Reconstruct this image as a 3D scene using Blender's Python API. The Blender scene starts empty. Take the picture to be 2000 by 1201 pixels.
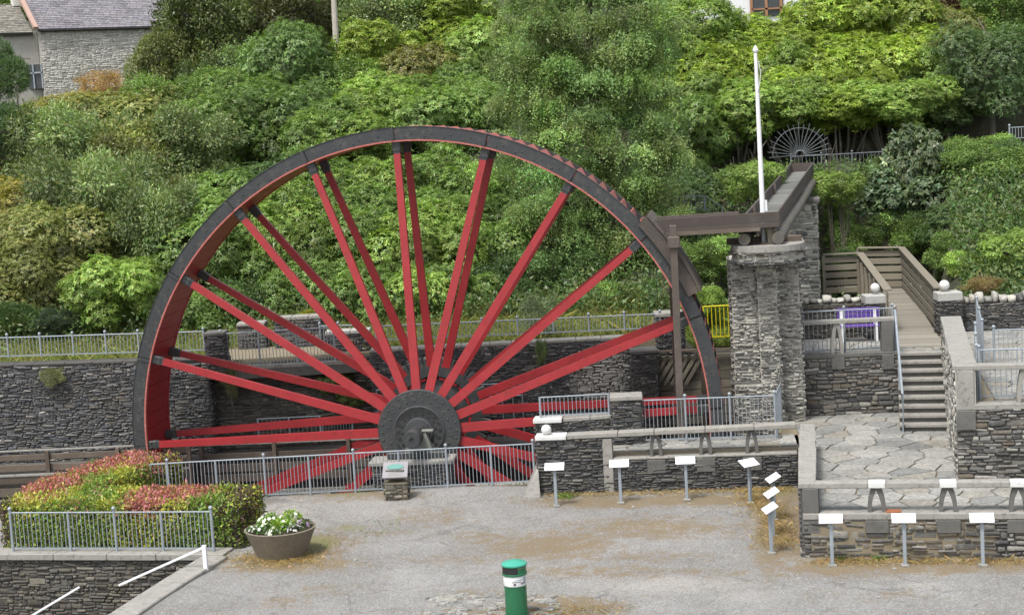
import bpy, math, random
import numpy as np
from mathutils import Vector, Matrix

rng = np.random.default_rng(7)
random.seed(7)
SC = bpy.context.scene
COL = SC.collection

# ------------------------------------------------------------------ camera
EYE = 9.2
FOC, PITCH, ROLL = 3300.0, 0.113, 0.058
_F = np.array([0, math.cos(PITCH), -math.sin(PITCH)])
_U0 = np.array([0, math.sin(PITCH), math.cos(PITCH)])
_R0 = np.array([1.0, 0, 0])
_U = _U0 * math.cos(ROLL) + _R0 * math.sin(ROLL)
_R = _R0 * math.cos(ROLL) - _U0 * math.sin(ROLL)
cd = bpy.data.cameras.new('camera')
cam = bpy.data.objects.new('camera', cd)
COL.objects.link(cam)
cd.sensor_width = 36
cd.lens = FOC / 2000 * 36
cd.clip_start = 0.5
cd.clip_end = 2000
m = Matrix((( _R[0], _U[0], -_F[0], 0), (_R[1], _U[1], -_F[1], 0), (_R[2], _U[2], -_F[2], EYE), (0, 0, 0, 1)))
cam.matrix_world = m
SC.camera = cam

# ------------------------------------------------------------------ sky, sun, exposure
SUN_EL, SUN_AZ = 62, 215          # azimuth clockwise from +Y: behind the camera, to the left
w = bpy.data.worlds.new('World')
SC.world = w
w.use_nodes = True
nt = w.node_tree
nt.nodes.clear()
sky = nt.nodes.new('ShaderNodeTexSky')
sky.sky_type = 'NISHITA'
sky.sun_disc = False
sky.sun_elevation = math.radians(SUN_EL)
sky.sun_rotation = math.radians(SUN_AZ)
sky.air_density = 1.0
sky.dust_density = 3.0
sky.ozone_density = 1.0
hs = nt.nodes.new('ShaderNodeHueSaturation')
hs.inputs['Saturation'].default_value = 0.35
bg = nt.nodes.new('ShaderNodeBackground')
bg.inputs['Strength'].default_value = 0.112
wo = nt.nodes.new('ShaderNodeOutputWorld')
nt.links.new(sky.outputs[0], hs.inputs['Color'])
nt.links.new(hs.outputs[0], bg.inputs['Color'])
nt.links.new(bg.outputs[0], wo.inputs['Surface'])
sl = bpy.data.lights.new('sun', 'SUN')
sl.energy = 1.5
sl.angle = math.radians(12)
sl.color = (1.0, 0.965, 0.91)
so = bpy.data.objects.new('sun', sl)
COL.objects.link(so)
_az, _el = math.radians(SUN_AZ), math.radians(SUN_EL)
so.location = (math.sin(_az) * 60, math.cos(_az) * 60, 60)
so.rotation_euler = Vector((-math.sin(_az) * math.cos(_el), -math.cos(_az) * math.cos(_el), -math.sin(_el))).to_track_quat('-Z', 'Y').to_euler()
SC.view_settings.view_transform = 'Standard'
SC.view_settings.look = 'None'
SC.view_settings.gamma = 1
SC.view_settings.use_curve_mapping = False
SC.view_settings.exposure = 1.32
SC.render.engine = 'CYCLES'
SC.cycles.max_bounces = 6
SC.cycles.diffuse_bounces = 3
SC.cycles.transmission_bounces = 3
SC.cycles.transparent_max_bounces = 4

# ------------------------------------------------------------------ measuring helpers (survey of the place from the photo)
def _ray(px, py):
    return _F + _R * (px - 1000) / FOC - _U * (py - 600.5) / FOC
def G(px, py, z):
    d = _ray(px, py)
    t = (z - EYE) / d[2]
    return np.array([0, 0, EYE]) + d * t
def D(px, py, Y):
    d = _ray(px, py)
    return np.array([0, 0, EYE]) + d * (Y / d[1])
def V(px, py, p0, p1):
    """survey point on the vertical plane through plan points p0, p1"""
    d = _ray(px, py)
    e = np.array(p1[:2], float) - np.array(p0[:2], float)
    n = np.array([e[1], -e[0]])
    t = (n @ np.array(p0[:2], float)) / (n @ d[:2])
    return np.array([0, 0, EYE]) + d * t
def PX(P):
    P = np.asarray(P, float) - np.array([0, 0, EYE])
    dd = P @ _F
    return 1000 + FOC * (P @ _R) / dd, 600.5 - FOC * (P @ _U) / dd

# ------------------------------------------------------------------ object helpers
ORG = {}
def tag(o, label=None, cat=None, group=None, kind=None):
    if label: o['label'] = label
    if cat: o['category'] = cat
    if group: o['group'] = group
    if kind: o['kind'] = kind
    return o
def empty(name, loc, label=None, cat=None, group=None, rz=0, kind=None):
    o = bpy.data.objects.new(name, None)
    o.empty_display_size = 0.2
    COL.objects.link(o)
    o.location = tuple(loc)
    o.rotation_euler = (0, 0, rz)
    ORG[o.name] = np.array(loc, float) if rz == 0 else np.zeros(3)
    return tag(o, label, cat, group, kind)
def link(name, mesh, parent=None, loc=None, rot=None, scl=None, kind=None):
    o = bpy.data.objects.new(name, mesh)
    COL.objects.link(o)
    if parent is not None:
        o.parent = parent
        ORG[o.name] = ORG.get(parent.name, np.zeros(3))
    if loc is not None: o.location = tuple(loc)
    if rot is not None: o.rotation_euler = rot
    if scl is not None: o.scale = scl
    if kind: o['kind'] = kind
    return o
def npmesh(name, v, f, mat=None, smooth=False, col=None):
    v = np.ascontiguousarray(v, np.float32)
    f = np.ascontiguousarray(f, np.int32)
    me = bpy.data.meshes.new(name)
    k = f.shape[1]
    me.vertices.add(len(v)); me.vertices.foreach_set('co', v.ravel())
    me.loops.add(f.size); me.loops.foreach_set('vertex_index', f.ravel())
    me.polygons.add(len(f)); me.polygons.foreach_set('loop_start', np.arange(len(f), dtype=np.int32) * k)
    me.update(calc_edges=True)
    if smooth: me.polygons.foreach_set('use_smooth', np.ones(len(f), bool))
    if col is not None:
        a = me.attributes.new('tone', 'FLOAT_COLOR', 'POINT')
        a.data.foreach_set('color', np.ascontiguousarray(np.c_[col, np.ones(len(col))], np.float32).ravel())
    if mat: me.materials.append(mat)
    return me

class MB:
    """collects boxes, bars, tubes and turned shapes into ONE mesh"""
    def __init__(s): s.v = []; s.f = []
    def add(s, v, f):
        n = len(s.v); s.v += [tuple(map(float, p)) for p in v]; s.f += [tuple(i + n for i in q) for q in f]; return s
    def hexa(s, b, t):
        """b, t: four corners each (same winding)"""
        return s.add(list(b) + list(t), [(3, 2, 1, 0), (4, 5, 6, 7), (0, 1, 5, 4), (1, 2, 6, 5), (2, 3, 7, 6), (3, 0, 4, 7)])
    def box(s, c, sz, ax=None, bev=0.0):
        c = np.array(c, float); h = np.array(sz, float) / 2
        A = np.eye(3) if ax is None else np.array(ax, float)
        if bev <= 0:
            P = [c + A[0] * x * h[0] + A[1] * y * h[1] + A[2] * z * h[2] for z in (-1, 1) for x, y in ((-1, -1), (1, -1), (1, 1), (-1, 1))]
            return s.hexa(P[:4], P[4:])
        b = min(bev, *(h * 0.9)); V_ = []; F_ = []
        prof = []
        for (x, y) in ((-1, -1), (1, -1), (1, 1), (-1, 1)):
            if x * y > 0: prof += [(x * h[0], y * (h[1] - b)), (x * (h[0] - b), y * h[1])]
            else: prof += [(x * (h[0] - b), y * h[1]), (x * h[0], y * (h[1] - b))]
        for zz, k in ((-h[2], b), (-h[2] + b, 0), (h[2] - b, 0), (h[2], b)):
            for (x, y) in prof:
                V_.append(c + A[0] * (x - math.copysign(k, x)) + A[1] * (y - math.copysign(k, y)) + A[2] * zz)
        for r in range(3):
            for i in range(8):
                j = (i + 1) % 8; F_.append((r * 8 + i, r * 8 + j, r * 8 + 8 + j, r * 8 + 8 + i))
        F_.append(tuple(range(7, -1, -1))); F_.append(tuple(range(24, 32)))
        return s.add(V_, F_)
    def bar(s, a, b, wdt, hgt, up=(0, 0, 1), bev=0.0, w2=None):
        a = np.array(a, float); b = np.array(b, float); d = b - a; L = np.linalg.norm(d); d = d / L
        up = np.array(up, float); sd = np.cross(d, up); sd /= np.linalg.norm(sd); uu = np.cross(sd, d)
        if w2 is None: return s.box((a + b) / 2, (L, wdt, hgt), (d, sd, uu), bev)
        P = []
        for p, ww in ((a, wdt), (b, w2)):
            P.append([p + sd * x * ww / 2 + uu * z * hgt / 2 for x, z in ((-1, -1), (1, -1), (1, 1), (-1, 1))])
        return s.hexa(P[0], P[1])
    def tube(s, pts, r, n=8, cap=True):
        pts = [np.array(p, float) for p in pts]
        rr = r if hasattr(r, '__len__') else [r] * len(pts)
        V_ = []; F_ = []
        prev = None
        for i, p in enumerate(pts):
            d = pts[min(i + 1, len(pts) - 1)] - pts[max(i - 1, 0)]; d = d / (np.linalg.norm(d) + 1e-9)
            ref = np.array([0, 0, 1.]) if abs(d[2]) < 0.9 else np.array([0, 1., 0])
            a = np.cross(d, ref); a /= np.linalg.norm(a); b = np.cross(d, a)
            for k in range(n):
                t = 2 * math.pi * k / n
                V_.append(p + (a * math.cos(t) + b * math.sin(t)) * rr[i])
        for i in range(len(pts) - 1):
            for k in range(n):
                q = (k + 1) % n
                F_.append((i * n + k, i * n + q, (i + 1) * n + q, (i + 1) * n + k))
        if cap:
            F_.append(tuple(range(n))); F_.append(tuple(range((len(pts) - 1) * n + n - 1, (len(pts) - 1) * n - 1, -1)))
        return s.add(V_, F_)
    def lathe(s, prof, c=(0, 0, 0), n=24, axis='z', cap=True):
        """prof: list of (radius, height); closed with end caps"""
        V_ = []; F_ = []
        for r, h in prof:
            for k in range(n):
                t = 2 * math.pi * k / n
                x, y = r * math.cos(t), r * math.sin(t)
                V_.append((c[0] + x, c[1] + y, c[2] + h) if axis == 'z' else (c[0] + x, c[1] + h, c[2] + y))
        for i in range(len(prof) - 1):
            for k in range(n):
                q = (k + 1) % n
                f = (i * n + k, i * n + q, (i + 1) * n + q, (i + 1) * n + k)
                F_.append(f if axis == 'z' else f[::-1])
        if cap:
            a = tuple(range(n - 1, -1, -1)); b = tuple(range((len(prof) - 1) * n, len(prof) * n))
            F_ += [a, b] if axis == 'z' else [a[::-1], b[::-1]]
        return s.add(V_, F_)
    def ball(s, c, r, n=16, m_=10, sq=1.0):
        return s.lathe([(max(r * math.sin(math.pi * i / m_), r * 0.02), -r * sq * math.cos(math.pi * i / m_)) for i in range(m_ + 1)], c, n)
    def prism(s, poly, z0, z1):
        n = len(poly)
        v = [(p[0], p[1], z0) for p in poly] + [(p[0], p[1], z1) for p in poly]
        f = [tuple(range(n - 1, -1, -1)), tuple(range(n, 2 * n))] + [(i, (i + 1) % n, n + (i + 1) % n, n + i) for i in range(n)]
        return s.add(v, f)
    def extrude(s, poly, vec):
        n = len(poly); vec = np.array(vec, float)
        v = [np.array(p, float) for p in poly]; v = v + [p + vec for p in v]
        f = [tuple(range(n - 1, -1, -1)), tuple(range(n, 2 * n))] + [(i, (i + 1) % n, n + (i + 1) % n, n + i) for i in range(n)]
        return s.add(v, f)
    def mesh(s, name, mat, smooth=False, off=(0, 0, 0)):
        me = bpy.data.meshes.new(name)
        o = np.array(off, float)
        me.from_pydata([tuple(np.array(p) - o) for p in s.v], [], s.f)
        if mat: me.materials.append(mat)
        if smooth:
            me.polygons.foreach_set('use_smooth', np.ones(len(me.polygons), bool))
            try: me.set_sharp_from_angle(angle=math.radians(38))
            except Exception: pass
        me.update()
        return me
    def build(s, name, mat, parent=None, smooth=False, kind=None):
        off = ORG.get(parent.name, np.zeros(3)) if parent is not None else np.zeros(3)
        o = link(name, s.mesh(name, mat, smooth, off), parent, kind=kind)
        return o

def single(mb, name, mat, label, cat, loc=None, group=None, smooth=False):
    """a thing that is one mesh, its origin at its base"""
    v = np.array(mb.v)
    if loc is None: loc = (*(v.min(0)[:2] + v.max(0)[:2]) / 2, v[:, 2].min())
    o = link(name, mb.mesh(name, mat, smooth, loc), None, loc)
    return tag(o, label, cat, group)

# ------------------------------------------------------------------ materials
def nodes(name):
    mt = bpy.data.materials.new(name); mt.use_nodes = True
    t = mt.node_tree; t.nodes.clear()
    out = t.nodes.new('ShaderNodeOutputMaterial')
    b = t.nodes.new('ShaderNodeBsdfPrincipled')
    t.links.new(b.outputs[0], out.inputs['Surface'])
    return mt, t, b, out
def N(t, kind, **kw):
    n = t.nodes.new(kind)
    for k, v in kw.items():
        if k in n.inputs: n.inputs[k].default_value = v
        else: setattr(n, k, v)
    return n
def ramp(t, stops, interp='LINEAR'):
    r = t.nodes.new('ShaderNodeValToRGB'); e = r.color_ramp.elements
    r.color_ramp.interpolation = interp
    while len(e) < len(stops): e.new(0.5)
    for q, (p, c) in zip(e, stops):
        q.position = p; q.color = (*c, 1) if len(c) == 3 else c
    return r
def noise(t, co, scale, detail=4, rough=0.55, dist=0.0):
    n = N(t, 'ShaderNodeTexNoise', Scale=scale, Detail=detail, Roughness=rough, Distortion=dist)
    t.links.new(co, n.inputs['Vector']); return n.outputs['Fac']
def mix(t, fac, a, b, blend='MIX'):
    n = t.nodes.new('ShaderNodeMix'); n.data_type = 'RGBA'; n.blend_type = blend
    for val, sk in ((fac, n.inputs[0]), (a, n.inputs[6]), (b, n.inputs[7])):
        if hasattr(val, 'is_linked'): t.links.new(val, sk)
        elif isinstance(val, (int, float)): sk.default_value = val
        else: sk.default_value = (*val, 1)
    return n.outputs[2]
def mapr(t, v, a, b, c=0.0, d=1.0):
    n = N(t, 'ShaderNodeMapRange'); t.links.new(v, n.inputs[0])
    for i, x in enumerate((a, b, c, d)): n.inputs[i + 1].default_value = x
    return n.outputs[0]
def bump(t, b, h, strength=0.4, dist=0.02):
    n = N(t, 'ShaderNodeBump', Strength=strength, Distance=dist)
    t.links.new(h, n.inputs['Height']); t.links.new(n.outputs[0], b.inputs['Normal'])
def worldpos(t): return t.nodes.new('ShaderNodeNewGeometry').outputs['Position']
def localpos(t): return t.nodes.new('ShaderNodeTexCoord').outputs['Object']

def m_plain(name, c1, c2, rough=0.6, metal=0.0, scale=3.0, bscale=40, bstr=0.15, dirt=None, dirt_amt=0.5):
    """painted or bare surface with uneven tone, fine grain and worn or dirty patches"""
    mt, t, b, _ = nodes(name)
    p = worldpos(t)
    c = mix(t, noise(t, p, scale, 5), c1, c2)
    if dirt is not None:
        c = mix(t, mapr(t, noise(t, p, scale * 2.7, 6, 0.7), 0.52, 0.7, 0, dirt_amt), c, dirt)
    t.links.new(c, b.inputs['Base Color'])
    n2 = noise(t, p, bscale, 4)
    r = mapr(t, n2, 0.3, 0.7, rough - 0.1, rough + 0.1); t.links.new(r, b.inputs['Roughness'])
    b.inputs['Metallic'].default_value = metal
    bump(t, b, n2, bstr, 0.01)
    return mt
def m_stone(name, stops, lichen=(0.3, 0.3, 0.27), lich=0.35, rough=0.85, moss=None, moss_amt=0.0, stain=None):
    """each stone takes its own tone; veins, lichen spots and dust on top"""
    mt, t, b, _ = nodes(name)
    g = t.nodes.new('ShaderNodeNewGeometry'); oi = t.nodes.new('ShaderNodeObjectInfo')
    a = N(t, 'ShaderNodeMath', operation='ADD'); t.links.new(g.outputs['Random Per Island'], a.inputs[0]); t.links.new(oi.outputs['Random'], a.inputs[1])
    fr = N(t, 'ShaderNodeMath', operation='FRACT'); t.links.new(a.outputs[0], fr.inputs[0])
    r = ramp(t, stops); t.links.new(fr.outputs[0], r.inputs[0])
    p = g.outputs['Position']
    mp = t.nodes.new('ShaderNodeMapping'); mp.inputs['Scale'].default_value = (1, 1, 3.5); t.links.new(p, mp.inputs['Vector'])
    fine = noise(t, mp.outputs[0], 14, 6, 0.65)
    c = mix(t, 1.0, r.outputs[0], ramp_out(t, fine, ((0.3, (0.55, 0.55, 0.55)), (0.72, (1.5, 1.48, 1.42)))), 'MULTIPLY')
    l = noise(t, p, 4.5, 7, 0.72)
    c = mix(t, mapr(t, l, 0.56, 0.68, 0, lich), c, lichen)
    fl = noise(t, mp.outputs[0], 9, 5, .75, .6)
    c = mix(t, mapr(t, fl, 0.6, 0.68, 0, lich), c, lichen)
    c = mix(t, mapr(t, noise(t, p, .8, 5, .65), .45, .65, 0, .45), c, mix(t, 1.0, c, (.55, .53, .5), 'MULTIPLY'))
    if moss is not None:
        c = mix(t, mapr(t, noise(t, p, 1.1, 6, 0.7), 0.55, 0.7, 0, moss_amt), c, moss)
    if stain is not None:                                # one patch of lime run-off with a ragged edge
        vm = N(t, 'ShaderNodeVectorMath', operation='DISTANCE'); t.links.new(p, vm.inputs[0]); vm.inputs[1].default_value = stain[0]
        ad = N(t, 'ShaderNodeMath', operation='MULTIPLY_ADD'); t.links.new(noise(t, mp.outputs[0], 3.5, 6, .75), ad.inputs[0]); ad.inputs[1].default_value = -2.6 * stain[1]; t.links.new(vm.outputs['Value'], ad.inputs[2])
        c = mix(t, mapr(t, ad.outputs[0], -.75 * stain[1], -.35 * stain[1], .85, 0), c, (.5, .48, .43))
    t.links.new(c, b.inputs['Base Color']); b.inputs['Roughness'].default_value = rough
    bump(t, b, fine, 0.55, 0.02)
    return mt
def ramp_out(t, v, stops):
    r = ramp(t, stops); t.links.new(v, r.inputs[0]); return r.outputs[0]
def m_wood(name, c1, c2, c3, rough=0.75, grain_ax=(1, 1, 8)):
    mt, t, b, _ = nodes(name)
    g = t.nodes.new('ShaderNodeNewGeometry'); oi = t.nodes.new('ShaderNodeObjectInfo')
    mp = t.nodes.new('ShaderNodeMapping'); mp.inputs['Scale'].default_value = grain_ax; t.links.new(g.outputs['Position'], mp.inputs['Vector'])
    f = noise(t, mp.outputs[0], 6, 6, 0.65, 0.4)
    c = mix(t, f, c1, c2)
    c = mix(t, mapr(t, noise(t, g.outputs['Position'], 2.2, 6, 0.7), 0.5, 0.75, 0, 0.6), c, c3)
    v = mapr(t, oi.outputs['Random'], 0, 1, 0.75, 1.25)
    hsv = N(t, 'ShaderNodeHueSaturation'); t.links.new(c, hsv.inputs['Color']); t.links.new(v, hsv.inputs['Value'])
    t.links.new(hsv.outputs[0], b.inputs['Base Color']); b.inputs['Roughness'].default_value = rough
    bump(t, b, f, 0.4, 0.01)
    return mt
def m_leaf(name, gloss=0.3, trans=0.3):
    """leaf tone from the mesh, plant tint from the object, sheen on top and light through the blade"""
    mt, t, b, out = nodes(name)
    at = N(t, 'ShaderNodeAttribute', attribute_name='tone')
    oi = t.nodes.new('ShaderNodeObjectInfo')
    c = mix(t, 1.0, at.outputs['Color'], oi.outputs['Color'], 'MULTIPLY')
    t.links.new(c, b.inputs['Base Color'])
    b.inputs['Roughness'].default_value = 0.38
    b.inputs['Specular IOR Level'].default_value = gloss
    tr = t.nodes.new('ShaderNodeBsdfTranslucent')
    c2 = mix(t, 1.0, c, (1.2, 1.4, 0.6), 'MULTIPLY')
    t.links.new(c2, tr.inputs['Color'])
    ms = N(t, 'ShaderNodeMixShader'); ms.inputs[0].default_value = trans
    t.links.new(b.outputs[0], ms.inputs[1]); t.links.new(tr.outputs[0], ms.inputs[2])
    t.links.new(ms.outputs[0], out.inputs['Surface'])
    return mt

S_DARK = ((0.0, (0.034, 0.035, 0.039)), (0.3, (0.06, 0.062, 0.068)), (0.6, (0.09, 0.091, 0.096)), (0.8, (0.078, 0.07, 0.058)), (0.94, (0.125, 0.122, 0.115)), (1.0, (0.25, 0.243, 0.222)))
S_LIGHT = ((0.0, (0.06, 0.06, 0.059)), (0.22, (0.17, 0.167, 0.156)), (0.45, (0.31, 0.302, 0.276)), (0.88, (0.43, 0.418, 0.378)), (1.0, (0.18, 0.16, 0.13)))
S_BROWN = ((0.0, (0.04, 0.037, 0.033)), (0.3, (0.075, 0.069, 0.059)), (0.6, (0.11, 0.1, 0.08)), (0.8, (0.08, 0.08, 0.077)), (0.93, (0.14, 0.125, 0.1)), (1.0, (0.22, 0.2, 0.165)))
S_FLAG = ((0.0, (0.16, 0.165, 0.163)), (0.35, (0.22, 0.222, 0.212)), (0.7, (0.27, 0.267, 0.252)), (1.0, (0.2, 0.187, 0.16)))
S_HOUSE = ((0.0, (0.25, 0.24, 0.22)), (0.15, (0.5, 0.485, 0.44)), (0.7, (0.62, 0.605, 0.555)), (1.0, (0.4, 0.385, 0.35)))
S_ROOF = ((0.0, (0.14, 0.133, 0.155)), (0.4, (0.19, 0.18, 0.205)), (0.8, (0.24, 0.225, 0.25)), (1.0, (0.17, 0.165, 0.17)))
M = {
 'slate': m_stone('dark_slate_stone', S_DARK, lich=0.45, moss=(0.09, 0.075, 0.03), moss_amt=0.35),
 'rubble': m_stone('mixed_rubble_stone', ((0.0, (0.05, 0.05, 0.052)), (0.25, (0.095, 0.093, 0.088)), (0.5, (0.135, 0.132, 0.125)), (0.7, (0.12, 0.1, 0.075)), (0.85, (0.19, 0.185, 0.172)), (1.0, (0.28, 0.27, 0.25))), lich=0.55, moss=(0.085, 0.065, 0.03), moss_amt=0.2),
 'wallgrey': m_stone('grey_wall_stone', ((0.0, (0.05, 0.053, 0.06)), (0.3, (0.085, 0.09, 0.1)), (0.6, (0.12, 0.124, 0.132)), (0.8, (0.1, 0.092, 0.078)), (0.93, (0.17, 0.168, 0.162)), (1.0, (0.32, 0.31, 0.29))), lich=0.6, moss=(0.09, 0.085, 0.04), moss_amt=0.3, stain=((2.35, 46.8, 1.75), 1.0)),
 'galv_dark': m_plain('dull_grey_steel', (0.1, 0.115, 0.125), (0.17, 0.19, 0.2), 0.6, 0.1, bscale=60, bstr=0.1),
 'pale': m_plain('pale_cap_stone', (0.28, 0.275, 0.255), (0.4, 0.395, 0.37), 0.85, scale=4, bscale=45, bstr=0.3, dirt=(0.16, 0.155, 0.14), dirt_amt=0.6),
 'pier': m_stone('lime_washed_stone', S_LIGHT, lichen=(0.46, 0.45, 0.41), lich=0.75),
 'brown': m_stone('brown_slate_stone', S_BROWN, lich=0.35, moss=(0.14, 0.11, 0.05), moss_amt=0.4),
 'flag': m_stone('flagstone', S_FLAG, lichen=(0.5, 0.49, 0.45), lich=0.3),
 'house': m_stone('pale_house_stone', S_HOUSE, lichen=(0.62, 0.61, 0.57), lich=0.5),
 'roof': m_stone('roof_slate', S_ROOF, lichen=(0.45, 0.43, 0.43), lich=0.4, rough=0.55),
 'roof2': m_stone('weathered_roof_slate', ((0, (0.12, 0.115, 0.105)), (0.5, (0.19, 0.18, 0.16)), (1, (0.26, 0.24, 0.21))), lichen=(0.4, 0.36, 0.28), lich=0.6),
 'mortar_dark': m_plain('dark_joint_earth', (0.045, 0.043, 0.04), (0.09, 0.085, 0.076), 0.95, bscale=60, bstr=0.6),
 'mortar_lime': m_plain('lime_mortar', (0.3, 0.288, 0.252), (0.42, 0.405, 0.358), 0.95, bscale=50, bstr=0.6, dirt=(0.2, 0.19, 0.17)),
 'joint': m_plain('sandy_joint', (0.15, 0.125, 0.085), (0.24, 0.2, 0.135), 0.95, bscale=60, bstr=0.5, dirt=(0.1, 0.085, 0.045)),
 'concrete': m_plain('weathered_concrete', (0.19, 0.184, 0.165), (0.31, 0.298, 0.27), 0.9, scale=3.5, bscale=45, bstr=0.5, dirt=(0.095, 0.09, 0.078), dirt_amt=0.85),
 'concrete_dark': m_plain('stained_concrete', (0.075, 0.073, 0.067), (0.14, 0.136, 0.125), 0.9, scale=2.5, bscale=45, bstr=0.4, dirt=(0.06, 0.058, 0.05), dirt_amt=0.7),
 'white_stone': m_plain('white_painted_stone', (0.5, 0.5, 0.485), (0.62, 0.62, 0.6), 0.7, bscale=45, bstr=0.3, dirt=(0.38, 0.37, 0.33), dirt_amt=0.6),
 'white': m_plain('white_paint', (0.62, 0.63, 0.64), (0.72, 0.72, 0.72), 0.4, bscale=60, bstr=0.05, dirt=(0.5, 0.5, 0.48), dirt_amt=0.4),
 'sign': m_plain('white_sign_panel', (0.7, 0.71, 0.72), (0.78, 0.78, 0.78), 0.35, bscale=50, bstr=0.03, dirt=(0.56, 0.58, 0.6), dirt_amt=0.5),
 'galv': m_plain('galvanised_steel', (0.23, 0.26, 0.29), (0.33, 0.37, 0.4), 0.5, 0.25, bscale=60, bstr=0.1, dirt=(0.18, 0.19, 0.2)),
 'red': m_plain('red_gloss_paint', (0.21, 0.009, 0.013), (0.34, 0.026, 0.03), 0.45, scale=2.2, bscale=30, bstr=0.12, dirt=(0.16, 0.022, 0.018), dirt_amt=0.75),
 'red_tip': m_plain('faded_red_paint', (0.33, 0.08, 0.065), (0.4, 0.12, 0.1), 0.6, scale=4, bscale=30, bstr=0.2, dirt=(0.4, 0.25, 0.2), dirt_amt=0.6),
 'black': m_plain('black_iron_paint', (0.022, 0.024, 0.026), (0.042, 0.045, 0.046), 0.5, scale=2.0, bscale=35, bstr=0.2, dirt=(0.085, 0.08, 0.068), dirt_amt=0.75),
 'iron': m_plain('grey_green_iron', (0.13, 0.14, 0.12), (0.2, 0.21, 0.18), 0.5, scale=3, bscale=35, bstr=0.2, dirt=(0.08, 0.07, 0.05)),
 'brown_timber': m_wood('brown_stained_timber', (0.048, 0.037, 0.031), (0.08, 0.063, 0.052), (0.115, 0.1, 0.086)),
 'grey_timber': m_wood('weathered_grey_timber', (0.14, 0.12, 0.088), (0.22, 0.195, 0.15), (0.18, 0.18, 0.135)),
 'deck': m_wood('boardwalk_timber', (0.17, 0.155, 0.125), (0.25, 0.23, 0.19), (0.2, 0.195, 0.165)),
 'old_timber': m_wood('old_wet_timber', (0.06, 0.045, 0.034), (0.13, 0.1, 0.075), (0.17, 0.15, 0.12)),
 'trough': m_wood('algae_trough_boards', (0.09, 0.088, 0.078), (0.155, 0.16, 0.145), (0.11, 0.13, 0.1)),
 'log': m_wood('mossy_log_bark', (0.045, 0.04, 0.034), (0.1, 0.093, 0.08), (0.15, 0.13, 0.04), grain_ax=(3, 3, 3)),
 'bark': m_wood('bark', (0.055, 0.045, 0.035), (0.11, 0.095, 0.075), (0.15, 0.14, 0.12)),
 'dead_wood': m_wood('bleached_dead_wood', (0.3, 0.27, 0.23), (0.42, 0.39, 0.34), (0.25, 0.21, 0.17)),
 'purple': m_plain('purple_paint', (0.08, 0.035, 0.23), (0.11, 0.05, 0.29), 0.4, bscale=40, bstr=0.08),
 'yellow': m_plain('yellow_paint', (0.5, 0.42, 0.008), (0.58, 0.5, 0.02), 0.4, bscale=40, bstr=0.05),
 'green': m_plain('green_plastic', (0.013, 0.105, 0.045), (0.02, 0.125, 0.055), 0.35, scale=2, bscale=60, bstr=0.03, dirt=(0.05, 0.2, 0.1), dirt_amt=0.3),
 'green_lid': m_plain('pale_green_lid', (0.035, 0.27, 0.19), (0.055, 0.33, 0.24), 0.35, scale=4, bscale=60, bstr=0.03),
 'void': m_plain('opening_shade_black', (0.008, 0.008, 0.009), (0.015, 0.015, 0.016), 0.6),  # black colour stands in for the shade inside openings
 'teal': m_plain('verdigris_plate', (0.05, 0.17, 0.145), (0.13, 0.3, 0.26), 0.5, scale=30, bscale=60, bstr=0.2, dirt=(0.04, 0.14, 0.12), dirt_amt=0.9),
 'pewter': m_plain('grey_metal_plate', (0.2, 0.19, 0.2), (0.27, 0.26, 0.27), 0.45, 0.3, scale=5, bscale=50, bstr=0.08),
 'pot': m_plain('exposed_aggregate_pot', (0.12, 0.1, 0.07), (0.2, 0.17, 0.125), 0.9, scale=6, bscale=90, bstr=0.9, dirt=(0.28, 0.25, 0.2), dirt_amt=0.5),
 'soil': m_plain('dark_soil', (0.025, 0.02, 0.015), (0.06, 0.05, 0.035), 0.95, scale=8, bscale=50, bstr=0.8),
 'rust': m_plain('rusty_plate', (0.22, 0.07, 0.03), (0.32, 0.12, 0.05), 0.8, scale=8),
 'glass': m_plain('dark_window_glass', (0.03, 0.035, 0.04), (0.06, 0.065, 0.07), 0.12, bstr=0.0),
 'window_brown': m_plain('brown_window_frame', (0.25, 0.12, 0.06), (0.33, 0.17, 0.09), 0.6),
 'ridge': m_plain('terracotta_verge', (0.3, 0.19, 0.15), (0.4, 0.28, 0.23), 0.85, scale=4),
 'leaf': m_leaf('leaf_blade'),
 'leaf_soft': m_leaf('soft_leaf_blade', 0.2, 0.38),
 'grass': m_leaf('grass_blade', 0.15, 0.3),
}
# ------------------------------------------------------------------ wheel frame in plan (everything built round it follows it)
YAW = 0.123
AX = np.array([math.sin(YAW), math.cos(YAW), 0.0])       # away from the viewer, along the axle
UX = np.array([math.cos(YAW), -math.sin(YAW), 0.0])      # to the right, in the wheel plane
WC = np.array([-2.48, 42.9, 1.36])
RW, WW = 7.70, 1.85
def L(s, o, z=0.0):
    p = WC + UX * s + AX * o
    return np.array([p[0], p[1], z])
FR = (UX, AX, np.array([0, 0, 1.0]))
def frame(d):
    d = np.array([d[0], d[1], 0.0]); d /= np.linalg.norm(d)
    return (d, np.array([-d[1], d[0], 0.0]), np.array([0, 0, 1.0]))

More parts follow.
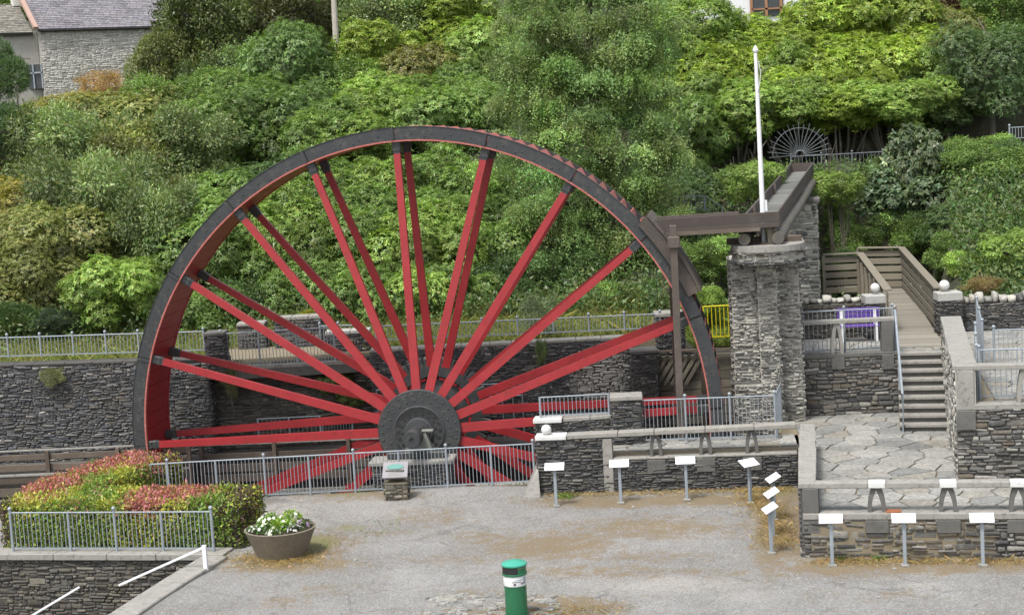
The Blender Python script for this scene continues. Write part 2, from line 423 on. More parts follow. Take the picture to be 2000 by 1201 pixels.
# ------------------------------------------------------------------ stones
def _stone_variant(k):
    r = np.random.default_rng(100 + k)
    pts = []
    for cx, cz in ((-.5, -.5), (0.05, -.5), (.5, -.5), (.5, .5), (-0.05, .5), (-.5, .5)):
        pts.append((cx * (1 - abs(r.normal(0, .07))) + r.normal(0, .02) * (abs(cx) < .2) * 3, cz * (1 - abs(r.normal(0, .2)))))
    pts = np.array(pts); c = pts.mean(0)
    v = [(x, 0, z) for x, z in pts]
    v += [(x, -0.72, z) for x, z in pts]
    q = c + (pts - c) * np.array([.9, .74]) + r.normal(0, .02, (6, 2))
    v += [(x, -1 - r.uniform(-.12, .12), z) for x, z in q]
    f = []
    for R_ in (0, 6):
        for i in range(6):
            j = (i + 1) % 6; f.append((R_ + i, R_ + j, R_ + 6 + j, R_ + 6 + i))
    f.append((12, 13, 14, 15, 16, 17))
    tri = []
    for q_ in f:
        for i in range(1, len(q_) - 1): tri.append((q_[0], q_[i], q_[i + 1]))
    return np.array(v, float), np.array(tri, int)
STV = [_stone_variant(k) for k in range(14)]
_stone_mesh = {}
def stone_mesh(k, mat):
    if (k, mat) not in _stone_mesh:
        _stone_mesh[(k, mat)] = npmesh('stone', STV[k][0], STV[k][1], M[mat])
    return _stone_mesh[(k, mat)]

def face_stones(A, B, z0, za, zb, rows, lens, proud, r):
    """random rubble laid over one wall face: list of centre, along, size"""
    A = np.array(A[:2], float); B = np.array(B[:2], float)
    Lg = np.linalg.norm(B - A); d = (B - A) / Lg
    out = []
    z = z0; zt = max(za, zb)
    while z < zt - 0.02:
        h = r.uniform(*rows) * (1.9 if r.random() < .25 else 1.0)
        h = min(h, max(zt - z, 0.04))
        x = -r.uniform(0, lens[0])
        while x < Lg:
            ln = lens[0] + (lens[1] - lens[0]) * r.random() ** 1.7
            x0, x1 = max(x, 0), min(x + ln, Lg)
            x += ln
            if x1 - x0 < .05: continue
            cells = [(x0, x1, z, h)]
            if h > rows[1] * 1.15 and r.random() < .7:
                k = r.uniform(.35, .65); cells = [(x0, x1, z, h * k), (x0 + r.uniform(-.04, .04), x1, z + h * k, h * (1 - k))]
            for (a, b, zz, hh) in cells:
                cx = (a + b) / 2; top = za + (zb - za) * cx / Lg
                if zz + hh * .6 > top: continue
                out.append((A + d * cx, zz + hh / 2 + r.normal(0, .008), (b - a) - r.uniform(.008, .025), hh * r.uniform(.72, 1.12) - .004, proud * r.uniform(.3, 1.6), d, r.normal(0, .06), int(r.integers(14))))
        z += h
    return out

def lay_stones(root, faces, rows, lens, mat, proud, maxn, name='stone', seed=1, zvis=-9):
    r = np.random.default_rng(seed)
    st = []
    for (A, B, z0, za, zb) in faces: st += face_stones(A, B, z0, za, zb, rows, lens, proud, r)
    if not st: return
    P = np.array([(s[0][0], s[0][1], s[1]) for s in st])
    px, py = PX(P)
    vis = (px > -5) & (px < 2005) & (py > -5) & (py < 1206) & (P[:, 2] > zvis)
    area = np.array([s[2] * s[3] for s in st]) * np.where(vis, 1, .001)
    order = np.argsort(-area); big = set(order[:maxn].tolist())
    org = ORG[root.name]
    V_, F_ = [], []; n = 0
    # courses wander up and down, as hand laid rubble does
    al = P[:, 0] * .9 + P[:, 1] * .45
    zlo = np.array([f_[2] for f_ in faces]).min(); zhi = max(max(f_[3], f_[4]) for f_ in faces)
    wav = (fbm(al, P[:, 2] * .8, .8, 61, 3) - .5) * .22 * np.clip((P[:, 2] - zlo) / .2, 0, 1) * np.clip((zhi - P[:, 2] - .05) / .2, 0, 1)
    for i, s in enumerate(st):
        c, z, ln, h, pr, d, tilt, k = s
        z = z + wav[i]
        ang = math.atan2(d[1], d[0])
        if i in big and vis[i]:
            link(name, stone_mesh(k, mat), root, (c[0] - org[0], c[1] - org[1], z - org[2]), (0, -tilt, ang), (ln, pr, h))
        else:
            v, f = STV[k]
            ca, sa = math.cos(ang), math.sin(ang)
            x = v[:, 0] * ln; y = v[:, 1] * pr; zz = v[:, 2] * h
            x, zz = x * math.cos(tilt) - zz * math.sin(tilt), x * math.sin(tilt) + zz * math.cos(tilt)
            V_.append(np.c_[x * ca - y * sa + c[0] - org[0], x * sa + y * ca + c[1] - org[1], zz + z - org[2]])
            F_.append(f + n); n += len(v)
    if V_:
        me = npmesh(name + '_facing', np.vstack(V_), np.vstack(F_), M[mat])
        link(name + '_facing', me, root, kind='stuff')

WALLN = [0]
def wall(name, label, cat, P0, P1, z0, z1, th, z1b=None, rows=(.028, .07), lens=(.08, .42), mat='slate', core='mortar_dark', proud=.035, maxn=300, ends=(0, 0), group=None, kind=None, zvis=-9):
    """rubble wall: mortar core with its stones laid proud of it; P0 to P1 left to right as seen"""
    WALLN[0] += 1
    z1b = z1 if z1b is None else z1b
    root = empty(name, (P0[0], P0[1], z0), label, cat, group, kind=kind)
    P0 = np.array(P0[:2], float); P1 = np.array(P1[:2], float)
    d = (P1 - P0) / np.linalg.norm(P1 - P0); nb = np.array([-d[1], d[0]])   # nb: backwards
    b = MB()
    Q = [P0, P1, P1 + nb * th, P0 + nb * th]
    b.hexa([(*q, z0) for q in Q], [(*Q[0], z1), (*Q[1], z1b), (*Q[2], z1b), (*Q[3], z1)])
    b.build('core', M[core], root)
    faces = [(P0, P1, z0, z1, z1b)]
    if ends[0]: faces.append((P0 + nb * th, P0, z0, z1, z1))
    if ends[1]: faces.append((P1, P1 + nb * th, z0, z1b, z1b))
    lay_stones(root, faces, rows, lens, mat, proud, maxn, seed=WALLN[0], zvis=zvis)
    return root

def slabs(root, name, P0, P1, z0, z1, wd, th, ln, mat, over=.04, nb=None, r=None, thv=0.0):
    """a run of coping slabs laid end to end on a wall top"""
    r = r or np.random.default_rng(5)
    P0 = np.array(P0[:2], float); P1 = np.array(P1[:2], float)
    Lg = np.linalg.norm(P1 - P0); d = (P1 - P0) / Lg; nb_ = np.array([-d[1], d[0]])
    n = max(1, round(Lg / ln)); cuts = np.linspace(0, Lg, n + 1); cuts[1:-1] += r.uniform(-.18, .18, n - 1) * ln
    for a, b in zip(cuts[:-1], cuts[1:]):
        m_ = (a + b) / 2
        c = P0 + d * m_ + nb_ * (wd / 2 - over)
        za = z0 + (z1 - z0) * a / Lg; zb = z0 + (z1 - z0) * b / Lg
        hh = th + r.uniform(-thv, thv)
        b_ = MB(); pa = np.array([*(P0 + d * (a + .006) + nb_ * (wd / 2 - over)), za + hh / 2]); pb = np.array([*(P0 + d * (b - .006) + nb_ * (wd / 2 - over)), zb + hh / 2])
        b_.bar(pa, pb, wd + r.uniform(-.02, .02), hh, bev=.012)
        b_.build(name, M[mat], root)

# ------------------------------------------------------------------ railings
_bar = {}
def unit_bar(r_, mat, n=6):
    k = (round(r_, 4), mat, n)
    if k not in _bar:
        _bar[k] = MB().tube([(0, 0, 0), (0, 0, 1)], r_, n).mesh('bar', M[mat], True)
    return _bar[k]
def railing(label, pts, h=1.0, gap=0.1, mat='galv', pr=.03, br=.009, rr=.018, cap='ball', low=.08, group=None, name='metal_railing', cat='railing', tall=None, caps_every=1):
    """posts at pts, a top and a bottom rail per bay, upright bars between"""
    p = [np.array(q, float) for q in pts]
    root = empty(name, p[0], label, cat, group)
    o = ORG[root.name]
    for i, q in enumerate(p):
        b = MB(); hh = h + .05
        if cap == 'ball' and i % caps_every == 0:
            b.tube([q, q + (0, 0, hh)], pr, 10); b.ball(q + (0, 0, hh + pr * 1.1), pr * 1.5, 10, 6)
        else:
            b.tube([q, q + (0, 0, h + .01)], pr, 10)
        b.build('post', M[mat], root, True)
    for a, c in zip(p[:-1], p[1:]):
        dz = c[2] - a[2]
        MB().tube([a + (0, 0, h), c + (0, 0, h)], rr, 8).build('top_rail', M[mat], root, True)
        MB().bar(a + (0, 0, low), c + (0, 0, low), .012, .035).build('bottom_rail', M[mat], root)
        Lg = np.linalg.norm((c - a)[:2]); n = max(2, round(Lg / gap))
        for k in range(1, n):
            q = a + (c - a) * k / n - o
            link('bar', unit_bar(br, mat), root, q + (0, 0, low), None, (1, 1, h - low))
    return root
def between(a, b, n):
    a, b = np.array(a, float), np.array(b, float)
    return [a + (b - a) * i / n for i in range(n + 1)]

# ------------------------------------------------------------------ ground of the yard
def fbm(x, y, s, seed=0, oct=5):
    r = np.random.default_rng(900 + seed); v = 0; a = 1; tot = 0
    for o in range(oct):
        g = r.random((64, 64)); X = x / s * 2 ** o + o * 7.3; Y = y / s * 2 ** o + o * 3.1
        xi = np.floor(X).astype(int); yi = np.floor(Y).astype(int); fx = X - xi; fy = Y - yi
        fx = fx * fx * (3 - 2 * fx); fy = fy * fy * (3 - 2 * fy)
        q = lambda i, j: g[(xi + i) % 64, (yi + j) % 64]
        v = v + a * ((q(0, 0) * (1 - fx) + q(1, 0) * fx) * (1 - fy) + (q(0, 1) * (1 - fx) + q(1, 1) * fx) * fy); tot += a; a *= .55
    return v / tot
KERB = [np.array([-6.62, 36.28]), np.array([-7.69, 31.98]), np.array([-10.6, 20.3])]
def kerb_x(y):
    return np.where(y > KERB[1][1], KERB[1][0] + (y - KERB[1][1]) * (KERB[0][0] - KERB[1][0]) / (KERB[0][1] - KERB[1][1]), KERB[1][0] + (y - KERB[1][1]) * (KERB[2][0] - KERB[1][0]) / (KERB[2][1] - KERB[1][1]))
def back_edge(x): return np.interp(x, [-13, -6.5, .36, .9, 6.6, 14], [41.6, 41.5, 41.3, 40.9, 40.0, 38.0])
gx = np.arange(-13.0, 14.01, .1); gy = np.arange(20.0, 42.41, .1)
XX, YY = np.meshgrid(gx, gy)
XX = XX + 0; YY = YY + 0
ok = (YY <= back_edge(XX) + .05) & ((YY > 36.28 + (-6.62 - XX) * .228) | (XX > kerb_x(YY)))
Zg = (fbm(XX, YY, 2.2, 1) - .5) * .05 + (fbm(XX, YY, .35, 2, 3) - .5) * .012 - .01 + .12 * np.clip((YY - 38.2) / 2.6, 0, 1) * np.clip((.6 - XX) / 1.5, 0, 1) * np.clip((XX + 8.5) / 2, 0, 1)
# mossy, dry-grass and bare patches: their own shapes on the ground (ellipses surveyed from the photo)
moss = np.zeros_like(XX); pale = np.zeros_like(XX); green = np.zeros_like(XX)
def patch(field, px, py, rx, ry, amt):
    c = G(px, py, 0); ex = G(px + rx, py, 0); ey = G(px, py - ry, 0)
    a = np.linalg.norm((ex - c)[:2]); b = np.linalg.norm((ey - c)[:2])
    ang = math.atan2(*(ex - c)[1::-1]) if False else math.atan2((ex - c)[1], (ex - c)[0])
    x = XX - c[0]; y = YY - c[1]
    u = x * math.cos(ang) + y * math.sin(ang); v = -x * math.sin(ang) + y * math.cos(ang)
    d = np.sqrt((u / a) ** 2 + (v / b) ** 2)
    np.maximum(field, amt * np.clip(1.5 - d, 0, 1), out=field)
for q in ((1270, 1030, 170, 22, .8), (1080, 1065, 130, 26, .95), (960, 1050, 90, 14, .6), (720, 1040, 120, 12, .35), (620, 1065, 70, 28, .9), (560, 1100, 130, 16, 1.0),
          (700, 975, 120, 10, .8), (450, 990, 70, 10, .5), (1180, 980, 160, 10, 1.1), (1380, 975, 150, 12, 1.1), (1530, 1030, 50, 70, 1.2), (1520, 965, 60, 16, 1.1),
          (1640, 1105, 120, 16, 1.1), (1800, 1105, 160, 16, 1.0), (1980, 1100, 80, 18, 1.1), (1100, 1185, 110, 22, 1.0), (1010, 1195, 150, 14, .9), (560, 1175, 60, 14, .45), (930, 1160, 60, 9, .7), (1150, 1115, 190, 14, .6), (1250, 1085, 160, 12, .5), (900, 1090, 110, 12, .45), (1400, 1120, 120, 10, .45), (1700, 1160, 120, 8, .4), (640, 1150, 60, 10, .4), (850, 1010, 90, 12, .5), (1560, 1075, 70, 14, .9), (1390, 1035, 60, 10, .5)): patch(moss, *q)
for q in ((1290, 1027, 60, 6, 1.0), (1300, 1140, 140, 16, .9), (1800, 1140, 40, 5, .9), (520, 1010, 110, 22, .6), (720, 1000, 130, 18, .5), (1460, 1165, 60, 10, .5)): patch(pale, *q)
for q in ((600, 1065, 50, 20, .9), (680, 1030, 40, 6, .6), (1510, 960, 50, 10, .7), (670, 975, 60, 6, .5)): patch(green, *q)
idx = -np.ones(XX.shape, int); sel = ok; idx[sel] = np.arange(sel.sum())
cell = ok[:-1, :-1] & ok[1:, :-1] & ok[:-1, 1:] & ok[1:, 1:]
F_ = np.stack([idx[:-1, :-1][cell], idx[:-1, 1:][cell], idx[1:, 1:][cell], idx[1:, :-1][cell]], 1)
V_ = np.c_[XX[sel], YY[sel], Zg[sel]]
mt, t, b, _ = nodes('gravel_yard')
p = worldpos(t)
at = N(t, 'ShaderNodeAttribute', attribute_name='tone')
sp = t.nodes.new('ShaderNodeSeparateColor'); t.links.new(at.outputs['Color'], sp.inputs[0])
big = noise(t, p, .55, 6, .65)
mid = noise(t, p, 4.0, 7, .7)
grit = noise(t, p, 55, 3, .7)
vor = N(t, 'ShaderNodeTexVoronoi', Scale=38); t.links.new(p, vor.inputs['Vector'])
c = mix(t, mapr(t, big, .35, .65), (.2, .2, .197), (.265, .264, .256))
c = mix(t, mapr(t, mid, .45, .7, 0, .6), c, (.165, .16, .148))
c = mix(t, mapr(t, noise(t, p, .35, 7, .7), .4, .6, 0, .85), c, (.125, .121, .11))
c = mix(t, sp.outputs[1], c, (.36, .337, .3))
vs = t.nodes.new('ShaderNodeSeparateColor'); t.links.new(vor.outputs['Color'], vs.inputs[0])
c = mix(t, mapr(t, vs.outputs[0], 0, 1, .0, .75), c, mix(t, vs.outputs[1], (.09, .088, .085), (.42, .41, .39)))
def madd(a_, k, c_):
    n_ = N(t, 'ShaderNodeMath', operation='MULTIPLY_ADD'); t.links.new(a_, n_.inputs[0]); n_.inputs[1].default_value = k; t.links.new(c_, n_.inputs[2]); return n_.outputs[0]
tot = madd(noise(t, p, 2.6, 4, .6), 2.2, sp.outputs[0])
tot = madd(noise(t, p, 24, 2, .5), 2.2, tot)
tot = madd(noise(t, p, 9, 3, .6), 1.4, tot)
mk = mapr(t, tot, 3.2, 3.75, 0, .9)
mcol = mix(t, noise(t, p, 17, 4, .7), (.07, .053, .03), (.27, .19, .085))
crk = N(t, 'ShaderNodeTexVoronoi', Scale=.42); crk.feature = 'DISTANCE_TO_EDGE'
wv = N(t, 'ShaderNodeTexNoise', Scale=1.3, Detail=6, Roughness=.7); t.links.new(p, wv.inputs['Vector'])
sc_ = N(t, 'ShaderNodeVectorMath', operation='MULTIPLY_ADD'); t.links.new(wv.outputs['Color'], sc_.inputs[0]); sc_.inputs[1].default_value = (1.6, 1.6, 0); t.links.new(p, sc_.inputs[2]); t.links.new(sc_.outputs[0], crk.inputs['Vector'])
c = mix(t, mapr(t, crk.outputs['Distance'], .002, .012, .6, 0), c, (.07, .065, .055))
c = mix(t, mk, c, mcol)
add2 = N(t, 'ShaderNodeMath', operation='MULTIPLY_ADD'); t.links.new(noise(t, p, 6, 6, .7), add2.inputs[0]); add2.inputs[1].default_value = 1.5; t.links.new(sp.outputs[2], add2.inputs[2])
c = mix(t, mapr(t, add2.outputs[0], 1.05, 1.5, 0, .8), c, (.14, .14, .04))
c = mix(t, mapr(t, grit, .3, .75, 0, .4), c, (.13, .127, .118))
t.links.new(c, b.inputs['Base Color']); b.inputs['Roughness'].default_value = .95
hsum = N(t, 'ShaderNodeMath', operation='ADD'); t.links.new(vs.outputs[2], hsum.inputs[0]); t.links.new(grit, hsum.inputs[1])
bump(t, b, hsum.outputs[0], .5, .02)
M['yard'] = mt
colr = np.c_[np.clip(moss[sel], 0, 1.2), np.clip(pale[sel] * (fbm(XX[sel], YY[sel], .9, 5) + .2), 0, 1), np.clip(green[sel], 0, 1)]
tag(link('ground', npmesh('ground', V_, F_, mt, True, colr)), kind='structure')
yb = MB()
yb.add([(-10.6, 20.0, -.012), (-10.6, -90, -.012), (90, -90, -.012), (90, 20.0, -.012)], [(0, 1, 2, 3)])
yb.add([(14.0, 20.0, -.012), (90, 20.0, -.012), (90, 40, -.012), (14, 40, -.012)], [(0, 1, 2, 3)])
tag(yb.build('yard_apron', mt), kind='structure')
# pit floor, low ground by the stairs
pf = MB(); pf.box((-4, 44, -6.75), (60, 9.5, .1))
tag(pf.build('pit_floor', M['mortar_dark']), kind='structure')
lf = MB(); lf.add([(-60, -60, -3.0), (-9, -60, -3.0), (-6, 38.5, -3.0), (-60, 45.6, -3.0)], [(0, 1, 2, 3)])
tag(lf.build('lower_ground', M['mortar_dark']), kind='structure')

# ------------------------------------------------------------------ hillside
def hill_h(x, y):
    x = np.asarray(x, float); y = np.asarray(y, float)
    l = np.interp(y, [47.3, 50.5, 53, 60, 70, 82, 96, 125, 180, 420], [2.70, 2.8, 3.4, 5.8, 8.2, 9.8, 11.4, 19.5, 36, 90])
    r_ = np.interp(y, [47.3, 50, 53, 58, 62, 66, 70.4, 71.4, 90, 120, 180, 420], [2.2, 2.4, 3.3, 5.0, 5.9, 6.05, 6.1, 9.0, 12.6, 20.0, 36, 90])
    k = np.clip((x - 1) / 5, 0, 1)
    h = l * (1 - k) + r_ * k
    # gully under the boardwalk and the launder piers
    s = x - (10.8 + (y - 44.6) * .21)
    g = np.clip((s + 7.0) / 2.0, 0, 1) * np.clip((1.35 - s) / .5, 0, 1) * np.clip((61.2 - y) / 1.0, 0, 1)
    h = h * (1 - g) + np.minimum(h, 1.7) * g
    return h + (fbm(x, y, 6, 8, 4) - .5) * np.clip((y - 50.5) / 6, 0, 1.0) * 1.6
hy = np.concatenate([np.arange(47.35, 75, .6), np.arange(75, 130, 2.0), np.arange(130, 421, 10)])
hu = np.linspace(-1, 1, 121)
HX = hu[None, :] * (22 + (hy[:, None] - 47) * .62); HY = np.repeat(hy[:, None], 121, 1)
HZ = hill_h(HX, HY)
nI = np.arange(HX.size).reshape(HX.shape)
HF = np.stack([nI[:-1, :-1].ravel(), nI[:-1, 1:].ravel(), nI[1:, 1:].ravel(), nI[1:, :-1].ravel()], 1)
mt, t, b, _ = nodes('hillside_earth')
p = worldpos(t)
c = mix(t, noise(t, p, 1.2, 6, .7), (.018, .02, .01), (.045, .042, .024))
c = mix(t, mapr(t, noise(t, p, 5, 5), .5, .7, 0, .7), c, (.03, .042, .014))
t.links.new(c, b.inputs['Base Color']); b.inputs['Roughness'].default_value = .95
bump(t, b, noise(t, p, 9, 5), .8, .1)
tag(link('hillside', npmesh('hillside', np.c_[HX.ravel(), HY.ravel(), HZ.ravel()], HF, mt, True)), kind='structure')

# path along the top of the pit wall
pb = MB()
pa, pc = D(-120, 712, 47.6), D(1240, 655, 47.3)
pb.hexa([(-24, 47.5, -6.8), (4.2, 47.5, -6.8), (4.2, 50.4, 2.0), (-24, 50.6, 2.0)], [(-24, 47.5, 2.78), (4.2, 47.5, 2.78), (4.2, 50.4, 2.84), (-24, 50.6, 2.84)])
tag(pb.build('path', M['joint']), kind='structure')

# ------------------------------------------------------------------ walls round the pit
r5 = np.random.default_rng(55)
wl0, wl1 = D(-420, 722, 47.3), D(404, 697, 46.6)
wl = wall('retaining_wall', 'long dark slate retaining wall at left, under the low railing behind the wheel rim', 'wall', wl0, wl1, -6.6, wl0[2] - .1, .7, mat='wallgrey', z1b=wl1[2] - .1, rows=(.028, .072), lens=(.08, .42), zvis=-1.2, ends=(0, 1))
slabs(wl, 'coping_stone', wl0, wl1, wl0[2] - .1, wl1[2] - .1, .6, .06, .8, 'mortar_dark', r=r5)
wr0, wr1 = D(722, 682, 46.9), D(1236, 655, 46.7)
wr = wall('retaining_wall', 'dark slate retaining wall with white lime stains behind the right half of the wheel', 'wall', wr0, wr1, -6.6, wr0[2] - .1, .7, mat='wallgrey', z1b=wr1[2] - .1, rows=(.028, .072), lens=(.08, .42), zvis=-1.2, ends=(1, 0))
slabs(wr, 'coping_stone', wr0, wr1, wr0[2] - .1, wr1[2] - .1, .55, .08, .8, 'concrete', r=r5)
rc0, rc1 = D(436, 722, 47.35), D(722, 712, 47.3)
rc = wall('recess_wall', 'brownish rubble wall set back in shade under the little concrete footbridge', 'wall', (rc0[0] - .6, 47.25), (rc1[0] + .6, 47.25), -6.6, 2.7, .4, rows=(.06, .12), lens=(.15, .6), mat='brown', zvis=-1.2)
b_ = D(420, 705, 46.6)
pl = wall('wall_pier', 'square slate pier with flat cap at the left end of the footbridge railing', 'wall pier', D(402, 690, 46.45), D(440, 690, 46.45), 2.4, 3.62, .6, rows=(.05, .1), lens=(.12, .35), ends=(1, 1))
slabs(pl, 'cap', D(400, 690, 46.45), D(442, 690, 46.45), 3.62, 3.62, .68, .09, 1, 'concrete_dark')
# footbridge over the recess
bd0, bd1 = D(430, 716, 46.55), D(655, 712, 46.55)
fb = empty('footbridge', (bd0[0], bd0[1], 2.3), 'small concrete footbridge deck spanning the recess between the two retaining walls', 'footbridge')
q = MB(); q.hexa([(bd0[0], 46.55, 2.36), (bd1[0] + .6, 46.55, 2.36), (bd1[0] + .6, 48.5, 2.36), (bd0[0], 48.5, 2.36)], [(bd0[0], 46.55, 2.62), (bd1[0] + .6, 46.55, 2.62), (bd1[0] + .6, 48.5, 2.62), (bd0[0], 48.5, 2.62)])
q.build('deck', M['concrete_dark'], fb)
q = MB(); q.bar((bd0[0], 46.6, 2.66), (bd1[0] + .6, 46.6, 2.66), .14, .09); q.build('kerb', M['concrete'], fb)
railing('galvanised railing along the edge of the little concrete footbridge', between((bd0[0] + .05, 46.66, 2.62), (bd1[0], 46.66, 2.62), 3), 1.02, .095)
# stone pieces beside the path behind the bridge
w_ = wall('path_wall', 'pale topped stone wall on the path behind the footbridge, yellow bush above it', 'wall', D(540, 690, 49.2), D(632, 690, 49.2), 2.6, 3.62, .5, rows=(.06, .11), ends=(1, 1), maxn=80)
slabs(w_, 'coping_stone', D(536, 690, 49.2), D(636, 690, 49.2), 3.62, 3.62, .6, .1, .6, 'concrete')
w_ = wall('path_wall', 'stone wall piece with broad white coping at the right end of the footbridge', 'wall', D(640, 700, 47.7), D(724, 700, 47.7), 2.4, 3.3, .5, rows=(.06, .11), ends=(1, 1), maxn=80)
slabs(w_, 'coping_stone', D(638, 700, 47.7), D(726, 700, 47.7), 3.3, 3.3, .6, .1, .7, 'pale')
w_ = wall('wall_pier', 'short stone gate pier standing on the path left of the footbridge', 'wall pier', D(468, 690, 49.4), D(520, 690, 49.4), 2.6, 3.5, .5, rows=(.06, .11), ends=(1, 1), maxn=60)
slabs(w_, 'cap', D(466, 690, 49.4), D(522, 690, 49.4), 3.5, 3.5, .6, .09, 1, 'concrete')
# low railings on the wall tops
a, c = D(-110, 702, 47.2), D(400, 686, 47.0)
railing('low grey railing on top of the long left retaining wall', between(a, c, 8), .56, .1, 'galv', low=.04, cap='ball')
a, c = D(735, 666, 47.2), D(1290, 642, 47.0)
railing('low grey railing on the retaining wall top, seen through the right half of the wheel', between(a, c, 8), .42, .11, 'galv', low=.03, cap='ball')
a, c = D(628, 690, 48.7), D(700, 688, 48.7)
railing('short grey gate railing behind the footbridge between stone walls', between(a, c, 2), .8, .1, 'galv')
# ledge inside the pit with its railings and pipes
lg = MB(); le0, le1 = L(-9.5, 2.5), L(4.9, 2.5)
lg.hexa([(-20, 45.85, -6.7), (le1[0], 45.6, -6.7), (le1[0], 46.9, -6.7), (-20, 47.2, -6.7)], [(-20, 45.85, .28), (le1[0], 45.6, .28), (le1[0], 46.9, .28), (-20, 47.2, .28)])
tag(lg.build('pit_ledge', M['mortar_dark']), kind='structure')
a, c = D(507, 868, 46.3), D(628, 862, 46.3)
railing('thin grey railing on the pit ledge left of the dark gate', between(a, c, 2), .72, .13, 'galv', br=.006, cap=None)
a, c = D(632, 855, 46.9), D(690, 853, 46.9)
railing('small barred gate across the dark opening under the hanging bush', between(a, c, 1), .5, .085, 'galv', cap=None, name='barred_gate', cat='gate')
q = MB(); a, c = D(631, 818, 47.3), D(686, 858, 47.3); q.box(((a[0] + c[0]) / 2, 47.33, (a[2] + c[2]) / 2), (.85, .12, .75)); single(q, 'culvert_mouth', M['void'], 'black culvert opening in the pit wall behind the barred gate', 'culvert')  # solid black box painted as the dark inside of the culvert
for lab, pts in (('thin white pipe rail along the dark wall just above the hub', [(735, 762), (1000, 748)]), ('lower thin white pipe rail right of the hub', [(905, 777), (1020, 772)])):
    pr = empty('pipe_rail', D(*pts[0], 46.4), lab, 'pipe rail')
    MB().tube([D(*pts[0], 46.4), D(*pts[1], 46.4)], .02, 8).build('rail', M['galv'], pr, True)
    for k in (0, .33, .66, 1):
        e = D(*pts[0], 46.4) * (1 - k) + D(*pts[1], 46.4) * k
        MB().tube([e + (0, 0, .03), (e[0], e[1], .25)], .018, 8).build('post', M['galv'], pr, True)

# timber-sided flume along the pit ledge
def plank_run(name, label, cat, a, c, zs, th=.05, posts=4, post_top=None, post_bot=-.3, mat='old_timber', cap=None, group=None):
    a, c = np.array(a, float), np.array(c, float)
    rt = empty(name, (a[0], a[1], post_bot), label, cat, group)
    d = (c - a); d[2] = 0; n = np.array([-d[1], d[0], 0]) / np.linalg.norm(d)
    for (z0, z1, off, mm) in zs:
        MB().bar((a[0] + n[0] * off, a[1] + n[1] * off, (z0 + z1) / 2), (c[0] + n[0] * off, c[1] + n[1] * off, (z0 + z1) / 2 + c[2] - a[2]), th, z1 - z0, bev=.008).build('plank', M[mm or mat], rt)
    for k in range(posts):
        e = a + (c - a) * k / (posts - 1)
        MB().box((e[0] - n[0] * .07, e[1] - n[1] * .07, (post_top + post_bot) / 2), (.1, .1, post_top - post_bot), frame(d)).build('post', M[mat], rt)
    return rt
plank_run('timber_flume', 'old brown timber flume with plank sides along the foot of the left wall', 'flume', (-18.6, 45.55, 0), (-8.9, 44.85, 0),
          [(.92, .97, 0, 'concrete'), (.68, .84, 0, None), (.38, .56, 0, None), (.26, .33, -.12, 'concrete'), (.06, .24, -.1, None), (-.3, -.06, -.05, None), (-.45, -.34, -.2, 'concrete'), (-.8, -.47, 0, 'mortar_dark')], posts=6, post_top=.93, post_bot=-.5)
plank_run('timber_flume', 'old timber flume boards low behind the wheel, seen through its lower left spokes', 'flume', (-8.7, 45.5, 0), (-2.6, 44.95, 0),
          [(.72, .78, 0, 'concrete'), (.3, .5, 0, None), (-.02, .2, 0, None), (-.3, -.08, 0, None), (-.62, -.48, -.3, 'concrete'), (-1.1, -.8, -.3, None)], posts=4, post_top=.8, post_bot=-1.2)
# concrete sill beams along the front of the pit, seen through the railing
q = MB(); q.bar((-7.6, 42.75, -.42), (-4.1, 42.5, -.42), .25, .1); single(q, 'sill_beam', M['concrete'], 'long pale sill beam low in the pit left of the axle plinth', 'beam')
q = MB(); q.bar((-1.2, 42.2, -.12), (.33, 42.1, -.12), .25, .1); single(q, 'sill_beam', M['concrete'], 'short pale sill beam low in the pit right of the axle plinth', 'beam')
# pit front wall below the railing
wall('pit_edge_wall', 'rough slate edge of the pit just under the railing in front of the wheel', 'wall', (-13.5, 41.66), (.36, 41.36), -6.6, -.03, .3, maxn=0, rows=(.2, .4), lens=(.5, 1.2))

# stone shoulder and sluice boards right of the wheel
sp_ = wall('wall_pier', 'dark square slate pier beside the timber sluice boards', 'wall pier', D(1236, 700, 45.9), D(1284, 700, 45.9), -3, D(1236, 692, 45.9)[2], .8, ends=(1, 1), maxn=140, zvis=0)
slabs(sp_, 'cap', D(1232, 700, 45.9), D(1287, 700, 45.9), D(1236, 692, 45.9)[2], D(1236, 692, 45.9)[2], .9, .08, 1, 'concrete_dark')
sp_ = wall('wall_pier', 'higher stone pier where the right wall railing ends, behind the timber post', 'wall pier', D(1284, 640, 47.0), D(1336, 640, 47.0), 0, 3.35, .7, ends=(1, 1), maxn=80, zvis=1.5)
slabs(sp_, 'cap', D(1281, 640, 47.0), D(1339, 640, 47.0), 3.35, 3.35, .8, .1, 1, 'concrete')
sb = empty('sluice_boards', (4.0, 46.5, .3), 'grey weathered timber sluice boards stacked between the wheel and the stone pier', 'sluice')
for k in range(8):
    z = .45 + k * .25
    MB().bar((4.0, 46.6 - k * .01, z), (6.4, 46.6 - k * .01, z), .06, .22, bev=.01).build('board', M['grey_timber'], sb)
for x in (3.95, 5.2, 6.3):
    MB().box((x, 46.5, 1.4), (.12, .12, 2.2)).build('post', M['old_timber'], sb)
MB().bar((3.7, 46.35, 2.48), (6.6, 46.3, 2.44), .12, .05).build('top_rail', M['old_timber'], sb)
for k in range(7):
    x = 4.05 + k * .2
    MB().bar((x, 46.42, 2.35 - k * .0), (x - .55, 46.42, 1.5), .05, .1, bev=.008).build('rafter', M['grey_timber'], sb)
railing('bright yellow railing on the bank behind the wheel, left of the stone launder pier', between(D(1376, 660, 48), D(1432, 657, 48), 1), .9, .125, 'yellow', cap=None, low=.02, pr=.02, br=.012, rr=.022)
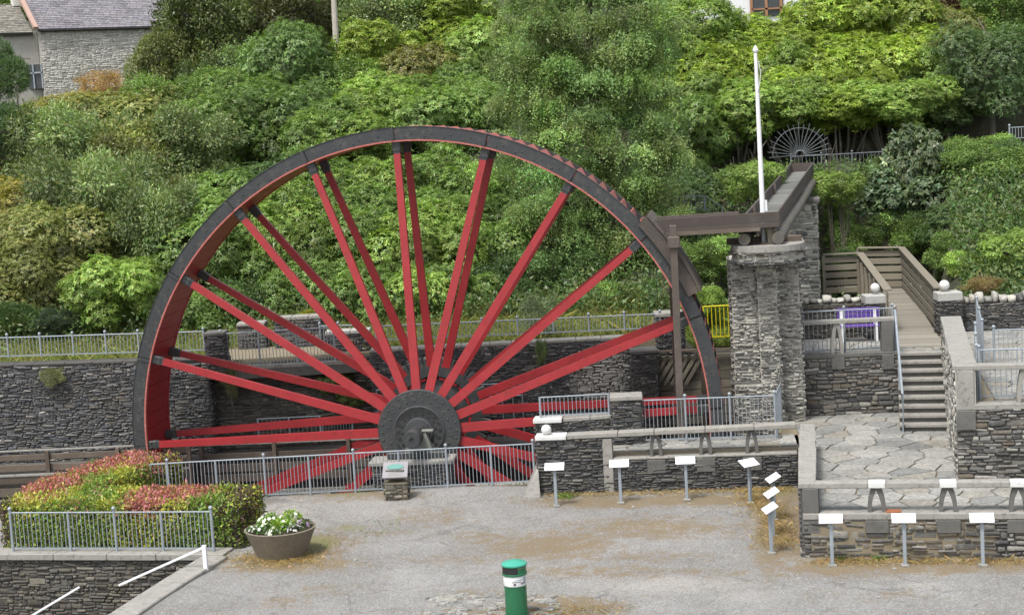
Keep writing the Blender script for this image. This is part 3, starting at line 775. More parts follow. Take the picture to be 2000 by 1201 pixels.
q = MB(); q.box((6.0, 47.6, 1.1), (4.4, .5, 2.3)); tag(q.build('bank_terrace', M['mortar_dark']), kind='structure')
# ------------------------------------------------------------------ the wheel
wh = empty('waterwheel', WC, 'huge red and black iron and timber water wheel standing in the stone pit', 'water wheel', rz=-YAW)
def polar(r_, t, y): return np.array([r_ * math.cos(t), y, r_ * math.sin(t)])
SEG = 20; DT = 2 * math.pi / SEG; T0 = math.radians(1.7)
def arc_plate(r0, r1, y0, y1, a0, a1, n=8):
    b = MB()
    for i in range(n):
        ta, tb = a0 + (a1 - a0) * i / n, a0 + (a1 - a0) * (i + 1) / n
        b.hexa([polar(r0, ta, y0), polar(r0, tb, y0), polar(r0, tb, y1), polar(r0, ta, y1)], [polar(r1, ta, y0), polar(r1, tb, y0), polar(r1, tb, y1), polar(r1, ta, y1)])
    return b
def wcopy(name, mesh, k, off=0.0, parent=wh):
    return link(name, mesh, parent, (0, 0, 0), (0, -(T0 + off + k * DT), 0))
# shroud plate: one curved segment with raised joint strip and rivets, front side
def shroud(y0, y1, front):
    g_ = .0012
    b = arc_plate(7.385, 7.70, y0, y1, -DT / 2 + g_, DT / 2 - g_)
    s_ = -1 if front else 1; yf = y0 if front else y1
    tj = -DT / 2
    P = lambda r_, t_: polar(r_, t_, 0)
    for tt, wv in ((tj + .006, .007), ):
        b.hexa([polar(7.39, tt - wv * 0.2, yf + s_ * .0), polar(7.39, tt + wv, yf), polar(7.39, tt + wv, yf + s_ * .025), polar(7.39, tt - wv * 0.2, yf + s_ * .025)],
               [polar(7.695, tt - wv * 0.2, yf), polar(7.695, tt + wv, yf), polar(7.695, tt + wv, yf + s_ * .025), polar(7.695, tt - wv * 0.2, yf + s_ * .025)])
    for k in range(14):
        tt = -DT / 2 + DT * (k + .5) / 14
        rr_ = 7.46 if k % 3 == 0 else (7.62 if k % 3 == 1 else 7.53)
        if k % 3 == 1: continue
        c = polar(rr_, tt, yf); b.lathe([(.02, -.0), (.017, .014 * s_), (.007, .02 * s_)] if True else [], (c[0], c[1], c[2]), 6, 'y')
    # outer edge bead
    return b
sm_f = shroud(-.04, .04, True).mesh('shroud_plate', M['black'])
sm_b = shroud(WW - .04, WW + .04, False).mesh('shroud_plate', M['black'])
rim_bead = arc_plate(7.70, 7.715, -.055, .055, -DT / 2, DT / 2).mesh('rim_edge', M['black'])
lip = arc_plate(7.345, 7.383, -.05, .05, -DT / 2, DT / 2).mesh('rim_lip', M['red_tip'])
lipb = arc_plate(7.345, 7.383, WW - .05, WW + .05, -DT / 2, DT / 2).mesh('rim_lip', M['red'])
b = MB()
for j in range(6):                                    # sole: planks laid across the width
    a0, a1 = -DT / 2 + DT * j / 6 + .0008, -DT / 2 + DT * (j + 1) / 6 - .0008
    b.v, b.f = b.v, b.f
    q = arc_plate(7.36, 7.40, .051, WW - .051, a0, a1, 1); n0 = len(b.v); b.v += q.v; b.f += [tuple(i + n0 for i in f) for f in q.f]
sole = b.mesh('sole_plate', M['red'])
for k in range(SEG):
    for me, nm in ((sm_f, 'shroud_plate'), (sm_b, 'shroud_plate')):
        o = wcopy(nm, me, k, DT / 2)
        if me is sm_f:
            link('rim_edge', rim_bead, o)
    wcopy('rim_lip', lip, k, DT / 2); wcopy('rim_lip', lipb, k, DT / 2)
    wcopy('sole_plate', sole, k, DT / 2)
# buckets: slanting boards from sole to outer rim, their wet lips up on the falling side
q = MB(); ta = 0.0; tb = .080
y0, y1 = .045, WW - .045
pa0, pa1 = polar(7.40, ta, 0), polar(7.715, tb, 0); nrm = np.array([-(pa1 - pa0)[2], 0, (pa1 - pa0)[0]]); nrm /= np.linalg.norm(nrm)
def yq(p, y): return np.array([p[0], y, p[2]])
q.hexa([yq(pa0, y0), yq(pa0, y1), yq(pa0 + nrm * .035, y1), yq(pa0 + nrm * .035, y0)], [yq(pa1, y0), yq(pa1, y1), yq(pa1 + nrm * .035, y1), yq(pa1 + nrm * .035, y0)])
bucket = q.mesh('bucket_board', M['red_tip'])
NB = 140
for k in range(NB):
    link('bucket_board', bucket, wh, (0, 0, 0), (0, -(2 * math.pi * k / NB), 0))
# spokes with rim sockets
def spoke(front):
    yh, yr = (-.33, .10) if front else (WW + .3, WW - .32)
    b = MB(); b.bar((.92, yh, 0), (7.2, yr, 0), .225, .13, up=(0, 1, 0), w2=.165)
    # bar's width axis lies across the spoke in the wheel plane
    s_ = MB(); s_.box((7.23, yr, 0), (.27, .18, .22), bev=.02); s_.box((7.1, yr, 0), (.12, .155, .19), bev=.01)
    for z in (-.06, .06): s_.lathe([(.022, 0), (.015, -.02 if front else .02)], (7.25, yr - .095 if front else yr + .095, z), 6, 'y')
    h_ = MB(); h_.box((1.25, yh, 0), (.55, .2, .42), bev=.03)
    return b.mesh('spoke', M['red']), s_.mesh('spoke_socket', M['black']), h_.mesh('hub_socket', M['black'])
for front in (True, False):
    a_, b_, c_ = spoke(front)
    for k in range(SEG):
        o = wcopy('spoke', a_, k)
        link('spoke_socket', b_, o)
        if not front: link('hub_socket', c_, o)
# hub discs
def disc(front):
    s_ = -1 if front else 1; y = -.42 if front else WW + .42
    b = MB(); b.lathe([(1.07, 0), (1.07, s_ * .07), (1.03, s_ * .075), (.2, s_ * .075)][::1] if not front else [(1.07, 0), (1.07, -.05), (1.05, -.07), (.66, -.07)], (0, y, 0), 64, 'y', cap=True)
    return b
b = MB(); b.lathe([(1.07, .05), (1.075, -.04), (1.055, -.065), (.2, -.065)], (0, -.42, 0), 64, 'y')
hub = b.build('hub_disc', M['black'], wh, True)
q = MB()
for ring, n_, off in ((.96, 30, 0), (.80, 24, .1)):
    for k in range(n_):
        t_ = 2 * math.pi * k / n_ + off; c = polar(ring, t_, -.484); q.lathe([(.026, 0), (.022, -.016), (.008, -.024)], c, 6, 'y')
q.build('rivets', M['black'], hub)
q = MB(); q.lathe([(.665, -.484), (.665, -.515), (.63, -.525), (.61, -.51), (.3, -.51)], (0, 0, 0), 64, 'y'); ring = q.build('inner_disc', M['black'], wh, True)
q = MB()
for rr_, n_, off, sz in ((.54, 18, 0, .05), (.44, 16, .12, .036)):
    for k in range(n_):
        t_ = 2 * math.pi * k / n_ + off; c = polar(rr_, t_, -.512); q.lathe([(sz, 0), (sz * .95, -.003)], c, 10, 'y')
q.build('bolt_holes', M['void'], ring)  # flat black discs, the dark of the holes put into their colour
q = MB(); q.lathe([(.36, -.505), (.36, -.56), (.33, -.575), (.29, -.575), (.28, -.62), (.2, -.63)], (0, 0, 0), 48, 'y'); q.build('boss', M['black'], wh, True)
q = MB(); q.lathe([(.15, WW + 1.6), (.15, WW + .5), (.22, WW + .4), (.24, 1), (.22, -.5), (.185, -.65), (.185, -1.1), (.2, -1.12), (.225, -1.15), (.225, -1.62), (.21, -1.64), (.06, -1.64), (.06, -1.6), (.01, -1.6)], (0, 0, 0), 32, 'y'); q.build('axle', M['black'], wh, True)
q = MB(); q.lathe([(1.05, WW + .55), (1.08, WW + .5), (1.08, WW + .36), (1.05, WW + .34)], (0, 0, 0), 64, 'y'); q.build('hub_disc', M['black'], wh, True)
q = MB(); q.lathe([(.55, WW + .3), (.5, .9), (.55, -.36)], (0, 0, 0), 40, 'y'); q.build('hub_drum', M['black'], wh, True)
# bearing on its stone plinth
bc = WC - AX * .95
br_ = empty('axle_bearing', (bc[0], bc[1], .78), 'grey green iron pillow block holding the wheel axle on the plinth', 'bearing')
MB().box((bc[0], bc[1], .87), (1.5, .36, .16), FR, .02).build('base_plate', M['black'], br_)
MB().hexa([bc + UX * -.3 + AX * -.1 + (0, 0, -.42), bc + UX * .42 + AX * -.1 + (0, 0, -.42), bc + UX * .42 + AX * .1 + (0, 0, -.42), bc + UX * -.3 + AX * .1 + (0, 0, -.42)],
          [bc + UX * -.2 + AX * -.09 + (0, 0, -.08), bc + UX * .26 + AX * -.09 + (0, 0, .06), bc + UX * .26 + AX * .09 + (0, 0, .06), bc + UX * -.2 + AX * .09 + (0, 0, -.08)]).build('block', M['iron'], br_)
MB().box(bc + UX * .3 + (0, 0, .1), (.3, .2, .05), FR, .01).build('cap', M['iron'], br_)
pl = wall('axle_plinth', 'stone plinth with flat grey slab top carrying the wheel axle', 'plinth', L(-1.1, -1.32), L(.85, -1.32), -6.5, .66, .7, ends=(1, 1), maxn=60, zvis=-1)
q = MB(); c = L(-.12, -.98, .72); q.box(c, (2.15, .82, .11), FR, .02); q.build('slab', M['concrete'], pl)

# ------------------------------------------------------------------ launder bringing the water, its piers and props
la = empty('launder', (6.6, 42.7, 5.6), 'brown timber water launder running from the far bank and turning towards the wheel top', 'launder')
E1 = np.array([6.41, 42.75, 6.0]); E2 = np.array([10.9, 62.0, 6.5])
dl = (E2 - E1) / np.linalg.norm(E2 - E1); nl = np.array([dl[1], -dl[0], 0]); nl /= np.linalg.norm(nl)
for i in range(22):                                   # trough floor of short boards
    a, c = E1 + (E2 - E1) * (i + .01) / 22, E1 + (E2 - E1) * (i + .99) / 22
    MB().bar(a + (0, 0, .02), c + (0, 0, .02), .75, .04).build('floor_board', M['trough'], la)
for s_ in (-1, 1):
    for i in range(3):
        a, c = E1 + (E2 - E1) * (i + .003) / 3 + nl * s_ * .4, E1 + (E2 - E1) * (i + .997) / 3 + nl * s_ * .4
        if i == 0 and s_ > 0: a = a - dl * .42
        for z0_, h_ in ((-.06, .2), (.145, .2)):
            MB().bar(a + (0, 0, z0_ + h_ / 2), c + (0, 0, z0_ + h_ / 2), .05, h_, bev=.006).build('side_board', M['brown_timber'], la)
    for i in range(3):
        e = E1 + (E2 - E1) * (i + .55) / 5 + nl * s_ * .33
        if s_ < 0: MB().box(e + (0, 0, .2), (.06, .08, .34), (dl, nl, np.array([0, 0, 1.]))).build('cleat', M['brown_timber'], la)
MB().bar(E2 - nl * .4 + (0, 0, .15), E2 + nl * .4 + (0, 0, .15), .05, .42).build('end_board', M['brown_timber'], la)
# the cross run to the wheel
xa, xb = 3.42, 6.82
for yy, off in ((42.27, 0), (43.25, .0)):
    xe = xb if yy < 43 else 5.95
    for z0_, h_, xs in ((6.02, .13, xa + .05), (6.155, .25, xa)):
        MB().bar((xs, yy, z0_ + h_ / 2), (xe, yy - .0, z0_ + h_ / 2 + .02), .06, h_, bev=.008).build('side_board', M['brown_timber'], la)
for i in range(5):
    x0 = xa + (xb - xa) * i / 5
    MB().bar((x0 + .01, 42.76, 6.08), (x0 + .69, 42.76, 6.08), .9, .04).build('floor_board', M['trough'], la)
MB().bar((xa - .02, 42.3, 6.02), (xb - .5, 42.3, 6.015), .16, .1).build('bearer', M['old_timber'], la)
# logs carrying the far run
def log(label, off, r0, r1, back):
    a = E1 + nl * off - dl * .5 + (0, 0, -.22); c = E1 + dl * back + nl * off + (0, 0, -.22)
    pts = [a + (c - a) * t_ + np.array([0, 0, .02 * math.sin(t_ * 9)]) for t_ in np.linspace(0, 1, 9)]
    q = MB(); q.tube(pts, [r0 + (r1 - r0) * i / 8 + .01 * math.sin(i * 2.3) for i in range(9)], 14)
    single(q, 'log', M['log'], label, 'log', smooth=True)
log('round mossy log under the right edge of the launder', .46, .155, .15, 17.5)
log('round log end poking out under the left part of the launder', -.38, .15, .13, 15)
for lab, x, y, z, sz in (('dark bearer block under the logs on top of the launder pier', 6.55, 43.2, 5.66, (1.9, .35, .16)), ('short flat packing board on the launder pier top', 6.62, 42.55, 5.62, (.5, .22, .06))):
    q = MB(); q.box((x, y, z), sz, FR, .01); single(q, 'bearer', M['old_timber'], lab, 'timber block')
q = MB(); q.bar((6.6, 42.5, 5.64), (6.6, 42.5, 6.02), .13, .11, up=(0, 1, 0)); single(q, 'prop', M['grey_timber'], 'short grey upright prop under the launder elbow', 'prop')

# trestle post, chute
tp = empty('trestle', (4.05, 41.62, -1), 'brown timber trestle holding up the launder end in front of the wheel rim', 'trestle')
MB().bar((4.03, 41.62, -1.0), (4.08, 41.62, 6.28), .17, .17, up=(0, 1, 0), bev=.012).build('post', M['brown_timber'], tp)
MB().box((4.08, 41.6, 5.86), (.3, .26, .3), None, .03).build('collar', M['brown_timber'], tp)
MB().bar((4.08, 41.6, 5.98), (4.28, 44.9, 5.98), .14, .14, bev=.01).build('crossbeam', M['brown_timber'], tp)
MB().bar((4.33, 44.85, -1.0), (4.3, 44.85, 6.1), .17, .17, up=(0, 1, 0), bev=.012).build('post', M['old_timber'], tp)
ch = empty('water_chute', WC + polar(7.85, .6, 0), 'brown timber chute curving down the outside of the wheel rim', 'chute')
def wpt(r_, t_, y): return WC + UX * (r_ * math.cos(t_)) + AX * y + np.array([0, 0, r_ * math.sin(t_)])
ts = np.radians(np.linspace(40.5, 24, 5))
for i in range(4):
    for y0_, y1_ in ((-.14, -.075), (WW + .075, WW + .14)):
        q = MB(); q.hexa([wpt(7.62, ts[i + 1], y0_), wpt(7.62, ts[i], y0_), wpt(7.62, ts[i], y1_), wpt(7.62, ts[i + 1], y1_)], [wpt(7.92, ts[i + 1], y0_), wpt(7.92, ts[i], y0_), wpt(7.92, ts[i], y1_), wpt(7.92, ts[i + 1], y1_)])
        q.build('cheek_board', M['brown_timber'], ch)
    q = MB(); q.hexa([wpt(7.93, ts[i + 1], -.18), wpt(7.93, ts[i], -.18), wpt(7.93, ts[i], WW + .15), wpt(7.93, ts[i + 1], WW + .15)], [wpt(7.99, ts[i + 1], -.18), wpt(7.99, ts[i], -.18), wpt(7.99, ts[i], WW + .15), wpt(7.99, ts[i + 1], WW + .15)])
    q.build('back_board', M['brown_timber'], ch)

# launder piers
def pw(px, Y): return D(px, 700, Y)[:2]
pr = empty('launder_pier', (5.6, 42.9, -3), 'tall lime streaked stone pier with rounded dark cap under the launder elbow', 'pier')
pz = 5.15
def pier_block(x0, x1, yf, depth, z0, z1, mat, core, maxn, rows=(.03, .075), lens=(.08, .36)):
    d = UX[:2]; A = np.array([x0, yf]); B = A + d * (x1 - x0)
    nb = AX[:2]
    q = MB(); Q = [A, B, B + nb * depth, A + nb * depth]
    q.hexa([(*p_, z0) for p_ in Q], [(*p_, z1) for p_ in Q]); q.build('core', M[core], pr)
    lay_stones(pr, [(A, B, z0, z1, z1), (A + nb * depth, A, z0, z1, z1), (B, B + nb * depth, z0, z1, z1)], rows, lens, mat, .05, maxn, seed=int(x0 * 100), zvis=.5)
pier_block(5.63, 6.27, 43.0, 2.0, 2.05, pz, 'pier', 'mortar_lime', 110)
pier_block(6.27, 6.76, 42.78, 2.2, -3, pz, 'pier', 'mortar_lime', 110)
pier_block(6.76, 7.4, 43.2, 2.0, -3, pz, 'pier', 'mortar_lime', 60, lens=(.08, .36))
pier_block(5.6, 6.3, 42.88, 2.1, -3, 2.0, 'pier', 'mortar_lime', 30)
capc = L(9.0, 1.05)
def cap_poly(k):
    P = []
    for i in range(17):
        t_ = math.pi + math.pi * i / 16
        P.append((capc + UX * (.93 + k) * math.cos(t_) + AX * ((.98 + k) * math.sin(t_)))[:2])
    P.append((capc + UX * (.93 + k) + AX * 1.4)[:2]); P.append((capc - UX * (.93 + k) + AX * 1.4)[:2])
    return P
def ring_stones(k, z0_, z1_, mat, seed, rows):
    cp = cap_poly(k)
    lay_stones(pr, [(cp[i], cp[i + 2], z0_, z1_, z1_) for i in range(0, 16, 2)], rows, (.12, .4), mat, .06, 40, seed=seed, zvis=4)
ring_stones(.0, 5.13, 5.24, 'slate', 301, (.05, .06))
ring_stones(-.07, 5.24, 5.36, 'pier', 302, (.04, .07))
ring_stones(.0, 5.36, 5.45, 'rubble', 303, (.045, .06))
for k, z0_, z1_, mm, nm in ((-.03, 5.13, 5.45, 'mortar_lime', 'cap_course'), (.0, 5.452, 5.6, 'concrete', 'cap')):
    MB().prism(cap_poly(k), z0_, z1_).build(nm, M[mm], pr)
q = MB(); q.box((6.04, 43.4, 2.03), (1.0, 1.1, .07), FR, .01); q.build('ledge', M['concrete_dark'], pr)
p2 = D(1570, 570, 56.5)
pr2 = wall('launder_pier', 'second stone pier further back, with pale rough faces, under the middle of the launder', 'pier', (9.1, 56.3), (10.3, 56.1), 1.5, 5.75, 1.3, rows=(.06, .13), lens=(.15, .55), mat='pier', core='mortar_lime', ends=(1, 1), maxn=200)
slabs(pr2, 'cap', (9.0, 56.25), (10.4, 56.0), 5.75, 5.75, 1.5, .12, 2, 'concrete_dark')
# flagpole
q = MB(); q.tube([(6.52, 43.0, 5.6), (6.51, 43.0, 8), (6.5, 43.0, 10.4)], [.07, .06, .045], 14)
q.lathe([(.02, 0), (.06, .02), (.075, .07), (.05, .12), (.01, .19)], (6.5, 43.0, 10.4), 12)
fp = empty('flagpole', (6.52, 43.0, 5.6), 'tall white wooden flagpole rising out of the launder elbow', 'flagpole')
q.build('pole', M['white'], fp, True)
MB().tube([(6.56, 42.95, 10.2), (6.6, 42.93, 9.9), (6.56, 42.94, 9.6), (6.5, 42.93, 9.45)], .008, 5).build('halyard', M['white'], fp, True)
MB().box((6.6, 42.95, 6.55), (.05, .08, .28)).build('cleat', M['white'], fp)
# ------------------------------------------------------------------ paved terraces
def clip(poly, p, n):
    out = []
    for i in range(len(poly)):
        a, c = poly[i], poly[(i + 1) % len(poly)]
        da, dc = (a - p) @ n, (c - p) @ n
        if da <= 0: out.append(a)
        if da * dc < 0: out.append(a + (c - a) * da / (da - dc))
    return out
def paving(root, quads, z, size, seed, mat='flag', th=.05, name='flagstone', maxn=300):
    r = np.random.default_rng(seed); org = ORG[root.name]; cnt = 0
    for Q in quads:
        Q = [np.array(q, float) for q in Q]
        lo, hi = np.min(Q, 0), np.max(Q, 0)
        pts = []
        for tries in range(4000):
            p = r.uniform(lo, hi)
            s = size * r.uniform(.65, 1.25)
            if all(np.linalg.norm((p - q) * np.array([.72, 1.2])) > s * .78 for q in pts): pts.append(p)
        for i, p in enumerate(pts):
            poly = list(Q)
            # inside quad (counter clockwise)
            for j in range(len(Q)):
                a, c = Q[j], Q[(j + 1) % len(Q)]
            near = sorted((q for k, q in enumerate(pts) if k != i), key=lambda q: np.linalg.norm(q - p))[:16]
            for q in near:
                n = (q - p); Ln = np.linalg.norm(n); n = n / Ln
                poly = clip(poly, (p + q) / 2 - n * .011, n)
                if len(poly) < 3: break
            if len(poly) < 3: continue
            poly = np.array(poly); c = poly.mean(0)
            poly = c + (poly - c) * (1 - .012 * r.random())
            area = .5 * abs(np.sum(poly[:, 0] * np.roll(poly[:, 1], -1) - poly[:, 1] * np.roll(poly[:, 0], -1)))
            if area < .02: continue
            # wobble the edges with midpoints
            P2 = []
            for j in range(len(poly)):
                a, d_ = poly[j], poly[(j + 1) % len(poly)]; e = d_ - a; nn = np.array([e[1], -e[0]])
                P2 += [a + (c - a) * .03, (a + d_) / 2 - nn * r.uniform(0, .02)]
            zt = z + r.uniform(.0, .014)
            if (np.sum(np.array(P2)[:, 0] * np.roll(np.array(P2)[:, 1], -1) - np.array(P2)[:, 1] * np.roll(np.array(P2)[:, 0], -1))) < 0: P2 = P2[::-1]
            inner = [c + (np.array(q) - c) * .965 for q in P2]
            b = MB(); n_ = len(P2)
            v = [(*q, zt - th) for q in P2] + [(*q, zt - .008) for q in P2] + [(*q, zt) for q in inner]
            f = [(i_, (i_ + 1) % n_, n_ + (i_ + 1) % n_, n_ + i_) for i_ in range(n_)] + [(n_ + i_, n_ + (i_ + 1) % n_, 2 * n_ + (i_ + 1) % n_, 2 * n_ + i_) for i_ in range(n_)] + [tuple(range(2 * n_, 3 * n_))]
            b.add(v, f); b.build(name, M[mat], root); cnt += 1
    return cnt
ZL, ZU = .9, 2.45
ta = empty('terrace', (6.5, 40, 0), kind='structure')
q = MB()
q.prism([(.42, 40.75), (6.75, 39.95), (6.95, 41.6), (.42, 42.15)], -6.5, ZL - .035)
q.build('bed', M['joint'], ta)
q = MB(); q.prism([(5.75, 33.3), (17.0, 30.75), (17.5, 34.0), (9.5, 35.62), (11.3, 43.75), (6.6, 44.0), (6.76, 39.95)], -.5, ZL - .035); q.build('bed', M['joint'], ta)
q = MB(); q.prism([(6.6, 41.61), (7.2, 41.55), (7.2, 43.95), (6.4, 43.95)], -6, ZL - .036); q.build('bed', M['joint'], ta)
paving(ta, [[(.5, 40.95), (6.7, 40.15), (6.85, 41.5), (.5, 42.1)]], ZL, .8, 3)
paving(ta, [[(5.95, 33.5), (12.5, 31.95), (12.7, 35.0), (6.45, 36.4)], [(6.46, 36.42), (9.42, 35.75), (11.15, 43.6), (7.2, 43.9)]], ZL, .84, 4)
tu = empty('upper_terrace', (10, 45, 2), kind='structure')
q = MB(); q.prism([(6.9, 43.95), (10.0, 43.75), (10.5, 47.2), (6.9, 47.4)], -.5, ZU - .035); q.build('bed', M['joint'], tu)
q = MB(); q.prism([(9.7, 36.0), (40, 29.9), (40, 47.3), (11.95, 47.3), (11.1, 43.6)], -.5, ZU - .035); q.build('bed', M['joint'], tu)
q = MB(); q.prism([(10.0, 43.95), (11.15, 43.65), (11.95, 47.3), (10.5, 47.3)], -.5, ZU - .035); q.build('bed', M['joint'], tu)
paving(tu, [[(7.1, 44.2), (10.05, 43.95), (10.45, 47.0), (7.1, 47.2)]], ZU, .6, 6)
paving(tu, [[(10.4, 36.3), (14.6, 35.4), (16.3, 46.9), (12.4, 46.9)]], ZU, .75, 7)
paving(tu, [[(10.06, 43.95), (11.13, 43.68), (11.3, 44.4), (10.2, 44.7)]], ZU, .55, 8)

# parapet between yard and walkway, with its bays of arched balusters
def arch_block(root, c, d, z0, z1, wd=.42, th=.17, mat='concrete', name='baluster'):
    """A-shaped concrete baluster with a pointed opening"""
    d = np.array([*d[:2], 0.0]); d /= np.linalg.norm(d); n = np.array([-d[1], d[0], 0]); h = z1 - z0
    c = np.array([c[0], c[1], 0.0])
    def side(s_):
        outer = []; inner = []
        for i in range(9):
            t_ = i / 8
            xo = wd / 2 * (1 - .52 * t_ ** 2.2); xi = (wd / 2 - .082) * (1 - (t_ / .86) ** 2.4) if t_ < .86 else 0.0
            outer.append((xo, t_ * h)); inner.append((max(xi, 0.001), t_ * h))
        b = MB()
        for i in range(8):
            P = [(inner[i][0], inner[i][1]), (outer[i][0], outer[i][1]), (outer[i + 1][0], outer[i + 1][1]), (inner[i + 1][0], inner[i + 1][1])]
            b.extrude([c + d * s_ * x + np.array([0, 0, z0 + z]) - n * th / 2 for x, z in (P if s_ > 0 else P[::-1])], n * th)
        return b
    b = side(1); b2 = side(-1); n0 = len(b.v); b.v += b2.v; b.f += [tuple(i + n0 for i in f) for f in b2.f]
    return b.build(name, M[mat], root)
PA, PB = np.array([.40, 40.46]), np.array([6.60, 39.66])
pd = (PB - PA) / np.linalg.norm(PB - PA); pn = np.array([-pd[1], pd[0]])
def on(P, d, s): return P + d * s
par = wall('parapet_wall', 'dark slate parapet between gravel yard and flagged walkway, three arched balusters under its beam', 'parapet', PA, PB, -.3, .78, .34, ends=(1, 0), maxn=260)
# solid high part on the left
PH = on(PA, pd, 1.62)
q = MB(); Q = [PA, PH, PH + pn * .3, PA + pn * .3]; q.hexa([(*p_, .785) for p_ in Q], [(*p_, 1.32) for p_ in Q]); q.build('core', M['mortar_dark'], par)
lay_stones(par, [(PA, PH, .78, 1.31, 1.33), (PA + pn * .34, PA, .78, 1.31, 1.31)], (.05, .1), (.14, .5), 'slate', .045, 60, seed=71)
q = MB(); e = on(PA, pd, 1.72) + pn * .14; q.box((*e, .62), (.24, .36, 1.4), frame(pd), .012); q.build('pillar', M['concrete'], par)
q = MB(); e = on(PA, pd, .36) + pn * .14; q.box((*e, 1.385), (.76, .46, .11), frame(pd), .015); q.build('white_coping', M['white_stone'], par)
a_ = on(PA, pd, .76) + pn * .14; c_ = on(PB, pd, -.06) + pn * .14
slabs(par, 'coping_beam', on(PA, pd, .75), PB, 1.335, 1.42, .36, .11, 1.05, 'concrete', over=.05, r=np.random.default_rng(9))
MB().bar((*(on(PA, pd, 1.85) + pn * .14), .805), (*(PB + pn * .14), .805), .34, .05, bev=.01).build('ledge', M['concrete'], par)
for px in (1281, 1378, 1469):
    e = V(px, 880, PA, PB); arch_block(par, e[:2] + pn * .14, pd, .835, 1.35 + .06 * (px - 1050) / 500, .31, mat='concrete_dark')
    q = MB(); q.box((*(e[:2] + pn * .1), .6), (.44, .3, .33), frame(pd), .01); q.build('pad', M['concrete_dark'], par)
q = MB(); q.ball((.66, 40.55, 1.565), .125, 20, 12); single(q, 'stone_ball', M['white_stone'], 'white painted stone ball on the parapet end beside the wheel railing', 'stone ball', smooth=True)
q = MB(); q.hexa([(.02, 40.15, 0), (.42, 40.1, 0), (.42, 41.2, 0), (.1, 41.3, 0)], [(.36, 40.35, .62), (.41, 40.3, .62), (.41, 41.1, .62), (.38, 41.2, .62)]); single(q, 'buttress', M['concrete'], 'sloping concrete wedge against the left end of the parapet', 'buttress')
# second low wall behind the walkway, its fence and pillar
W2A, W2B = D(1046, 830, 41.75), D(1196, 822, 41.6)
w2 = wall('low_wall', 'low slate wall behind the walkway with white end slab and short railing on top', 'low wall', W2A, W2B, -3, 1.52, .35, ends=(1, 0), maxn=80, zvis=.5)
slabs(w2, 'coping_slab', D(1100, 825, 41.7), W2B, 1.52, 1.55, .45, .09, .6, 'concrete')
q = MB(); e = D(1071, 824, 41.85); q.box((e[0], e[1], 1.575), (.72, .5, .11), FR, .015); q.build('white_slab', M['white_stone'], w2)
a, c = D(1056, 812, 41.8), D(1190, 808, 41.7)
railing('short galvanised railing on the low wall right of the hub', [(a[0], a[1], 1.63), (c[0], c[1], 1.64)], .52, .1, low=.05, cap=None)
w3 = wall('wall_pier', 'square slate pier with thick flat cap between the two walkway railings', 'wall pier', D(1197, 830, 41.45), D(1254, 830, 41.4), -3, 2.02, .6, ends=(1, 1), maxn=110, zvis=.6)
slabs(w3, 'cap', D(1193, 830, 41.42), D(1258, 830, 41.37), 2.02, 2.02, .7, .1, 1, 'concrete')
fa, fc = np.array([3.06, 41.5, ZL]), np.array([6.33, 41.1, ZL])
railing('galvanised railing across the right side of the wheel above the flagged walkway', between(fa, fc, 3), 1.08, .1)
railing('short galvanised railing return at the foot of the stone launder pier', [fc + (.03, .02, 0), (6.75, 42.75, ZL)], 1.1, .11, cap=None)
railing('long galvanised railing in front of the wheel with ball capped posts', [(D(px, 950, y)[0], y, 0.11) for px, y in zip((330, 424, 519, 606, 694, 782, 875, 962, 1045), (41.4, 41.38, 41.36, 41.33, 41.3, 41.27, 41.24, 41.21, 41.18))], 1.0, .093, caps_every=2, low=.07)
a = D(296, 940, 41.45)
railing('end bay of the wheel railing beside the clipped hedge', [(a[0], 41.45, .1), (D(328, 950, 41.42)[0], 41.42, .1)], 1.0, .1, cap=None)

# ------------------------------------------------------------------ lower terrace balustrade
TA, TB = np.array([5.62, 33.36]), np.array([16.0, 30.92])
td = (TB - TA) / np.linalg.norm(TB - TA); tn = np.array([-td[1], td[0]])
bal = wall('balustrade', 'concrete balustrade with arched balusters along the lower terrace front, on mossy slate base', 'balustrade', TA, TB, -.25, .78, .36, mat='rubble', rows=(.04, .1), lens=(.12, .55), ends=(1, 0), maxn=280)
MB().bar((*(TA + tn * .15), .845), (*(TB + tn * .15), .845), .4, .13, bev=.012).build('base_beam', M['concrete'], bal)
e = TA + td * .16 + tn * .14
MB().box((*e, 1.16), (.32, .32, .5), frame(td), .01).build('pillar', M['concrete_dark'], bal)
MB().box((*(e - tn * .02), .70), (.36, .3, .42), frame(td), .01).build('pad', M['concrete_dark'], bal)
tops = [V(px, 945, TA, TB)[:2] + tn * .14 for px in (1590, 1712, 1852, 1990, 2140)] + [TB + tn * .14]
for i, (u, v) in enumerate(zip(tops[:-1], tops[1:])):
    s0 = 0 if i == 0 else .17
    MB().bar((*(u + td * s0), 1.465), (*(v - td * (.17 if i < 4 else 0)), 1.465), .3, .11, bev=.012).build('rail_beam', M['concrete'], bal)
for px in (1712, 1852, 1990, 2140):
    e = V(px, 990, TA, TB)[:2] + tn * .14
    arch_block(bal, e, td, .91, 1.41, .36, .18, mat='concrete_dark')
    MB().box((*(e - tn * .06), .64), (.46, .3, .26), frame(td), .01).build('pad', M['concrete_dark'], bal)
    MB().box((*(V(px, 945, TA, TB)[:2] + tn * .14), 1.467), (.33, .31, .115), frame(td), .012).build('white_cap', M['white_stone'], bal)
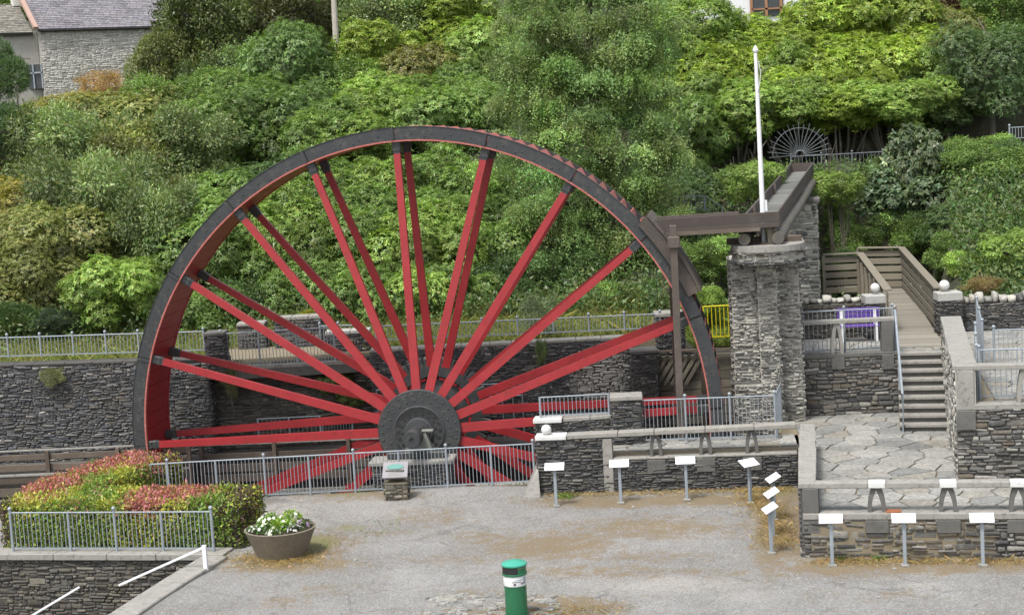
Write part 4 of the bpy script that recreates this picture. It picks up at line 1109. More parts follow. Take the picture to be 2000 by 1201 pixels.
# its return along the left edge of the terrace
LA, LB = np.array([5.58, 33.38]), np.array([6.72, 39.62])
ld = (LB - LA) / np.linalg.norm(LB - LA); ln_ = np.array([ld[1], -ld[0]])
ret = wall('parapet_wall', 'side parapet of the lower terrace with a long pale coping running back to the walkway', 'parapet', LB, LA, -.3, 1.38, .3, rows=(.06, .12), maxn=40)
slabs(ret, 'coping_slab', LB + ln_ * -.04, LA - ld * .02 + ln_ * -.04, 1.41, 1.41, .37, .11, .95, 'concrete', over=.0)
q = MB(); e = V(1747, 998, TA, TB); q.box((e[0], e[1] + .1, .925), (.3, .22, .025), frame(td)); single(q, 'plate', M['rust'], 'small rusty plate lying on the balustrade base', 'plate')

# ------------------------------------------------------------------ upper terrace front wall, balustrade, railing
UA, UB = np.array([6.95, 43.85]), np.array([9.98, 43.62])
ud = (UB - UA) / np.linalg.norm(UB - UA); un = np.array([-ud[1], ud[0]])
up = wall('terrace_wall', 'rough rubble wall holding up the bench terrace, left of the stone steps', 'terrace wall', UA, UB, .5, 2.42, .5, mat='rubble', rows=(.06, .15), lens=(.12, .5), ends=(0, 1), maxn=260)
ub = empty('balustrade', (*UA, 2.42), 'short concrete balustrade in front of the purple bench with one arched baluster', 'balustrade')
MB().bar((*(UA + un * .14), 2.47), (*(UB + un * .14), 2.47), .34, .1, bev=.01).build('base_beam', M['concrete_dark'], ub)
MB().bar((*(UA + un * .14 - ud * .1), 3.36), (*(UB + un * .14), 3.36), .3, .1, bev=.012).build('rail_beam', M['concrete'], ub)
for px in (1548, 1733):
    e = V(px, 660, UA, UB)[:2] + un * .12; MB().box((*e, 2.9), (.3, .28, .8), frame(ud), .01).build('pillar', M['concrete_dark'], ub)
    if px > 1700: MB().box((*(e - un * .03), 2.25), (.31, .3, .38), frame(ud), .01).build('pad', M['concrete_dark'], ub)
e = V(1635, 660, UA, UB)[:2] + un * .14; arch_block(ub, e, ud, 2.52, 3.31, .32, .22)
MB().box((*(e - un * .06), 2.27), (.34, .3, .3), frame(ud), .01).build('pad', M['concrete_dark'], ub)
railing('galvanised railing just behind the bench terrace balustrade', [(*(UA + un * .5 + ud * .35), ZU), (*(UA + un * .5 + ud * 1.75), ZU), (*(UB + un * .5 - ud * .02), ZU)], 1.15, .12, low=.1)
# purple bench
bA = np.array([9.0, 46.55]); bB = np.array([10.16, 46.4]); bd = (bB - bA) / np.linalg.norm(bB - bA); bn = np.array([-bd[1], bd[0]])
bench = empty('bench', (*((bA + bB) / 2), ZU), 'purple slatted bench with white end frames on the upper terrace', 'bench')
for k in range(4):
    MB().bar((*(bA - bn * (.05 + k * .11)), ZU + .44), (*(bB - bn * (.05 + k * .11)), ZU + .44), .095, .035, bev=.006).build('seat_slat', M['purple'], bench)
for k in range(2):
    MB().bar((*(bA + bn * (.06 + k * .02)), ZU + .66 + k * .17), (*(bB + bn * (.06 + k * .02)), ZU + .66 + k * .17), .035, .15, bev=.006).build('back_slat', M['purple'], bench)
for s_ in (.12, 1.03):
    c = bA + bd * s_
    q = MB(); q.box((*(c - bn * .38), ZU + .22), (.08, .09, .44), frame(bd), .01); q.box((*(c + bn * .02), ZU + .43), (.08, .1, .86), frame(bd), .01); q.box((*(c - bn * .18), ZU + .39), (.08, .4, .07), frame(bd), .01); q.build('end_frame', M['white'], bench)
    q = MB(); q.bar((*(c - bn * .44), ZU + .63), (*(c + bn * .02), ZU + .63), .08, .05, bev=.008); q.box((*(c - bn * .4), ZU + .53), (.07, .07, .18), frame(bd)); q.build('armrest', M['white'], bench)

# ------------------------------------------------------------------ stone steps
st = empty('stone_steps', (10, 41, ZL), 'flight of nine worn stone steps with dark risers between the terraces', 'steps')
SL0, SL1 = np.array([9.40, 41.1]), np.array([10.06, 44.05]); SR0, SR1 = np.array([10.52, 40.8]), np.array([11.25, 43.74])
sdv = (SL1 - SL0)
for k in range(9):
    z0_ = ZL + (ZU - ZL) * k / 9; z1_ = ZL + (ZU - ZL) * (k + 1) / 9
    f0, f1 = k / 9, 1.0
    P = [SL0 + (SL1 - SL0) * f0, SR0 + (SR1 - SR0) * f0, SR1, SL1]
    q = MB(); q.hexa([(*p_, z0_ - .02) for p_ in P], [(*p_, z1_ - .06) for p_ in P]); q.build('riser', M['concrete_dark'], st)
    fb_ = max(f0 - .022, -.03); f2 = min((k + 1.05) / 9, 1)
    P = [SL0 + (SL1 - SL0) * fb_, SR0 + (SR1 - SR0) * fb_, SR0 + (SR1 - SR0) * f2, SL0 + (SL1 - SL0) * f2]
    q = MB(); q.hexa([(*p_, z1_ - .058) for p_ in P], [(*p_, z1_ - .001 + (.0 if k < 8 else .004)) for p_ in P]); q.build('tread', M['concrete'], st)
hr = empty('handrail', (*(SL0 + (-.06, 0)), ZL), 'pale blue grey galvanised tube handrail on the left of the stone steps', 'handrail')
o_ = np.array([-.0, -.05])
ha, hb = (SL0 + o_ + (.06, -.08)), (SL1 + o_ + (-.05, -.1))
q = MB(); q.tube([(*ha, ZL), (*ha, ZL + .95), (*hb, ZU + 1.12)], .033, 10); q.build('rail', M['galv'], hr, True)
MB().tube([(*hb, ZU - .1), (*hb, ZU + 1.15)], .04, 10).build('post', M['galv'], hr, True)
MB().ball((*hb, ZU + 1.2), .055, 12, 8).build('post_cap', M['concrete'], hr, True)
m_ = (ha + hb) / 2; MB().tube([(*m_, (ZL + ZU) / 2 - .1), (*m_, (ZL + ZU) / 2 + 1.03)], .03, 10).build('post', M['galv'], hr, True)

# ------------------------------------------------------------------ wall right of the steps and right terrace front
RA, RB = np.array([9.36, 35.6]), np.array([18.0, 33.69])
rd = (RB - RA) / np.linalg.norm(RB - RA); rn = np.array([-rd[1], rd[0]])
rw = wall('terrace_wall', 'rubble wall under the right hand upper terrace, beside the flagged court', 'terrace wall', RA, RB, .5, 2.4, .6, mat='rubble', rows=(.05, .13), lens=(.12, .48), maxn=260)
sw0, sw1 = np.array([9.36, 35.62]), np.array([11.1, 43.35])
sdd = (sw1 - sw0) / np.linalg.norm(sw1 - sw0)
sw = wall('side_wall', 'tall wall between the steps and the right terrace with pale slab coping', 'wall', sw1, sw0, .5, 3.28, .42, rows=(.06, .12), mat='pier', core='mortar_lime', maxn=60)
slabs(sw, 'coping_slab', sw1 + np.array([.0, 0]), sw0 + sdd * .02, 3.30, 3.26, .52, .1, 1.3, 'concrete', over=.05)
rb = empty('balustrade', (*RA, 2.4), 'concrete balustrade of the right upper terrace with square corner pillar', 'balustrade')
MB().bar((*(RA + rn * .16), 2.46), (*(RB + rn * .16), 2.46), .38, .12, bev=.012).build('base_beam', M['concrete'], rb)
MB().bar((*(RA + rn * .16 + rd * .0), 3.305), (*(RB + rn * .16), 3.27), .34, .11, bev=.012).build('rail_beam', M['concrete'], rb)
e = RA + rd * .2 + rn * .0; MB().box((*(e + rn * .12), 2.88), (.36, .3, .74), frame(rd), .01).build('pillar', M['concrete'], rb)
MB().box((*(e + rn * .06), 2.19), (.4, .3, .42), frame(rd), .01).build('pad', M['concrete_dark'], rb)
e = V(2003, 740, RA, RB)[:2] + rn * .16; arch_block(rb, e, rd, 2.52, 3.25, .36, .24)
railing('grey railing standing behind the right terrace balustrade', [(*(RA + rn * .9 + rd * .55), ZU), (*(RA + rn * .9 + rd * 1.55), ZU), (*(RA + rn * .9 + rd * 2.6), ZU), (*(RA + rn * .9 + rd * 3.6), ZU)], 1.1, .11)
g0, g1 = np.array([10.05, 36.9]), np.array([11.35, 41.5])
railing('blue grey railing running back along the edge of the right terrace, nearer length', between((*(RA + rn * .95 + rd * .5), ZU), (11.0, 39.9, ZU), 2), 1.12, .1, cap='ball')
railing('blue grey railing running back along the edge of the right terrace, further length', between((11.25, 40.2, ZU), (12.35, 44.6, ZU), 2), 1.15, .1, cap='ball')
railing('grey cross railing on the right terrace behind the first railing', between((11.55, 40.3, ZU), (15.4, 39.6, ZU), 4), .95, .11)

# back walls with upright coping stones, balls on pillars
def cocks(root, A, B, z, seed, hs=(.14, .3), mat='pier'):
    r = np.random.default_rng(seed); A = np.array(A[:2]); B = np.array(B[:2]); d = (B - A) / np.linalg.norm(B - A); x = .05; nb = np.array([-d[1], d[0]]); org = ORG[root.name]
    while x < np.linalg.norm(B - A) - .08:
        wd = r.uniform(.13, .26); h = r.uniform(*hs); c = A + d * (x + wd / 2) + nb * .2
        k = int(r.integers(14))
        link('coping_stone', stone_mesh(k, mat), root, (c[0] + nb[0] * .2 - org[0], c[1] + nb[1] * .2 - org[1], z + h / 2 - org[2] - .02), (0, r.normal(0, .12), math.atan2(d[1], d[0])), (wd * .95, .4, h))
        x += wd
cA, cB = D(1856, 650, 47.0), D(2330, 656, 46.0)
cw = wall('coping_wall', 'dark slate wall topped with upright coping stones at the back of the right terrace', 'wall', cA, cB, 1.9, 3.22, .45, maxn=260)
cocks(cw, cA, cB, 3.22, 5, (.2, .36))
cA, cB = D(1565, 600, 47.4), D(1700, 600, 47.2)
cw = wall('coping_wall', 'low dark wall with jagged coping stones behind the purple bench', 'wall', cA, cB, 1.9, 3.42, .4, mat='brown', maxn=150)
cocks(cw, cA, cB, 3.42, 6, (.12, .26))
for lab, px, py, xs in (('white stone ball on the pillar right of the boardwalk', 1848, 557, (1836, 1880)), ('white stone ball on the pillar left of the boardwalk, behind the bench', 1712, 562, (1694, 1730))):
    e = D(px, py, 46.7)
    a, c = D(xs[0], 640, 46.6), D(xs[1], 640, 46.6)
    wp = wall('gate_pier', 'square slate gate pier with white cap at the %s end of the boardwalk' % ('bench side' if px < 1800 else 'coping wall side'), 'gate pier', a, c, 1.9, e[2] - .44, .55, ends=(1, 1), maxn=60)
    m_ = (a + c) / 2
    MB().box((m_[0], m_[1] + .27, e[2] - .32), (c[0] - a[0] + .06, .6, .24), None, .02).build('cap', M['pale'], wp)
    q = MB(); q.ball((e[0], e[1] + .2, e[2] - .02), .145 if px > 1800 else .13, 20, 12); single(q, 'stone_ball', M['white_stone'], lab, 'stone ball', smooth=True)

# ------------------------------------------------------------------ boardwalk
bw = empty('boardwalk', (11, 46, ZU - .3), 'grey timber boardwalk leading back between plank parapets', 'boardwalk')
B0l, B1l, B0r, B1r = np.array([10.2, 44.75]), np.array([12.4, 58.5]), np.array([11.42, 44.45]), np.array([13.75, 58.2])
NBW = 92
for k in range(NBW):
    f0, f1 = (k + .03) / NBW, (k + .97) / NBW
    P = [B0l + (B1l - B0l) * f0, B0r + (B1r - B0r) * f0, B0r + (B1r - B0r) * f1, B0l + (B1l - B0l) * f1]
    q = MB(); zt = ZU + .012; q.hexa([(*p_, zt - .05) for p_ in P], [(*p_, zt) for p_ in P]); q.build('board', M['deck'], bw)
for P0_, P1_ in ((B0l, B1l), (B0r, B1r)):
    q = MB(); s_ = .12 if P0_ is B0l else -.12; q.bar((P0_[0] + s_, P0_[1] + 2.8, ZU - .17), (P1_[0] + s_, P1_[1], ZU - .17), .1, .24); q.build('joist', M['old_timber'], bw)
q = MB(); q.hexa([(11.6, 58.25, ZU - .06), (14.3, 58.25, ZU - .06), (14.5, 60, ZU - .06), (11.3, 60, ZU - .06)], [(11.6, 58.25, ZU + .008), (14.3, 58.25, ZU + .008), (14.5, 60, ZU + .008), (11.3, 60, ZU + .008)]); q.build('landing', M['deck'], bw)
def plank_parapet(label, pts, tops, n=5, side=1, solid=False):
    rt = empty('plank_parapet', (*pts[0], ZU), label, 'parapet')
    for (a, c, ta_, tc_) in zip(pts[:-1], pts[1:], tops[:-1], tops[1:]):
        a, c = np.array(a, float), np.array(c, float); d = (c - a) / np.linalg.norm(c - a)
        for i in range(n):
            k0, k1 = i / n, (i + (.97 if solid else .74)) / n
            za0, za1, zc0, zc1 = ZU + .05 + (ta_ - .05) * k0, ZU + .05 + (ta_ - .05) * k1, ZU + .05 + (tc_ - .05) * k0, ZU + .05 + (tc_ - .05) * k1
            MB().bar((*a, (za0 + za1) / 2), (*c, (zc0 + zc1) / 2), .04, za1 - za0, bev=.006).build('plank', M['grey_timber'], rt)
        MB().bar((*a, ZU + ta_ + .03), (*c, ZU + tc_ + .03), .24, .05, bev=.008).build('top_board', M['grey_timber'], rt)
        nn = np.array([-d[1], d[0]]) * .08 * side
        m = max(2, int(np.linalg.norm(c - a) / 1.6) + 1)
        for j in range(m):
            e = a + (c - a) * j / (m - 1) + nn; MB().box((*e, ZU + ta_ / 2 - .1), (.1, .1, ta_ + .2), frame(d)).build('post', M['grey_timber'], rt)
plank_parapet('right hand grey plank parapet of the boardwalk, bending left at its far end', [(11.98, 47.15), (13.6, 58.4), (12.2, 58.9)], [1.22, 1.4, 1.42], 5, -1)
plank_parapet('left hand grey plank parapet of the boardwalk behind the bench, with a bent far end', [(10.62, 47.4), (12.0, 57.6), (10.75, 57.7)], [1.22, 1.36, 1.36], 5, 1)

# ------------------------------------------------------------------ sign posts
def signpost(label, px, py, yaw, w_=.46, h_=.27, ht=.86, tilt=.5, post=.07):
    g = G(px, py, 0); g[2] = 0
    rt = empty('sign_post', g, label, 'sign', 'white interpretive signs round the yard')
    MB().box((g[0], g[1], ht / 2 - .05), (post, post, ht + .1), frame((math.cos(yaw), math.sin(yaw))), .006).build('post', M['galv'], rt)
    d, n, up = frame((math.cos(yaw), math.sin(yaw)))
    vv = n * math.cos(tilt) + up * math.sin(tilt); nn = np.cross(d, vv)
    c = np.array([g[0], g[1], ht + .09])
    MB().box(c, (w_, h_, .018), (d, vv, nn), .004).build('panel', M['sign'], rt)
    MB().box(c - nn * .02, (w_ * .5, h_ * .5, .02), (d, vv, nn)).build('bracket', M['galv'], rt)
    MB().box((g[0], g[1], .01), (.16, .16, .05), None, .01).build('foot', M['concrete'], rt)
signpost('white sign on a grey post nearest the wheel railing, before the parapet end', 1087, 988, -.1)
signpost('white sign on a grey post in front of the parapet pillar', 1213, 982, -.1)
signpost('white sign on a grey post before the parapet, between the first two arched balusters', 1342, 976, -.1)
signpost('white sign on a grey post turned cornerwise under the last arched baluster', 1466, 982, .55)
for px, py, lab in ((1513, 1015, 'furthest of three in line by the terrace corner'), (1510, 1047, 'middle of three in line by the terrace corner'), (1507, 1080, 'nearest of three in line by the terrace corner')):
    signpost('white tilted sign on a grey post, ' + lab, px, py, -1.5, .46, .3)
signpost('white sign on a grey post before the balustrade, beside its dark corner pillar', 1626, 1104, -.2)
signpost('white sign on a grey post before the balustrade, between corner pillar and second arch', 1768, 1104, -.2)
signpost('white sign on a grey post before the balustrade, right of the second white cap', 1920, 1104, -.2)

# ------------------------------------------------------------------ plaque pedestal
g = G(775, 976, .1)
pg = wall('plaque_pedestal', 'small brown stone pedestal carrying a slanted grey plate with a green plaque', 'pedestal', (g[0] - .27, g[1]), (g[0] + .27, g[1] - .03), -.1, .52, .42, rows=(.06, .11), lens=(.12, .34), mat='brown', core='joint', ends=(1, 1), maxn=80)
d_, n_, u_ = frame((1, -.05)); tl = .62; vv = n_ * math.cos(tl) + u_ * math.sin(tl); nn = np.cross(d_, vv)
c = np.array([g[0], g[1] + .17, .80])
MB().box(c, (.62, .52, .05), (d_, vv, nn), .008).build('plate', M['pewter'], pg)
MB().box(np.array([g[0], g[1] + .24, .7]), (.46, .3, .24), FR, .01).build('backing', M['concrete_dark'], pg)
pt = []
for i in range(24):
    t_ = 2 * math.pi * i / 24; pt.append(c + nn * .027 + vv * (.09 + .085 * math.sin(t_) * (1 if math.sin(t_) < 0 else 1 - .35 * abs(math.cos(t_)))) + d_ * .21 * math.copysign(abs(math.cos(t_)) ** .8, math.cos(t_)))
MB().extrude(pt, nn * .012).build('plaque', M['teal'], pg)
q = MB()
for i in range(5):
    a = c + nn * .028 - vv * (.06 + i * .035) - d_ * .2; q.box(a + d_ * .2, (.36 - .05 * (i % 2), .012, .003), (d_, vv, nn))
q.build('text_lines', M['concrete'], pg)

# ------------------------------------------------------------------ litter bin
g = G(1010, 1204, 0)
bn_ = empty('litter_bin', (g[0], g[1], 0), 'round green litter bin with pale lid and white band label', 'bin')
MB().lathe([(.2, 0), (.21, .01), (.21, .12)], (g[0], g[1], 0), 40).build('base', M['green'], bn_, True)
MB().lathe([(.214, .122), (.214, .14), (.205, .142), (.205, .60), (.212, .602), (.212, .62)], (g[0], g[1], 0), 40).build('body', M['green'], bn_, True)
MB().lathe([(.21, .622), (.213, .63), (.213, .80), (.21, .81)], (g[0], g[1], 0), 40).build('label_band', M['white'], bn_, True)
MB().lathe([(.225, .812), (.232, .82), (.232, .845), (.222, .85), (.222, .99)], (g[0], g[1], 0), 40).build('hood', M['green'], bn_, True)
MB().lathe([(.238, .992), (.24, 1.0), (.238, 1.02), (.2, 1.045), (.1, 1.075), (.01, 1.08)], (g[0], g[1], 0), 40).build('lid', M['green_lid'], bn_, True)
def arc_panel(r0, r1, a0, a1, z0, z1, n=10):
    b = MB()
    for i in range(n):
        u, v = a0 + (a1 - a0) * i / n, a0 + (a1 - a0) * (i + 1) / n
        P = lambda r_, t_, z: (g[0] + r_ * math.cos(t_), g[1] + r_ * math.sin(t_), z)
        b.hexa([P(r0, u, z0), P(r1, u, z0), P(r1, v, z0), P(r0, v, z0)], [P(r0, u, z1), P(r1, u, z1), P(r1, v, z1), P(r0, v, z1)])
    return b
arc_panel(.2, .2235, math.radians(185), math.radians(287), .855, .97).build('slot', M['void'], bn_)  # black panel painted as the shaded slot opening
arc_panel(.2, .2235, math.radians(283), math.radians(340), .955, .968).build('slot_trim', M['joint'], bn_)
for a0, a1, z0_, z1_, mm in ((255, 300, .70, .72, 'pewter'), (265, 312, .735, .75, 'galv'), (300, 322, .66, .70, 'pewter'), (262, 275, .645, .69, 'concrete_dark'), (318, 335, .66, .79, 'galv')):
    arc_panel(.2, .2142, math.radians(a0), math.radians(a1), z0_, z1_, 5).build('printed_mark', M[mm], bn_)

# ------------------------------------------------------------------ planter
g = G(545, 1094, 0) + np.array([0, .5, 0])
po = empty('planter', (g[0], g[1], 0), 'large round aggregate planter bowl of white and mauve flowers beside the hedge', 'planter')
MB().lathe([(.5, 0), (.54, .02), (.76, .56), (.78, .6), (.74, .61), (.72, .57), (.68, .53)], (g[0], g[1], 0), 44).build('bowl', M['pot'], po, True)
MB().lathe([(.71, .50), (.7, .545), (.3, .57), (.01, .58)], (g[0], g[1], 0), 24).build('soil', M['soil'], po, True)
PLANTER = g

# ------------------------------------------------------------------ stairwell on the left: wall, kerb, steps, handrails
q0, q1 = np.array([-11.9, 37.47]), np.array([-6.62, 36.27])
qd = (q1 - q0) / np.linalg.norm(q1 - q0); qn = np.array([-qd[1], qd[0]])
aw = wall('retaining_wall', 'brown grey rubble wall of the stairwell under the hedge railing, at lower left', 'wall', q0 - qd * 6, q1, -3, -.1, .5, rows=(.035, .09), lens=(.1, .46), mat='brown', maxn=300)
slabs(aw, 'coping_slab', q0 - qd * 3, q1 + qd * .02, -.1, -.1, .62, .14, 1.3, 'concrete', over=.1, r=np.random.default_rng(3))
kb = empty('kerb', (*KERB[1], -.1), 'pale concrete kerb along the top of the stairwell', 'kerb')
pts = [KERB[0] + (.02, -.22), (KERB[0] + KERB[1]) / 2, KERB[1], KERB[1] + (KERB[2] - KERB[1]) * .4]
for a, c in zip(pts[:-1], pts[1:]):
    MB().bar((*(np.array(a) + (-.17, 0)), -.02), (*(np.array(c) + (-.17, 0)), -.02), .6, .16, bev=.02).build('kerb_stone', M['concrete'], kb)
q = MB(); q.hexa([(-7.0, 36.2, -3), (-6.6, 36.2, -3), (-10.9, 20, -3), (-11.3, 20, -3)], [(-6.95, 36.2, -.12), (-6.6, 36.2, -.12), (-10.7, 20, -.12), (-11.05, 20, -.12)]); tag(q.build('stair_wall', M['concrete']), kind='structure')
ss = empty('stone_steps', (-7.2, 35.4, -3), 'steps going down to the left inside the stairwell below the kerb', 'steps')
for k in range(14):
    c = np.array([-7.3, 35.45]) - qd * (.3 * k)
    MB().box((c[0] - .02, c[1], -.5 - .19 * k), (.34, 1.5, .2), frame(qd), .01).build('step', M['concrete_dark'], ss)
h0 = np.array([-6.80, 35.02]); h1 = h0 - qd * 3
hp = empty('handrail', (*h0, 0), 'white painted handrail sloping down from its post beside the planter', 'handrail')
ta_ = V(402, 1064, h0, h1); tb_ = V(232, 1140, h0, h1)
MB().box((h0[0], h0[1], (ta_[2] + 0) / 2), (.09, .07, ta_[2]), frame(qd), .006).build('post', M['white'], hp)
MB().bar(ta_ + (0, 0, -.03), tb_ + (0, 0, -.03), .045, .05, bev=.006).build('rail', M['white'], hp)
MB().box((tb_[0] + .03, tb_[1], (tb_[2] - 2.2) / 2 - .1), (.06, .06, tb_[2] + 2.0), frame(qd)).build('post', M['galv'], hp) if False else None
i0 = h0 - qn * .0 - np.array([0, 1.0]); i1 = i0 - qd * 3
hp = empty('handrail', V(155, 1145, i0, i1), 'lower white painted handrail at the bottom left corner', 'handrail')
MB().bar(V(155, 1146, i0, i1), V(20, 1227, i0, i1), .042, .048, bev=.006).build('rail', M['white'], hp)
# railing of the hedge bed
ra0, ra1 = np.array([-11.78, 37.62]), np.array([-6.78, 36.48])
railing('galvanised railing with ball capped posts in front of the clipped hedge', [(D(px, 1050, 37)[0], float(np.interp(D(px, 1050, 37)[0], [ra0[0], ra1[0]], [ra0[1], ra1[1]])), .03) for px in (8, 130, 226, 322, 424)], .9, .1, 'galv', pr=.034, br=.011, caps_every=2)

# ------------------------------------------------------------------ far gate, rails, house
fc_ = D(1562, 303, 66.0)
fg = empty('fan_gate', (fc_[0], fc_[1], fc_[2] - .9), 'fan shaped ironwork of radiating grey bars on the railing beyond the launder', 'gate')
for k in range(19):
    t_ = math.radians(-2 + 184 * k / 18); d = np.array([math.cos(t_), 0, math.sin(t_)])
    MB().tube([fc_ + d * .17, fc_ + d * (1.27 if k % 2 else 1.2)], .011, 5).build('bar', M['galv_dark'], fg)
for r_ in (.17, 1.05):
    MB().tube([fc_ + np.array([math.cos(t_) * r_, 0, math.sin(t_) * r_]) for t_ in np.linspace(0, math.pi, 25)], .012 if r_ > .5 else .025, 6).build('hoop', M['galv_dark'], fg)
railing('grey railing carrying the fan shaped ironwork on the far path', between((fc_[0] - .35, 66, fc_[2] - .85), (14.7, 65.7, fc_[2] - .85), 3), .8, .14, 'galv_dark', pr=.03, br=.011)
a, c = D(1335, 412, 57), D(1376, 412, 57)
railing('dark grey railing landing half hidden behind the birch', [a, c], .5, .13, 'galv_dark', pr=.03, br=.012, cap=None)
a, c = D(1378, 412, 57), D(1412, 434, 57)
railing('sloping grey stair railing behind the launder beam', [a, c], .5, .13, 'galv_dark', pr=.03, br=.012, cap=None)
a, c = D(1972, 275, 66), D(2060, 270, 66)
railing('short piece of grey railing at the right edge above the ivy bank', [a, c], .5, .12, pr=.035, br=.013)

hs_ = empty('stone_house', (-23, 96, 10.5), 'old pale stone house with two slate roofs on the hill at upper left', 'house')
ha = D(78, 73, 92); hb = D(372, 35, 96)
hA = np.array([ha[0], 92.0]); hB = np.array([hb[0], 96.0]); hd = (hB - hA) / np.linalg.norm(hB - hA); hn = np.array([-hd[1], hd[0]])
ze = (ha[2] + hb[2]) / 2; zb = 10.2
q = MB(); Q = [hA, hB, hB + hn * 5, hA + hn * 5]; q.hexa([(*p_, zb) for p_ in Q], [(*p_, ze) for p_ in Q]); q.build('wall', M['mortar_lime'], hs_)
lay_stones(hs_, [(hA, hB, zb, ze, ze)], (.06, .11), (.14, .45), 'house', .02, 0, seed=91)
# roof: rows of slates on the front slope
def roof(root, A, d, n, Lg, z, run, rise, rowh, wdt, mat, seed):
    r = np.random.default_rng(seed); org = ORG[root.name]; V_, F_ = [], []; k = 0
    sl_ = np.array([n[0] * run, n[1] * run, rise]); SLn = np.linalg.norm(sl_); sl_ /= SLn; d3 = np.array([*d, 0]); nn = np.cross(d3, sl_)
    rows_ = int(SLn / rowh)
    for i in range(rows_):
        x = -r.uniform(0, wdt)
        while x < Lg:
            ww = wdt * r.uniform(.85, 1.15); x0, x1 = max(x, 0), min(x + ww, Lg); x += ww
            if x1 - x0 < .05: continue
            o_ = np.array([*A, z]) + sl_ * i * rowh; t_ = .025 + r.uniform(0, .012)
            for P in ((o_ + d3 * (x0 + .008) + nn * t_, o_ + d3 * (x1 - .008) + nn * t_, o_ + d3 * (x1 - .008) + sl_ * rowh * 1.25 + nn * .004, o_ + d3 * (x0 + .008) + sl_ * rowh * 1.25 + nn * .004),
                      (o_ + d3 * (x0 + .008) - nn * .01, o_ + d3 * (x1 - .008) - nn * .01, o_ + d3 * (x1 - .008) + nn * t_, o_ + d3 * (x0 + .008) + nn * t_)):
                V_ += [p_ - org for p_ in P]; F_.append((k, k + 1, k + 2, k + 3)); k += 4
    o = link('roof_slate', npmesh('roof_slate', np.array(V_), np.array(F_), M[mat]), root, kind='stuff')
    q = MB(); a = np.array([*A, z]); Lv = d3 * Lg; sv = sl_ * SLn
    q.hexa([a - nn * .15, a + Lv - nn * .15, a + Lv + sv - nn * .15, a + sv - nn * .15], [a - nn * .012, a + Lv - nn * .012, a + Lv + sv - nn * .012, a + sv - nn * .012]); q.build('roof', M['mortar_dark'], root)
    return a + sv
roof(hs_, hA - hn * .25 - hd * .1, hd, hn, 11.5, ze - .02, 2.9, 1.9, .2, .32, 'roof', 1)
q = MB(); q.bar((*(hA - hn * .26), ze - .06), (*(hB - hn * .26), ze - .06), .1, .1); q.build('gutter', M['black'], hs_)
h2A = hA - hd * 9.0; z2 = ze - .15
q = MB(); Q = [h2A, hA - hd * .02, hA - hd * .02 + hn * 5, h2A + hn * 5]; q.hexa([(*p_ + hn * .5, zb) for p_ in Q], [(*p_ + hn * .5, z2) for p_ in Q]); q.build('wall', M['mortar_lime'], hs_)
roof(hs_, h2A + hn * .2, hd, hn, 8.7, z2, 2.9, 1.75, .2, .3, 'roof2', 2)
q = MB(); a = np.array([*(hA - hn * .2 - hd * .22), ze + .05]); q.bar(a, a + np.array([*(hn * 3.0), 1.95]), .25, .16); q.build('verge', M['ridge'], hs_)
cq = hA + hn * 3.0 - hd * .2; q = MB(); q.box((*cq, ze + 2.2), (.9, .6, 1.5), frame(hd), .02); q.build('chimney', M['house'], hs_)
e = D(62, 150, 91.7)
q = MB(); q.box((e[0], 92.25, e[2]), (1.0, .3, 1.3)); wn = q.build('window', M['glass'], hs_)
for dx in (-.47, 0.02, .47): MB().box((e[0] + dx, 92.05, e[2]), (.07, .12, 1.3)).build('frame', M['galv'], wn)
MB().box((e[0], 92.05, e[2] + .2), (1.0, .12, .08)).build('frame', M['galv'], wn)
wh_ = empty('white_house', (13, 86.4, 11), 'white house with a brown framed window, mostly hidden above the lime green shrubs', 'house')
a, c = D(1405, 30, 86), D(1540, 22, 86)
q = MB(); q.hexa([(a[0] - 1, 86, 10), (c[0] + 2, 86, 10), (c[0] + 2, 91, 10), (a[0] - 1, 91, 10)], [(a[0] - 1, 86, 17.5), (c[0] + 2, 86, 17.5), (c[0] + 2, 91, 17.5), (a[0] - 1, 91, 17.5)]); q.build('wall', M['white'], wh_)
a, c = D(1468, 34, 85.95), D(1528, -25, 85.95)
q = MB(); q.box(((a[0] + c[0]) / 2, 85.97, (a[2] + c[2]) / 2), (c[0] - a[0], .1, c[2] - a[2])); wn = q.build('window', M['glass'], wh_)
for px in (1467, 1496, 1525):
    e = D(px, 5, 85.9); MB().box((e[0], 85.88, (a[2] + c[2]) / 2), (.13, .1, c[2] - a[2])).build('frame', M['window_brown'], wn)
e = D(1496, 18, 85.9); MB().box(((a[0] + c[0]) / 2, 85.87, e[2]), (c[0] - a[0], .08, .08)).build('glazing_bar', M['window_brown'], wn)
# cobbles and a slab set in the ground by the bin
ck = empty('cobble_patch', (-.8, 29.9, -.1), kind='structure')
r = np.random.default_rng(12)
for k in range(150):
    c = G(r.uniform(835, 1085), r.uniform(1160, 1215), 0)
    if abs(c[0] + .25) < .2 and abs(c[1] - 30.5) < .25: continue
    link('cobble', stone_mesh(int(r.integers(14)), 'flag'), ck, (c[0] + .8, c[1] - 29.9, .085), (math.radians(-90), 0, r.normal(.1, .2)), (r.uniform(.12, .24), .045, r.uniform(.08, .14)))
c = G(872, 1170, 0); q = MB(); q.box((c[0], c[1], .0), (.42, .42, .06), frame((1, .05)), .012); q.build('slab', M['flag'], ck)
